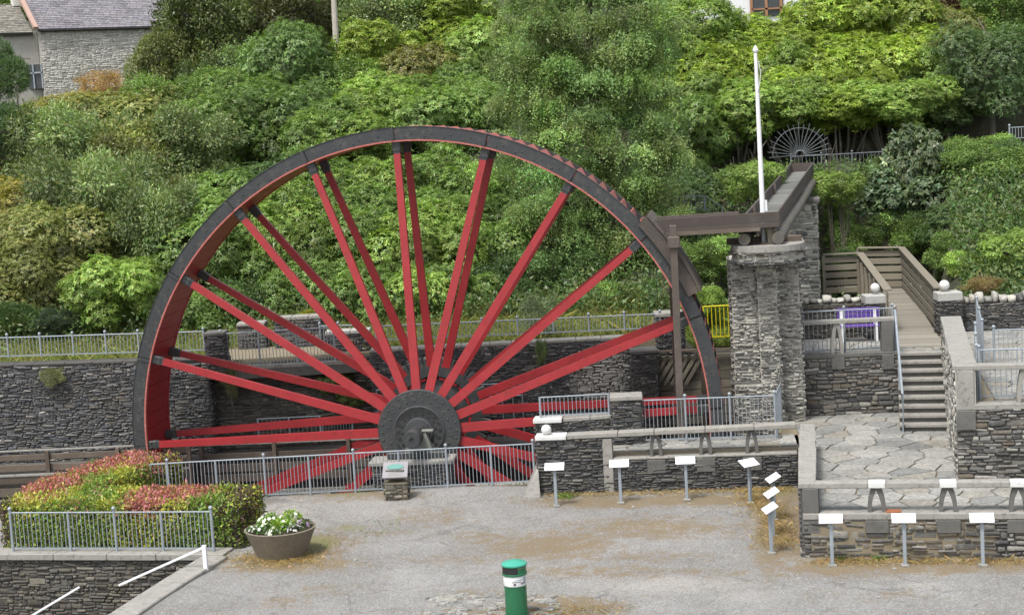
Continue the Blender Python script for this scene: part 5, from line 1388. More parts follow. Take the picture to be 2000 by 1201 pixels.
# ------------------------------------------------------------------ plants: leaf clouds
def unit(v): return v / (np.linalg.norm(v, axis=-1, keepdims=True) + 1e-9)
def leaves(base, dirn, up, ln, wd, fold, r):
    """kite shaped leaves: base point, pointing direction, face normal, length, width"""
    n = len(base)
    sd = unit(np.cross(dirn, up)); nz = unit(np.cross(sd, dirn))
    ln = ln[:, None]; wd = wd[:, None]
    mid = base + dirn * ln * .45
    v = np.stack([base, mid + sd * wd * .5 + nz * fold * wd, base + dirn * ln - nz * ln * .12, mid - sd * wd * .5 + nz * fold * wd], 1)
    f = np.arange(n * 4).reshape(n, 4)
    return v.reshape(-1, 3), f
def sphere(n, r):
    v = r.normal(size=(n, 3)); return unit(v)
def lobes(n, r, flat=1.0, spread=.62, rad=(.3, .48)):
    c = sphere(n, r) * (r.random((n, 1)) ** .45) * spread; c[:, 2] *= flat
    c[0] = 0
    R_ = r.uniform(*rad, n); R_[0] = .5
    return c, R_
def cloud_points(n, r, c, R_, inner=.2, top=.25):
    """points on the outside of a heap of lobes, with outward direction"""
    out_p, out_d, out_k = [], [], []
    w = R_ ** 2; w = w / w.sum()
    tries = 0
    while sum(map(len, out_p)) < n and tries < 60:
        tries += 1
        k = r.choice(len(c), n, p=w); d = sphere(n, r); d[:, 2] = np.where(d[:, 2] < -.3, d[:, 2] * .5, d[:, 2]); d = unit(d)
        rr = R_[k][:, None] * np.where(r.random((n, 1)) < inner, r.uniform(.6, .95, (n, 1)), r.normal(1.0, .1, (n, 1)))
        p = c[k] + d * rr
        dist = np.linalg.norm(p[:, None, :] - c[None], axis=2) / R_[None]
        dist[np.arange(n), k] = 9
        keep = dist.min(1) > .86
        out_p.append(p[keep]); out_d.append(d[keep]); out_k.append(k[keep])
    cloud_points.k = np.concatenate(out_k)[:n]
    return np.vstack(out_p)[:n], np.vstack(out_d)[:n]
def tones(n, r, base, var=.22, hue=.10, per=1):
    m = (n + per - 1) // per
    t_ = np.array(base)[None] * np.exp(r.normal(0, var, (m, 1))) * np.exp(r.normal(0, hue, (m, 3)) * np.array([1, .4, 1]))
    return np.repeat(t_, per, 0)[:n]
def crown_rosette(seed, n=1500, k=7, ln=.062, wd=.36, base=(1, 1, 1), spread=.82, nl=30, droop=.35):
    r = np.random.default_rng(seed); c, R_ = lobes(nl, r, .85, spread, (.2, .38))
    p, d = cloud_points(n, r, c, R_)
    up = unit(d + np.array([0, 0, .75]) + r.normal(0, .22, d.shape))
    a = unit(np.cross(up, r.normal(size=up.shape))); b = np.cross(up, a)
    B, Dn, Up, ton = [], [], [], []
    th0 = r.random(len(p)) * 6.28
    cl = np.exp(r.normal(0, .2, (len(p), 1))) * np.exp(r.normal(0, .2, (len(c), 1)))[cloud_points.k]
    for i in range(k):
        t_ = th0 + 2 * math.pi * i / k + r.normal(0, .2, len(p)); el = r.normal(-droop * (0.2 if i < 3 else 1) + .25, .25, len(p))[:, None]
        dn = unit((a * np.cos(t_)[:, None] + b * np.sin(t_)[:, None]) + up * el)
        B.append(p + r.normal(0, .004, p.shape)); Dn.append(dn); Up.append(up)
        ton.append(tones(len(p), r, base, .16, .1) * cl)
    B, Dn, Up = map(np.vstack, (B, Dn, Up))
    v, f = leaves(B, Dn, Up, ln * np.exp(r.normal(0, .2, len(B))), ln * wd * np.exp(r.normal(0, .15, len(B))), .12, r)
    return v, f, np.repeat(np.vstack(ton), 4, 0), c, R_
def crown_fine(seed, n=9000, ln=.045, wd=.5, spread=.82, nl=36, flat=.85, tuft=3, rad=(.15, .32), jitter=.035):
    r = np.random.default_rng(seed); c, R_ = lobes(nl, r, flat, spread, rad)
    p, d = cloud_points(n, r, c, R_, .3)
    cl = np.exp(r.normal(0, .2, (len(p), 1))) * np.exp(r.normal(0, .22, (len(c), 1)))[cloud_points.k]
    B = np.repeat(p, tuft, 0) + r.normal(0, jitter, (len(p) * tuft, 3)); dd = np.repeat(d, tuft, 0)
    dn = unit(dd * .7 + r.normal(0, .7, B.shape)); up = unit(dd + np.array([0, 0, .8]) + r.normal(0, .4, B.shape))
    v, f = leaves(B, dn, up, ln * np.exp(r.normal(0, .25, len(B))), ln * wd * np.exp(r.normal(0, .2, len(B))), .1, r)
    t_ = tones(len(B), r, (1, 1, 1), .2, .1) * np.repeat(cl, tuft, 0)
    return v, f, np.repeat(t_, 4, 0), c, R_
def crown_needle(seed, n=5000, ln=.1, nl=22):
    r = np.random.default_rng(seed); c, R_ = lobes(nl, r, .9, .68, (.2, .32))
    p, d = cloud_points(n, r, c, R_, .25); t = 6
    B = np.repeat(p, t, 0); dd = np.repeat(unit(d + np.array([0, 0, .5])), t, 0); dn = unit(dd + r.normal(0, .5, B.shape)); up = unit(r.normal(size=B.shape) + np.array([0, 0, .5]))
    v, f = leaves(B, dn, up, ln * np.exp(r.normal(0, .2, len(B))), np.full(len(B), ln * .11), .05, r)
    return v, f, np.repeat(tones(len(B), r, (1, 1, 1), .2, .1), 4, 0), c, R_
def crown_pinnate(seed, n=900, ln=.11):
    """loose plant with big compound leaves (sycamore, ash)"""
    r = np.random.default_rng(seed); c, R_ = lobes(15, r, .95, .66, (.26, .4)); p, d = cloud_points(n, r, c, R_, .3)
    B, Dn, Up = [], [], []
    stem = unit(d + r.normal(0, .35, d.shape)); a = unit(np.cross(stem, np.array([0, 0, 1.]) + r.normal(0, .2, d.shape))); up = unit(np.cross(a, stem) + np.array([0, 0, .8]))
    for i in range(9):
        t_ = -1.3 + 2.6 * i / 8; off = stem * (.08 * (1 - abs(t_) * .45))
        B.append(p + off * .4); Dn.append(unit(stem * math.cos(t_) + a * math.sin(t_) - np.array([0, 0, .25]))); Up.append(up)
    B, Dn, Up = map(np.vstack, (B, Dn, Up))
    v, f = leaves(B, Dn, Up, ln * np.exp(r.normal(0, .2, len(B))), ln * .45 * np.exp(r.normal(0, .15, len(B))), .1, r)
    return v, f, np.repeat(tones(len(B), r, (1, 1, 1), .18, .1), 4, 0), c, R_
def stems_mb(c, R_, base=(0, 0, -1.0), seed=0, rr=.035, n=9):
    r = np.random.default_rng(seed); b = MB(); base = np.array(base)
    order = np.argsort(-R_)[:n]
    for k in order:
        e = c[k] * .95; m_ = (base + e) * .5 + r.normal(0, .06, 3) + np.array([0, 0, -.1])
        b.tube([base + r.normal(0, .03, 3), m_, e], [rr, rr * .65, rr * .25], 6)
        for j in range(2):
            x = e + unit(r.normal(size=3)) * R_[k] * .8; b.tube([e * .8 + m_ * .2, x], [rr * .35, rr * .1], 4)
    return b
SPEC = {}
def species(key, fn, mat, *seeds, **kw):
    SPEC[key] = []
    for s_ in seeds:
        v, f, t_, c, R_ = fn(s_, **kw)
        me = npmesh('crown', v, f, M[mat], False, t_)
        sm = stems_mb(c, R_, seed=s_).mesh('stems', M['bark'])
        SPEC[key].append((me, sm))
species('rhodo', crown_rosette, 'leaf', 11, 12, 13, n=3500, k=7, ln=.07, wd=.34)
species('laurel', crown_rosette, 'leaf', 21, 22, n=4400, k=6, ln=.05, wd=.42, droop=.1)
species('fine', crown_fine, 'leaf', 31, 32, 33, n=11000, ln=.048, wd=.5)
species('willow', crown_fine, 'leaf', 41, 42, n=10000, ln=.062, wd=.3, nl=40, spread=.84)
species('needle', crown_needle, 'leaf', 51, 52)
species('syc', crown_rosette, 'leaf', 61, 62, n=900, k=6, ln=.13, wd=.6, droop=.5)
species('wisp', crown_fine, 'leaf_soft', 71, n=2600, ln=.06, wd=.32, nl=26, spread=.78, rad=(.12, .24), jitter=.05)
PLANTS = []
USED = {}
def plant(kind, name, px, py, Y, rx, rz, tint, label, cat='shrub', ry=None, group=None, stem=True):
    c = D(px, py, Y); c[0] = float(c[0])
    i = USED.get(kind, 0); USED[kind] = i + 1
    me, sm = SPEC[kind][i % len(SPEC[kind])]
    gz = float(hill_h(c[0], Y))
    rt = empty(name, (c[0], Y, min(gz, c[2] - rz * .5)), label, cat, group)
    if kind in ('rhodo', 'fine', 'laurel', 'willow') and rx > .8: rx, rz = rx * 1.12, rz * 1.12
    sc_ = (rx, ry or rx * .9, rz); rot = (0, 0, rng.uniform(0, 6.28))
    org = ORG[rt.name]
    o = link('crown', me, rt, c - org, rot, sc_); o.color = (*tint, 1)
    if stem:
        q = link('stems', sm, rt, c - org, rot, (rx, ry or rx * .9, max(rz, c[2] - gz)))
    PLANTS.append((px, py, Y, label, rt))
    return rt
# leaf tones (the darker greens also put shade into plants under cover)
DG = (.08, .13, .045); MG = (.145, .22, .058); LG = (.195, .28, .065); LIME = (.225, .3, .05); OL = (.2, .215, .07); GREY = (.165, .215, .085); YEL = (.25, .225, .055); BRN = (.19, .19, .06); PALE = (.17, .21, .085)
B_ = plant
# front row along the path
B_('needle', 'gorse_bush', 25, 628, 52.5, 1.3, .8, DG, 'low dark scrubby bush at the far left behind the wall railing')
B_('needle', 'gorse_bush', 115, 640, 52, 1.1, .75, (.06, .09, .055), 'small blue green spiky bush on the grass behind the left railing')
B_('rhodo', 'rhododendron_bush', 215, 575, 53, 1.75, 1.5, LG, 'bright green rhododendron close behind the left railing, just left of the wheel rim')
B_('rhodo', 'rhododendron_bush', 330, 600, 53, 1.3, 1.2, MG, 'green rhododendron behind the railing, partly hidden by the left rim of the wheel')
B_('laurel', 'laurel_bush', 415, 610, 52.5, 1.2, 1.0, MG, 'low green shrub behind the slate pier at the left end of the footbridge')
B_('fine', 'dark_shrub', 505, 590, 53.5, 1.4, 1.2, DG, 'dark shrub in the gap above the footbridge railing')
B_('needle', 'golden_conifer', 600, 622, 50.2, .42, .33, (.3, .29, .03), 'little yellow green conifer on the white topped wall behind the footbridge')
B_('rhodo', 'rhododendron_bush', 700, 580, 53, 1.5, 1.5, MG, 'rhododendron low behind the railing, left of the upright spokes')
B_('rhodo', 'rhododendron_bush', 800, 590, 53, 1.5, 1.4, LG, 'rhododendron low behind the railing, straight behind the upright spokes')
B_('rhodo', 'rhododendron_bush', 895, 585, 53.2, 1.5, 1.4, MG, 'rhododendron low behind the railing, right of the upright spokes')
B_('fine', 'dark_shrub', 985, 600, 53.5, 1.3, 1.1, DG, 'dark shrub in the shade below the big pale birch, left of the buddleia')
B_('fine', 'dark_shrub', 1110, 590, 54.5, 1.5, 1.0, DG, 'dark low shrub in the shade right of the buddleia')  # dark leaf tint carries the shade under the birch
B_('fine', 'dark_shrub', 1210, 585, 54, 1.4, .9, MG, 'small green shrub on the bank behind the right rim of the wheel')
B_('wisp', 'buddleia', 1045, 620, 48.2, .85, 1.1, (.16, .2, .12), 'wispy buddleia growing out of the wall top with grey green drooping leaves')
# second row
B_('laurel', 'olive_shrub', 30, 545, 55, 2.0, 1.9, OL, 'olive coloured shrub at the left edge just above the scrubby bush')
B_('laurel', 'olive_shrub', 110, 490, 56.5, 2.2, 2.2, OL, 'tall olive brown shrub left of the bright green rhododendron')
B_('willow', 'willow_shrub', 190, 430, 58, 2.2, 2.8, GREY, 'tall grey green willowy shrub left of the wheel rim')
B_('willow', 'willow_shrub', 300, 460, 57, 2.0, 2.3, GREY, 'grey green willowy shrub touching the left rim of the wheel')
B_('rhodo', 'rhododendron_bush', 275, 560, 55, 1.5, 1.5, MG, 'shaded rhododendron between the bright one and the wheel rim')
B_('laurel', 'laurel_bush', 400, 490, 56, 2.0, 2.0, MG, 'glossy green shrub just inside the left wheel rim at nine to ten o clock')
B_('rhodo', 'rhododendron_bush', 500, 500, 55.5, 1.9, 1.7, MG, 'mid green rhododendron seen through the spokes at ten o clock')
B_('rhodo', 'rhododendron_bush', 590, 460, 56, 2.0, 2.1, LG, 'lit rhododendron seen through the spokes at ten to eleven o clock')
B_('rhodo', 'rhododendron_bush', 690, 480, 55.5, 1.9, 1.8, MG, 'rhododendron seen through the spokes at eleven o clock, halfway to the hub')
B_('rhodo', 'rhododendron_bush', 765, 490, 55, 1.6, 1.7, LG, 'rhododendron behind the pair of spokes nearest twelve o clock, halfway to the hub')
B_('rhodo', 'rhododendron_bush', 855, 480, 55.5, 1.9, 1.8, LG, 'rhododendron seen between the twelve and one o clock spokes, halfway to the hub')
B_('laurel', 'laurel_bush', 950, 500, 56, 1.7, 1.7, MG, 'green shrub below the left skirt of the big pale birch')
# third row
B_('laurel', 'olive_shrub', 45, 430, 61, 2.4, 2.1, YEL, 'yellowing shrub with orange tips at the left edge, halfway up the picture')
B_('willow', 'willow_shrub', 160, 330, 64, 2.6, 2.9, GREY, 'grey green tall shrub below the old stone house')
B_('laurel', 'olive_shrub', 95, 370, 66, 2.2, 2.0, OL, 'olive shrub below the dark pine at the left')
B_('fine', 'mixed_shrub', 260, 340, 63, 2.5, 2.5, OL, 'rounded dull green shrub between the stone house and the wheel rim')
B_('fine', 'mixed_shrub', 355, 330, 64, 2.4, 2.4, GREY, 'grey leaved shrub just outside the wheel rim at ten o clock')
B_('rhodo', 'rhododendron_bush', 430, 400, 60, 1.8, 1.7, MG, 'dark rhododendron behind the wheel rim at ten o clock')
B_('rhodo', 'rhododendron_bush', 520, 380, 60, 1.9, 1.6, DG, 'dark twiggy rhododendron below the rim, left of the eleven o clock spokes')
B_('rhodo', 'rhododendron_bush', 640, 370, 60, 2.1, 1.9, MG, 'rhododendron below the rim between the eleven o clock spokes')
B_('rhodo', 'rhododendron_bush', 740, 385, 59.5, 2.0, 1.9, LG, 'rhododendron below the top of the rim, left of the twelve o clock spokes')
B_('rhodo', 'rhododendron_bush', 845, 375, 60, 2.0, 1.9, MG, 'rhododendron below the top of the rim, right of the twelve o clock spokes')
B_('fine', 'mixed_shrub', 925, 390, 60, 1.8, 1.8, MG, 'finer leaved shrub under the rim, touching the left side of the big birch')
# fourth row
B_('laurel', 'olive_shrub', 245, 250, 71, 2.6, 2.2, OL, 'olive shrub directly under the orange bush by the stone house')
B_('fine', 'mixed_shrub', 330, 240, 72, 2.5, 2.3, MG, 'dull green shrub right of the stone house wall foot')
B_('laurel', 'laurel_bush', 430, 270, 68, 2.5, 2.3, MG, 'glossy shrub above the wheel rim at ten to eleven o clock')
B_('laurel', 'laurel_bush', 530, 250, 68, 2.5, 2.4, (.13, .2, .06), 'blue green glossy shrub just above the rim at eleven o clock')
B_('rhodo', 'rhododendron_bush', 620, 270, 66, 2.1, 1.8, MG, 'rhododendron just above the rim between eleven and twelve o clock')
B_('rhodo', 'rhododendron_bush', 725, 235, 68, 2.3, 1.9, LG, 'light green rhododendron sitting above the top of the wheel, left of centre')
B_('rhodo', 'rhododendron_bush', 830, 250, 67, 2.1, 1.8, MG, 'rhododendron right above the highest point of the wheel')
B_('laurel', 'laurel_bush', 915, 240, 68, 2.0, 2.2, MG, 'green shrub left of the big birch, above the wheel')
# fifth row and higher
B_('laurel', 'laurel_bush', 560, 150, 76, 2.6, 3.0, (.13, .2, .065), 'tall bluish green shrub left of the bleached dead tree')
B_('fine', 'mixed_shrub', 650, 190, 76, 2.4, 2.1, MG, 'dark green shrub under the bleached dead tree')
B_('rhodo', 'rhododendron_bush', 735, 120, 78, 2.5, 2.2, LIME, 'lime green rhododendron right of the bleached dead tree')
B_('rhodo', 'rhododendron_bush', 820, 150, 77, 2.3, 2.2, BRN, 'brownish rhododendron with orange leaves among the lime ones, above the wheel')
B_('rhodo', 'rhododendron_bush', 905, 125, 78, 2.3, 2.3, LG, 'bright green tall rhododendron next to the upper left of the big birch')
B_('fine', 'mixed_shrub', 770, 45, 86, 3.2, 2.8, GREY, 'pale green rounded tree top at the upper edge right of the dead tree')
B_('rhodo', 'rhododendron_bush', 880, 40, 85, 2.8, 2.0, LIME, 'lime green rhododendron at the top edge, left of the big birch')
B_('willow', 'willow_shrub', 690, 20, 92, 2.6, 3.0, MG, 'dark green tree top behind the bleached dead trunk')
# trees at upper left
def tree(kind, name, px, py, Y, rx, rz, tint, label, tr=.16, lean=0):
    rt = plant(kind, name, px, py, Y, rx, rz, tint, label, 'tree', stem=False)
    c = D(px, py, Y); gz = float(hill_h(c[0], Y)) - .3; org = ORG[rt.name]
    r = np.random.default_rng(abs(int(px)) * 3 + 1); b = MB()
    top = c + (0, 0, rz * .6)
    b.tube([np.array([c[0] + lean, Y, gz]), np.array([c[0] + lean * .5, Y, (gz + c[2]) / 2]), c, top], [tr, tr * .8, tr * .5, tr * .15], 9)
    for k in range(10):
        s_ = c + (top - c) * r.uniform(-.6, .7); d = unit(r.normal(size=3)); d[2] = abs(d[2]) * .7
        b.tube([s_, s_ + d * rx * .45 + (0, 0, .1), s_ + d * rx * .85], [tr * .4, tr * .22, .015], 6)
    b.build('trunk', M['bark'], rt, True)
    return rt
tree('needle', 'pine_tree', -12, 150, 68, 1.75, 1.75, (.11, .17, .075), 'upper half of a green pine at the left edge in front of the stone house')
tree('needle', 'pine_tree', 38, 262, 66, 2.4, 1.5, (.09, .14, .065), 'dark green pine lower down at the left edge below the stone house window')
tree('fine', 'oak_tree', 400, 60, 82, 3.1, 3.6, (.11, .14, .048), 'dark olive tree in front of the right end of the slate roof', .2)
tree('fine', 'oak_tree', 330, 140, 80, 2.0, 2.2, (.14, .16, .055), 'small olive tree overlapping the right end of the stone house wall')
tree('fine', 'oak_tree', 450, 170, 79, 2.6, 2.4, (.085, .12, .045), 'very dark tree with pale bare stems right of the stone house', .14)
tree('willow', 'oak_tree', 555, 40, 86, 3.1, 3.2, (.12, .125, .05), 'olive drooping tree at the top edge left of the dead trunk', .2)
B_('wisp', 'orange_shrub', 195, 168, 84, 1.7, 1.25, (.42, .26, .11), 'orange autumn shrub against the foot of the pale house wall')
B_('laurel', 'laurel_bush', 150, 225, 80, 2.4, 1.4, YEL, 'yellow green shrub below the orange one')
B_('laurel', 'laurel_bush', 15, 15, 104, 2.6, 1.6, MG, 'green bush behind the ridge of the old house roof at the top left corner')
# dead tree
dt = empty('dead_tree', (D(655, 60, 80)[0], 80, float(hill_h(D(655, 60, 80)[0], 80))), 'bleached bare trunk with broken branches standing among the shrubs', 'tree')
q = MB(); a = D(662, 160, 80); q.tube([(a[0], 80, a[2] - 3), a, D(655, 60, 80), D(650, -40, 80)], [.2, .17, .14, .12], 9); q.build('trunk', M['dead_wood'], dt, True)
q = MB(); q.tube([a, D(690, 110, 80), D(707, 60, 80)], [.09, .06, .03], 7); q.tube([D(682, 120, 80), D(672, 80, 80)], [.05, .02], 6); q.tube([D(676, 135, 80), D(700, 120, 80)], [.05, .02], 6); q.build('branch', M['dead_wood'], dt, True)

# the big pale birch: long drooping twigs with small leaves
def birch():
    r = np.random.default_rng(77)
    base = D(1160, 560, 56.0); base[2] = float(hill_h(base[0], 56)) - .2
    rt = empty('birch_tree', base, 'big pale grey green birch with drooping foliage standing behind the right half of the wheel', 'tree')
    blobs = [(1150, 40, 2.6, 2.4), (1050, 60, 1.6, 1.9), (1240, 60, 1.7, 2.0), (1060, 180, 1.75, 1.8), (1160, 170, 2.2, 1.9), (1250, 190, 1.45, 2.0), (1030, 280, 1.25, 1.2), (1110, 300, 1.6, 1.5), (1200, 300, 1.9, 1.8), (1280, 300, 1.15, 1.3), (1100, 400, 1.3, 1.1), (1220, 400, 1.5, 1.4), (1300, 390, .75, .9), (1150, -60, 2.4, 2.0), (1040, 380, 1.0, .9), (1060, 470, 1.1, .8), (1170, 470, 1.3, .8), (1240, 470, 1.1, .8)]
    # sprays: domes of twigs that droop at their ends, set over the limbs' envelope
    C_, CR = [], []
    for (px, py, rx, rz) in blobs:
        n = int(5.2 * rx * rz) + 2; c = D(px, py, 55.6); d = sphere(n, r); d[:, 1] = np.where(d[:, 1] > 0, d[:, 1] * .5, d[:, 1])
        C_.append(c + d * r.uniform(.45, 1.05, (n, 1)) * np.array([rx, rx * .9, rz])); CR.append(r.uniform(.42, .85, n))
    C_ = np.vstack(C_); CR = np.concatenate(CR); ns = 46; m_ = 20
    d = sphere(len(C_) * ns, r); d[:, 2] = np.abs(d[:, 2]) * .9; d = unit(d)
    S = np.repeat(C_, ns, 0) + d * np.repeat(CR, ns)[:, None] * r.uniform(.3, 1.0, (len(d), 1)) * np.array([1, 1, .75])
    ct = np.repeat(np.exp(r.normal(0, .2, (len(C_), 1))) * np.exp(r.normal(0, .06, (len(C_), 3))), ns, 0)
    k = np.arange(m_) / m_
    Lg = r.uniform(.25, .8, len(S))[:, None]
    X = d[:, None, :] * np.array([1, 1, 0]) * (.45 * np.sin(k * 1.6))[None, :, None] * Lg[:, None]
    Z = -(k[None] ** 1.5) * Lg + .15 * np.sin(k * 3)[None] * Lg
    Pn = S[:, None, :] + X; Pn[:, :, 2] += Z
    Pn = Pn.reshape(-1, 3) + r.normal(0, .05, (len(S) * m_, 3))
    dn = unit(r.normal(0, .7, Pn.shape) + np.array([0, 0, -.4])); up = unit(r.normal(0, .5, Pn.shape) + np.array([0, -.35, .8]))
    v, f = leaves(Pn, dn, up, .08 * np.exp(r.normal(0, .3, len(Pn))), .042 * np.exp(r.normal(0, .2, len(Pn))), .08, r)
    tn = np.repeat(ct * tones(len(S), r, (1, 1, 1), .12, .05), m_, 0) * tones(len(Pn), r, (1, 1, 1), .12, .06)
    o = link('crown', npmesh('crown', v - base, f, M['leaf_soft'], False, np.repeat(tn, 4, 0)), rt); o.color = (.22, .295, .115, 1)
    b = MB(); top = D(1150, -60, 55.7)
    b.tube([base, base * .6 + top * .4 + (0.2, 0, 0), base * .25 + top * .75, top], [.26, .2, .12, .05], 10)
    for (px, py, rx, rz) in blobs:
        e = D(px, py, 55.6); f_ = np.clip((e[2] - base[2]) / (top[2] - base[2]) - .12, .12, .9); s_ = base + (top - base) * f_
        b.tube([s_, (s_ + e) / 2 + (0, 0, .35), e, e + (r.normal(0, .6), 0, .5)], [.09, .06, .035, .01], 6)
    b.build('trunk', M['bark'], rt, True)
birch()

# right hand bank: lime rhododendrons above, ivy and mixed scrub below
for px, py, Y, rx, rz, tint, lab in (
    (1350, 60, 76, 2.6, 2.2, LG, 'green rhododendron at upper right, touching the right side of the big birch near the top'),
    (1435, 80, 78, 2.4, 1.4, LIME, 'lime rhododendron under the white house, left of its window'),
    (1530, 92, 78, 2.4, 1.4, LIME, 'lime rhododendron under the white house, below its brown window'),
    (1620, 55, 79, 2.8, 2.3, LIME, 'yellowish lime rhododendron just right of the brown window'),
    (1720, 50, 79, 2.8, 2.4, LIME, 'big yellow green rhododendron at the top of the right bank'),
    (1810, 70, 79, 2.6, 2.4, OL, 'brownish lime rhododendron near the top right, left of the reddish scrub'),
    (1350, 170, 73, 2.3, 2.2, LIME, 'lime rhododendron left of the white flagpole top'),
    (1430, 150, 74, 2.2, 2.1, LIME, 'lime rhododendron directly behind the white flagpole top'),
    (1520, 160, 74, 2.2, 2.0, LG, 'lime green rhododendron right of the white flagpole top'),
    (1610, 160, 74, 2.2, 2.1, LIME, 'rhododendron high above the fan shaped ironwork, to its right'),
    (1700, 165, 74, 2.3, 2.2, LIME, 'rhododendron in the middle of the right hand lime bank'),
    (1790, 175, 74, 2.3, 2.1, LG, 'rhododendron at the lower right of the lime bank'),
    (1365, 250, 68, 1.8, 1.9, MG, 'shaded rhododendron skirt left of the flagpole, beside the birch'),
    (1440, 225, 68.3, 2.0, 1.5, LG, 'rhododendron skirt behind the middle of the flagpole'),
    (1540, 200, 68.3, 2.0, 1.2, LG, 'rhododendron hanging just above the fan shaped ironwork'),
    (1635, 205, 68.3, 2.1, 1.2, LIME, 'rhododendron hanging above the right side of the fan shaped ironwork'),
    (1730, 205, 68.3, 2.1, 1.2, LG, 'overhanging rhododendron above the sycamore, at the foot of the lime bank')):
    B_('rhodo', 'rhododendron_bush', px, py, Y, rx, rz, tint, lab)
B_('fine', 'mixed_shrub', 1880, 20, 88, 2.6, 2.0, (.17, .1, .06), 'reddish brown bare scrub at the top right edge')
B_('fine', 'mixed_shrub', 1960, 40, 84, 2.8, 2.2, MG, 'green scrub at the very top right corner')
tree('laurel', 'evergreen_tree', 1935, 130, 70, 2.3, 2.3, (.1, .155, .06), 'dark green evergreen tree at the right edge, upper part of the bank', .16)
tree('laurel', 'evergreen_tree', 1850, 215, 70, 1.7, 1.1, (.1, .15, .05), 'dark overhanging evergreen bough left of the right edge tree', .12)
B_('syc', 'sycamore_shrub', 1785, 315, 62, 1.25, 1.65, (.12, .16, .085), 'young sycamore with grey green leaves rising in front of the dark gap')
B_('syc', 'sycamore_shrub', 1725, 385, 61.5, 1.3, 1.1, (.1, .145, .075), 'lower left part of the sycamore thicket beside the launder')
B_('syc', 'sycamore_shrub', 1830, 390, 61, 1.4, 1.1, (.1, .14, .07), 'sycamore sapling clump in the middle of the right bank')
B_('laurel', 'lime_shrub', 1472, 352, 57, 1.05, .85, LG, 'bright green glossy shrub left of the launder, crossed by the flagpole')
B_('laurel', 'ivy_mound', 1640, 365, 60, .9, .75, LG, 'bright ivy mound right of the launder top')
B_('fine', 'ivy_mound', 1700, 445, 61.8, 1.4, .9, MG, 'green ivy mound right of the second launder pier')
B_('fine', 'ivy_mound', 1640, 510, 58.5, .7, .6, DG, 'dark creeper beside the left parapet of the boardwalk')
B_('fine', 'ivy_mound', 1930, 330, 62, 2.3, .9, MG, 'wide ivy mound with rusty leaves at the right, below the short railing')
B_('fine', 'ivy_mound', 1960, 400, 60, 1.6, 1.3, (.06, .11, .045), 'ivy mound at the right edge, halfway down the bank')
B_('laurel', 'ivy_mound', 1890, 440, 59, 1.5, 1.2, DG, 'dark leafy mound above the coping wall')
B_('fine', 'ivy_mound', 1800, 455, 60.5, 1.5, .9, MG, 'green mound overhanging the right parapet of the boardwalk')
B_('fine', 'ivy_mound', 1860, 500, 56, 1.1, .85, MG, 'green mound behind the right stone ball')
B_('laurel', 'laurel_bush', 1970, 500, 53, 1.2, 1.1, LG, 'lighter green bush behind the coping wall at the right edge')
B_('wisp', 'orange_shrub', 1925, 555, 50, .8, .4, (.24, .17, .08), 'small orange tinged plant behind the upright coping stones')
B_('fine', 'ivy_mound', 1390, 500, 54, 1.2, .9, MG, 'green scrub on the bank just left of the stone launder pier')
B_('fine', 'ivy_mound', 1375, 590, 50.8, .9, .6, LG, 'low green weeds behind the yellow railing')
B_('fine', 'ivy_mound', 1340, 470, 57, 1.2, 1.2, DG, 'dark scrub behind the timber chute')
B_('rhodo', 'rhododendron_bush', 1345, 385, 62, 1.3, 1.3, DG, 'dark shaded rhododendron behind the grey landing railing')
# plants on the pit walls
B_('laurel', 'hanging_bush', 655, 745, 46.9, .75, .42, (.14, .19, .07), 'bush hanging in the recess under the right end of the footbridge', ry=.4)
B_('laurel', 'hanging_bush', 690, 775, 46.75, .62, .33, (.15, .19, .06), 'lower bush hanging over the barred gate', ry=.3, stem=False)
B_('wisp', 'creeper', 98, 735, 46.6, .5, .4, (.19, .2, .09), 'pale weed tuft growing on the face of the left retaining wall', ry=.2)
B_('wisp', 'creeper', 450, 740, 46.5, .4, .75, (.2, .2, .09), 'straggly creeper on the slate pier at the left end of the footbridge', ry=.25)
B_('wisp', 'creeper', 1055, 685, 46.35, .35, .55, (.15, .2, .08), 'green creeper hanging down the right retaining wall below the buddleia', ry=.2)

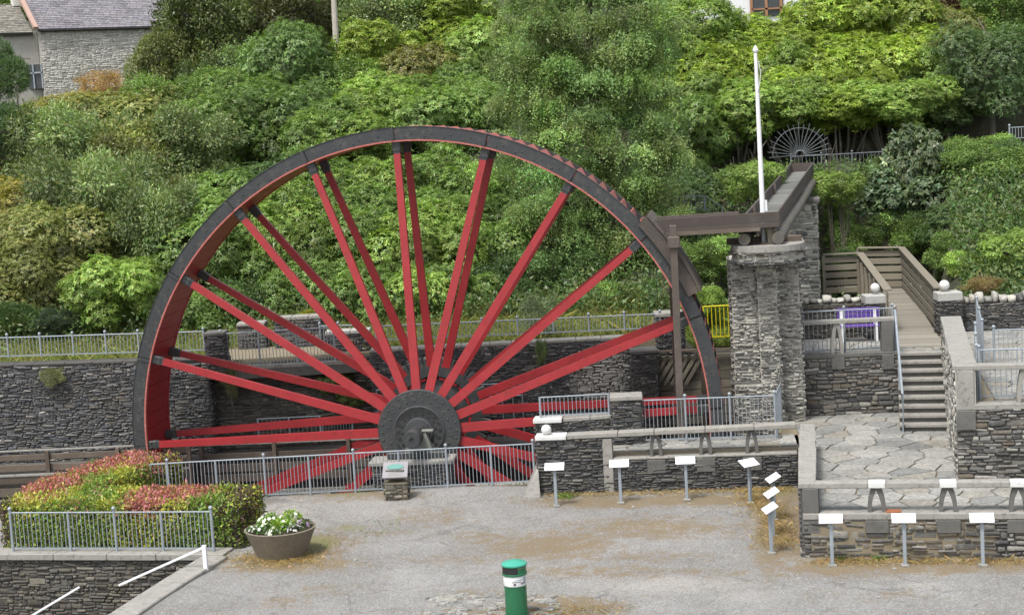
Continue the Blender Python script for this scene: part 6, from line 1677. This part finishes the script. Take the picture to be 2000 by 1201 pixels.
# ------------------------------------------------------------------ clipped hedge, two arms
def hedge():
    r = np.random.default_rng(88)
    boxes = [((-11.95, 38.05), (-6.35, 36.85), 1.5, 1.02, 'front'), ((-11.9, 39.55), (-10.2, 43.3), 1.65, 1.06, 'arm')]
    rt = empty('hedge', (-9, 39, 0), 'clipped L shaped hedge with red, yellow and green leaves behind the railing', 'hedge')
    B, Nn = [], []
    cores = MB()
    for (a, c, wd, h, nm) in boxes:
        a, c = np.array(a), np.array(c); d = (c - a) / np.linalg.norm(c - a); nb = np.array([-d[1], d[0]]) if nm == 'front' else np.array([d[1], -d[0]])
        Lg = np.linalg.norm(c - a)
        Q = [a + d * .1 + nb * .1, c - d * .1 + nb * .1, c - d * .1 + nb * (wd - .1), a + d * .1 + nb * (wd - .1)]
        cores.hexa([(*p_, 0) for p_ in Q], [(*p_, h - .1) for p_ in Q])
        for (nn, area, fn) in ((np.array([0, 0, 1.]), Lg * wd, lambda u, v: (*(a + d * u * Lg + nb * v * wd), h)), (np.array([*-nb, 0]), Lg * h, lambda u, v: (*(a + d * u * Lg), v * h)), (np.array([*nb, 0]), Lg * h, lambda u, v: (*(a + d * u * Lg + nb * wd), v * h)), (np.array([*d, 0]), wd * h, lambda u, v: (*(c + nb * u * wd), v * h)), (np.array([*-d, 0]), wd * h, lambda u, v: (*(a + nb * u * wd), v * h))):
            n = int(area * 620)
            uv = r.random((n, 2)); P = np.array([fn(u, v) for u, v in uv])
            bulge = (fbm(P[:, 0] + P[:, 2], P[:, 1] + P[:, 2], .7, 31, 3) - .5) * .12
            P = P + nn * (r.normal(0, .035, (n, 1)) + bulge[:, None]); P[:, 2] = np.maximum(P[:, 2], .02)
            B.append(P); Nn.append(np.repeat(nn[None], n, 0))
    B = np.vstack(B); Nn = np.vstack(Nn)
    B = np.repeat(B, 2, 0) + r.normal(0, .025, (len(B) * 2, 3)); Nn = np.repeat(Nn, 2, 0)
    dn = unit(Nn * .55 + r.normal(0, .6, B.shape) + np.array([0, 0, .25])); up = unit(Nn + np.array([0, 0, .5]) + r.normal(0, .35, B.shape))
    v, f = leaves(B, dn, up, .075 * np.exp(r.normal(0, .25, len(B))), .042 * np.exp(r.normal(0, .2, len(B))), .1, r)
    GR, YL, RD, PU = (.17, .25, .05), (.36, .37, .07), (.4, .15, .14), (.1, .07, .06)
    ppx, ppy = PX(B)
    f1 = fbm(B[:, 0], B[:, 1] + B[:, 2] * .5, .9, 33, 4); f2 = fbm(B[:, 0] * 1.3 + 5, B[:, 1] + B[:, 2], .7, 34, 4)
    # leaf colour differs in patches along the hedge, darker at its ends
    tops = np.clip((B[:, 2] - .6) / .35, 0, 1)
    red = np.zeros(len(B)); dark = np.zeros(len(B))
    for (x, y, rx, ry) in ((-9.9, 42.4, 1.0, 1.2), (-10.9, 41.2, .9, .8), (-11.6, 39.7, 1.1, .8), (-8.0, 38.3, .9, .95), (-8.6, 37.7, .5, .6)):
        red = np.maximum(red, np.clip(1.35 - np.hypot((B[:, 0] - x) / rx, (B[:, 1] - y) / ry), 0, 1) * 1.6)
    for (x, y, rx, ry) in ((-6.35, 37.6, .5, 1.0), (-9.0, 42.9, .6, 1.0), (-12.0, 38.1, .35, .4)):
        dark = np.maximum(dark, np.clip(1.3 - np.hypot((B[:, 0] - x) / rx, (B[:, 1] - y) / ry), 0, 1) * 1.6)
    pick = r.random(len(B))
    yl = np.clip((f1 - .36) * 4, 0, 1) * (.6 + .4 * tops)
    col = np.array(GR)[None] * np.ones((len(B), 1))
    col = np.where((pick < yl)[:, None], np.array(YL)[None], col)
    pick2 = r.random(len(B)); col = np.where((pick2 < np.clip(red + (f2 - .5), 0, .85) * (.06 + .94 * tops))[:, None], np.array(RD)[None], col)
    pick3 = r.random(len(B)); col = np.where((pick3 < dark * .45)[:, None], np.array(PU)[None], col)
    col = col * tones(len(B), r, (1, 1, 1), .25, .1)
    off = ORG[rt.name]
    link('foliage', npmesh('foliage', v - off, f, M['leaf'], False, np.repeat(col, 4, 0)), rt)
    cores.build('branches', M['bark'], rt)  # solid core box; its dark colour stands in for shade inside the hedge
hedge()
# flowers in the planter
def planter_flowers():
    r = np.random.default_rng(99); g = PLANTER
    def clump(label, x, y, rx, h, n, lt, ft, nf, nm, fs=.05):
        rt = empty(nm, (g[0] + x, g[1] + y, .56), label, 'flowers')
        d = sphere(n, r); d[:, 2] = abs(d[:, 2]); P = d * np.array([rx, rx * .9, h]) * r.uniform(.7, 1.05, (n, 1)) + np.array([0, 0, .02])
        dn = unit(d + r.normal(0, .5, d.shape)); v, f = leaves(P, dn, unit(d + r.normal(0, .3, d.shape)), .075 * np.exp(r.normal(0, .2, n)), .05 * np.exp(r.normal(0, .2, n)), .1, r)
        o = link('leaves', npmesh('leaves', v, f, M['leaf'], False, np.repeat(tones(n, r, lt, .2, .08), 4, 0)), rt)
        d = sphere(nf, r); d[:, 2] = abs(d[:, 2]) + .2; d = unit(d); P0 = d * np.array([rx, rx * .9, h]) * 1.06 + (0, 0, .03)
        B, Dn, Up = [], [], []
        a = unit(np.cross(d, r.normal(size=d.shape))); b = np.cross(d, a)
        for k in range(5):
            t_ = 2 * math.pi * k / 5; B.append(P0); Dn.append(unit(a * math.cos(t_) + b * math.sin(t_) + d * .3)); Up.append(d)
        B, Dn, Up = map(np.vstack, (B, Dn, Up)); v, f = leaves(B, Dn, Up, np.full(len(B), fs), np.full(len(B), fs * .85), .05, r)
        link('petals', npmesh('petals', v, f, M['leaf_soft'], False, np.repeat(tones(len(B), r, ft, .05, .03), 4, 0)), rt)
    W = (.85, .85, .83)
    clump('tall white flowered plant at the back right of the planter', .22, .12, .3, .34, 260, (.2, .3, .05), W, 26, 'white_flowers')
    clump('tall white flowered plant at the back left of the planter', -.22, .1, .3, .3, 260, (.17, .28, .05), W, 26, 'white_flowers')
    clump('leafy green plant with few white flowers in the middle of the planter', .06, -.14, .26, .22, 240, (.2, .32, .04), W, 8, 'white_flowers')
    clump('white flowered plant at the front left of the planter', -.3, -.25, .2, .16, 120, (.1, .18, .05), W, 16, 'white_flowers')
    clump('small cluster of tiny white flowers at the front edge of the planter', -.08, -.5, .15, .09, 60, (.1, .15, .06), W, 26, 'white_flowers', .035)
    clump('pale mauve tinged small flowers at the right front of the planter', .36, -.3, .2, .1, 90, (.1, .12, .08), (.7, .68, .78), 30, 'mauve_flowers', .03)
    clump('purple flowers at the right edge of the planter', .52, .0, .16, .16, 90, (.09, .11, .06), (.4, .27, .48), 22, 'mauve_flowers', .035)
    clump('tiny white flowers at the left edge of the planter', -.55, -.2, .13, .12, 60, (.09, .14, .06), W, 22, 'white_flowers', .035)
planter_flowers()

# ------------------------------------------------------------------ ground cover, verges, dry grass, weeds
def undergrowth():
    r = np.random.default_rng(5); n = 40000
    y = 51.5 + (r.random(n) ** 1.5) * 60; x = r.uniform(-1, 1, n) * (19 + (y - 47) * .42)
    g_ = np.abs(x - (12.6 + (y - 47) * .14)) < 1.6
    n2 = 22000; y = np.r_[y, r.uniform(50, 67, n2)]; x = np.r_[x, r.uniform(7, 24, n2)]
    keep = ~((np.abs(x - (12.2 + (y - 51) * .21) ) < 1.6) & (y < 61)) & ~((np.abs(x - (6.5 + (y - 43) * .23)) < 1.0) & (y < 63)) & ~((x > 4) & (y > 67.5) & (y < 72)); x, y = x[keep], y[keep]; n = len(x)
    z = hill_h(x, y)
    P = np.c_[x, y, z + r.random(n) ** 2 * .7]; k = 6
    P = np.repeat(P, k, 0) + r.normal(0, .12, (n * k, 3)); d = unit(r.normal(size=P.shape) + np.array([0, -.2, .3])); up = unit(r.normal(0, .5, P.shape) + np.array([0, -.4, 1]))
    v, f = leaves(P, d, up, .16 * np.exp(r.normal(0, .25, len(P))), .07 * np.exp(r.normal(0, .2, len(P))), .1, r)
    t_ = np.repeat(tones(n, r, (.1, .15, .05), .3, .15), k, 0)
    tag(link('undergrowth', npmesh('undergrowth', v, f, M['leaf'], False, np.repeat(t_, 4, 0))), kind='stuff')
undergrowth()
def blades(name, pts, h, wd, tone, seed, lean=.5, var=.3, hue=.12):
    r = np.random.default_rng(seed); n = len(pts)
    a = r.random(n) * 6.28; sd = np.c_[np.cos(a), np.sin(a), np.zeros(n)]; ln = np.c_[r.normal(0, lean, (n, 2)), np.ones(n)]
    hh = h * np.exp(r.normal(0, .35, n))[:, None]
    v = np.stack([pts - sd * wd / 2, pts + sd * wd / 2, pts + ln * hh * .55 + sd * wd * .3, pts + ln * hh * np.array([1.3, 1.3, .95])], 1).reshape(-1, 3)
    f = np.arange(n * 4).reshape(n, 4)
    t_ = tones(n, r, tone, var, hue)
    if isinstance(tone, list): pass
    tag(link(name, npmesh(name, v, f, M['grass'], False, np.repeat(t_, 4, 0))), kind='stuff')
r = np.random.default_rng(17)
n = 110000; y = r.uniform(47.7, 53.2, n); x = r.uniform(-19, 4.1, n); kk = ~((x > -8.7) & (x < -4.2) & (y < 49.6)); x, y = x[kk], y[kk]; blades('verge_grass', np.c_[x, y, np.maximum(hill_h(x, y) - .02, np.where(y < 50.6, 2.78, 0))], .17, .014, (.22, .24, .08), 1)
n = 20000; y = r.uniform(48.2, 54, n); x = r.uniform(5.2, 7.6, n); blades('bank_grass', np.c_[x, y, np.maximum(hill_h(x, y), 2.25)], .17, .014, (.18, .23, .06), 2)
def strip(pts, n, spread):
    pts = np.array(pts, float); i = r.integers(0, len(pts) - 1, n); t_ = r.random((n, 1)); P = pts[i] + (pts[i + 1] - pts[i]) * t_
    P = P + np.c_[r.normal(0, spread, (n, 2)), np.zeros(n)]; P[:, 2] = 0; return P
par_line = [(.6, 40.15, 0), (3, 39.85, 0), (5.2, 39.55, 0), (6.3, 39.4, 0)]
blades('dry_grass', np.vstack([strip(par_line, 3800, .15), strip([(5.4, 39.2, 0), (5.5, 37, 0), (5.3, 34.3, 0)], 5000, .24), strip([(5.8, 32.95, 0), (8, 32.5, 0), (10.5, 31.9, 0)], 3500, .16), strip([(-6.3, 36.0, 0), (-5.3, 35.3, 0), (-4.5, 35.5, 0)], 2500, .28)]), .045, .008, (.36, .26, .12), 3, .9)
blades('green_weeds', np.vstack([strip([(1.0, 39.9, 0), (1.05, 39.95, 0)], 120, .1), strip([(6.2, 33.0, 0), (6.25, 33, 0)], 40, .06), strip([(7.0, 32.85, 0), (7.05, 32.85, 0)], 60, .08), strip([(-8, 41.8, 0), (.2, 41.6, 0)], 250, .1), strip([(-4.2, 36.6, 0), (-3.2, 38, 0)], 60, .5)]), .09, .015, (.13, .2, .04), 4, .6)
# moss tufts and straw round the bin
P = strip([(-.9, 30.3, 0), (.3, 30.2, 0), (1.6, 30.6, 0)], 900, .3); blades('moss_tufts', P, .05, .012, (.24, .17, .06), 6, .9)
# loose grit on the yard
n = 5000; px = r.uniform(380, 2000, n); py = r.uniform(985, 1215, n)
gp = np.array([G(a, c, 0) for a, c in zip(px, py)]); okk = (gp[:, 0] > kerb_x(gp[:, 1]) + .3) & (gp[:, 1] < np.where(gp[:, 0] > 5.5, 33.2, 39.8)); gp = gp[okk]
V_, F_ = [], []
base = np.array([(-.5, -.4, 0), (.5, -.35, 0), (.4, .5, 0), (-.45, .4, 0), (0, 0, .5)]); bf = np.array([(0, 1, 4), (1, 2, 4), (2, 3, 4), (3, 0, 4)])
sz = .012 * np.exp(r.normal(0, .55, len(gp))); an = r.random(len(gp)) * 6.28
for i in range(len(gp)):
    ca, sa = math.cos(an[i]), math.sin(an[i]); x = base[:, 0] * ca - base[:, 1] * sa; y = base[:, 0] * sa + base[:, 1] * ca
    V_.append(np.c_[x, y, base[:, 2]] * sz[i] + gp[i] * np.array([1, 1, 0])); F_.append(bf + 5 * i)
tag(link('loose_grit', npmesh('loose_grit', np.vstack(V_), np.vstack(F_), M['flag'])), kind='stuff')
# more of the bank's ivy and scrub
for px, py, Y, rx, rz, tint, lab in (
    (1900, 300, 64, 1.6, .9, MG, 'ivy mound at the foot of the dark gap, right of the sycamore top'),
    (1990, 310, 63, 1.4, .8, DG, 'ivy mound at the right edge directly below the short railing'),
    (1870, 365, 62, 1.5, 1.1, MG, 'ivy mound right of the sycamore, above the middle of the bank'),
    (1930, 455, 58, 1.4, 1.1, MG, 'ivy mound near the right edge above the upright coping stones'),
    (1990, 450, 58, 1.2, 1.1, DG, 'darker ivy mound cut by the right edge above the coping wall'),
    (1840, 455, 60, 1.3, 1.0, DG, 'shaded ivy mound over the bend of the right parapet'),
    (1905, 520, 54, 1.1, .75, LG, 'bright leafy mound just behind the left end of the upright coping stones'),
    (1755, 430, 61.5, 1.2, .9, (.1, .15, .07), 'sycamore shoot directly above the far end of the boardwalk'),
    (1650, 410, 62, 1.0, .8, LG, 'bright ivy mound hanging between the launder and the sycamore'),
    (1625, 440, 61.5, .9, .9, MG, 'ivy mound against the right side of the second pier')):
    B_('fine', 'ivy_mound', px, py, Y, rx, rz, tint, lab)
for px, py, Y, rx, rz, tint, lab in (
    (1395, 105, 75.5, 1.9, 1.5, LIME, 'lime rhododendron just left of and above the flagpole tip'),
    (1480, 115, 76, 1.9, 1.5, LIME, 'lime rhododendron just right of and above the flagpole tip'),
    (1570, 110, 76, 1.9, 1.5, LIME, 'lime rhododendron midway between the brown window and the fan shaped ironwork'),
    (1665, 110, 76, 2.0, 1.6, LIME, 'pale lime rhododendron in the upper middle of the right hand bank'),
    (1760, 115, 76, 2.0, 1.6, LIME, 'yellowish rhododendron in the upper right of the lime bank'),
    (1850, 120, 75, 2.0, 1.6, OL, 'olive green rhododendron between the lime bank and the right edge tree'),
    (1480, 190, 71.5, 1.9, 1.4, LG, 'green rhododendron crossed by the flagpole a third of the way down it'),
    (1585, 185, 71.5, 1.9, 1.4, LIME, 'lime rhododendron straight above the fan shaped ironwork'),
    (1685, 190, 71.5, 1.9, 1.4, LIME, 'lime rhododendron above and right of the fan shaped ironwork'),
    (1790, 200, 70.5, 1.9, 1.4, LG, 'green rhododendron above the sycamore top'),
    (1340, 120, 74, 1.7, 1.6, LG, 'green rhododendron squeezed between the birch and the lime bank'),
    (1400, 200, 71, 1.7, 1.6, LG, 'green rhododendron left of the flagpole a third of the way down it')):
    B_('rhodo', 'rhododendron_bush', px, py, Y, rx, rz, tint, lab)
for kind, nm, px, py, Y, rx, rz, tint, lab in (
    ('laurel', 'olive_shrub', 70, 560, 54.5, 1.6, 1.4, OL, 'olive shrub directly above the spiky bush by the left railing'),
    ('willow', 'willow_shrub', 240, 400, 60, 2.2, 2.2, GREY, 'willowy grey shrub in the middle of the left slope'),
    ('fine', 'mixed_shrub', 180, 270, 73, 2.2, 1.8, OL, 'dull olive shrub below the left end of the orange bush'),
    ('fine', 'mixed_shrub', 400, 215, 75, 2.3, 1.8, MG, 'dark green shrub under the very dark tree'),
    ('laurel', 'laurel_bush', 480, 205, 73, 2.2, 2.0, MG, 'glossy shrub under the tall bluish green one'),
    ('laurel', 'laurel_bush', 560, 225, 71, 2.2, 1.8, (.14, .21, .065), 'bluish glossy shrub above the rim, left of the dead tree'),
    ('rhodo', 'rhododendron_bush', 680, 265, 66, 1.9, 1.5, LG, 'rhododendron touching the rim top just left of the twelve o clock spokes'),
    ('rhodo', 'rhododendron_bush', 780, 200, 72, 2.0, 1.6, LG, 'rhododendron between the brownish one and the top of the wheel'),
    ('rhodo', 'rhododendron_bush', 880, 190, 72, 2.0, 1.8, MG, 'rhododendron left of the middle of the big birch'),
    ('rhodo', 'rhododendron_bush', 690, 420, 57.5, 1.8, 1.5, MG, 'rhododendron high between the eleven and twelve o clock spokes'),
    ('rhodo', 'rhododendron_bush', 900, 440, 57.5, 1.8, 1.5, MG, 'rhododendron high between the one o clock spokes and the birch'),
    ('rhodo', 'rhododendron_bush', 560, 560, 54, 1.5, 1.3, MG, 'rhododendron just behind the little yellow conifer'),
    ('rhodo', 'rhododendron_bush', 640, 540, 54.5, 1.5, 1.3, MG, 'rhododendron right behind the little yellow conifer, further right'),
    ('rhodo', 'rhododendron_bush', 470, 440, 57.5, 1.7, 1.5, MG, 'rhododendron under the rim between the nine and ten o clock spokes'),
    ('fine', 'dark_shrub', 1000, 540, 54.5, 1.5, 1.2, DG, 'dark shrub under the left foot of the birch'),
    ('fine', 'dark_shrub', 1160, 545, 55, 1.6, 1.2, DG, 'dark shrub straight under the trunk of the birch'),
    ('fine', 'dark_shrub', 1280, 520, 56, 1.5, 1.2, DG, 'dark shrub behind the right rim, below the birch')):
    B_(kind, nm, px, py, Y, rx, rz, tint, lab)
for px, py, Y, rx, rz, lab in ((2120, 330, 63, 2.2, 1.6, 'ivy mound beyond the short railing'), (2150, 430, 59, 2.2, 1.8, 'ivy mound continuing the bank to the right'), (2120, 520, 54, 1.6, 1.2, 'ivy mound behind the far end of the upright coping stones'), (2130, 130, 74, 3.0, 2.6, 'green scrub beyond the right edge tree'), (-130, 480, 57, 2.4, 2.4, 'olive scrub continuing the left slope'), (-140, 300, 68, 2.8, 2.6, 'grey scrub continuing the left slope higher up'), (-120, 590, 53.5, 1.6, 1.3, 'dark scrub continuing along the left railing')):
    B_('fine', 'ivy_mound' if px > 0 else 'mixed_shrub', px, py, Y, rx, rz, MG if px > 0 else OL, lab)
for px, py, Y, rx, rz, tint, lab in ((1665, 475, 60.6, 1.2, 1.0, MG, 'green mound behind the left parapet, between second pier and boardwalk bend'), (1625, 530, 58.4, .7, .6, MG, 'small green mound squeezed between the second pier and the left parapet'), (1620, 400, 61.5, .8, .8, MG, 'ivy mound tight beside the far end of the launder')):
    B_('fine', 'ivy_mound', px, py, Y, rx, rz, tint, lab)
tw = empty('dead_twigs', D(530, 430, 58.5) - np.array([0, 0, 2.0]), 'bare grey twigs of a dead bush under the rim at eleven o clock', 'dead bush')
q = MB(); r = np.random.default_rng(3); b0 = D(500, 440, 58.5)
for k in range(16):
    e = D(r.uniform(470, 600), r.uniform(355, 425), 58.2 + r.uniform(-.5, .5)); m_ = (b0 + e) / 2 + r.normal(0, .2, 3); q.tube([b0, m_, e], [.035, .022, .008], 5)
q.build('branches', M['dead_wood'], tw, True)
GRP = {'rhododendron_bush': 'rhododendrons on the hillside', 'laurel_bush': 'glossy shrubs on the hillside', 'olive_shrub': 'olive shrubs on the left slope', 'mixed_shrub': 'mixed shrubs on the hillside', 'willow_shrub': 'willowy shrubs on the left slope', 'dark_shrub': 'dark low shrubs along the path', 'ivy_mound': 'ivy mounds on the right bank', 'oak_tree': 'olive trees near the stone house', 'pine_tree': 'pines at the left edge', 'sycamore_shrub': 'young sycamores on the right bank', 'metal_railing': 'galvanised railings', 'creeper': 'creepers on the pit walls', 'hanging_bush': 'bushes hanging in the recess', 'stone_ball': 'white stone balls', 'launder_pier': 'stone piers under the launder', 'white_flowers': 'flowers in the planter', 'mauve_flowers': 'flowers in the planter', 'gorse_bush': 'spiky bushes by the left railing', 'orange_shrub': 'orange shrubs', 'log': 'logs under the launder', 'plank_parapet': 'plank parapets of the boardwalk', 'pipe_rail': 'pipe rails on the pit wall', 'gate_pier': 'gate piers of the boardwalk'}
for o in SC.objects:
    if o.parent is None and 'label' in o:
        k = o.name.split('.')[0]
        if k in GRP: o['group'] = GRP[k]
        if not 4 <= len(o['label'].split()) <= 16: print('LABEL', len(o['label'].split()), o['label'])
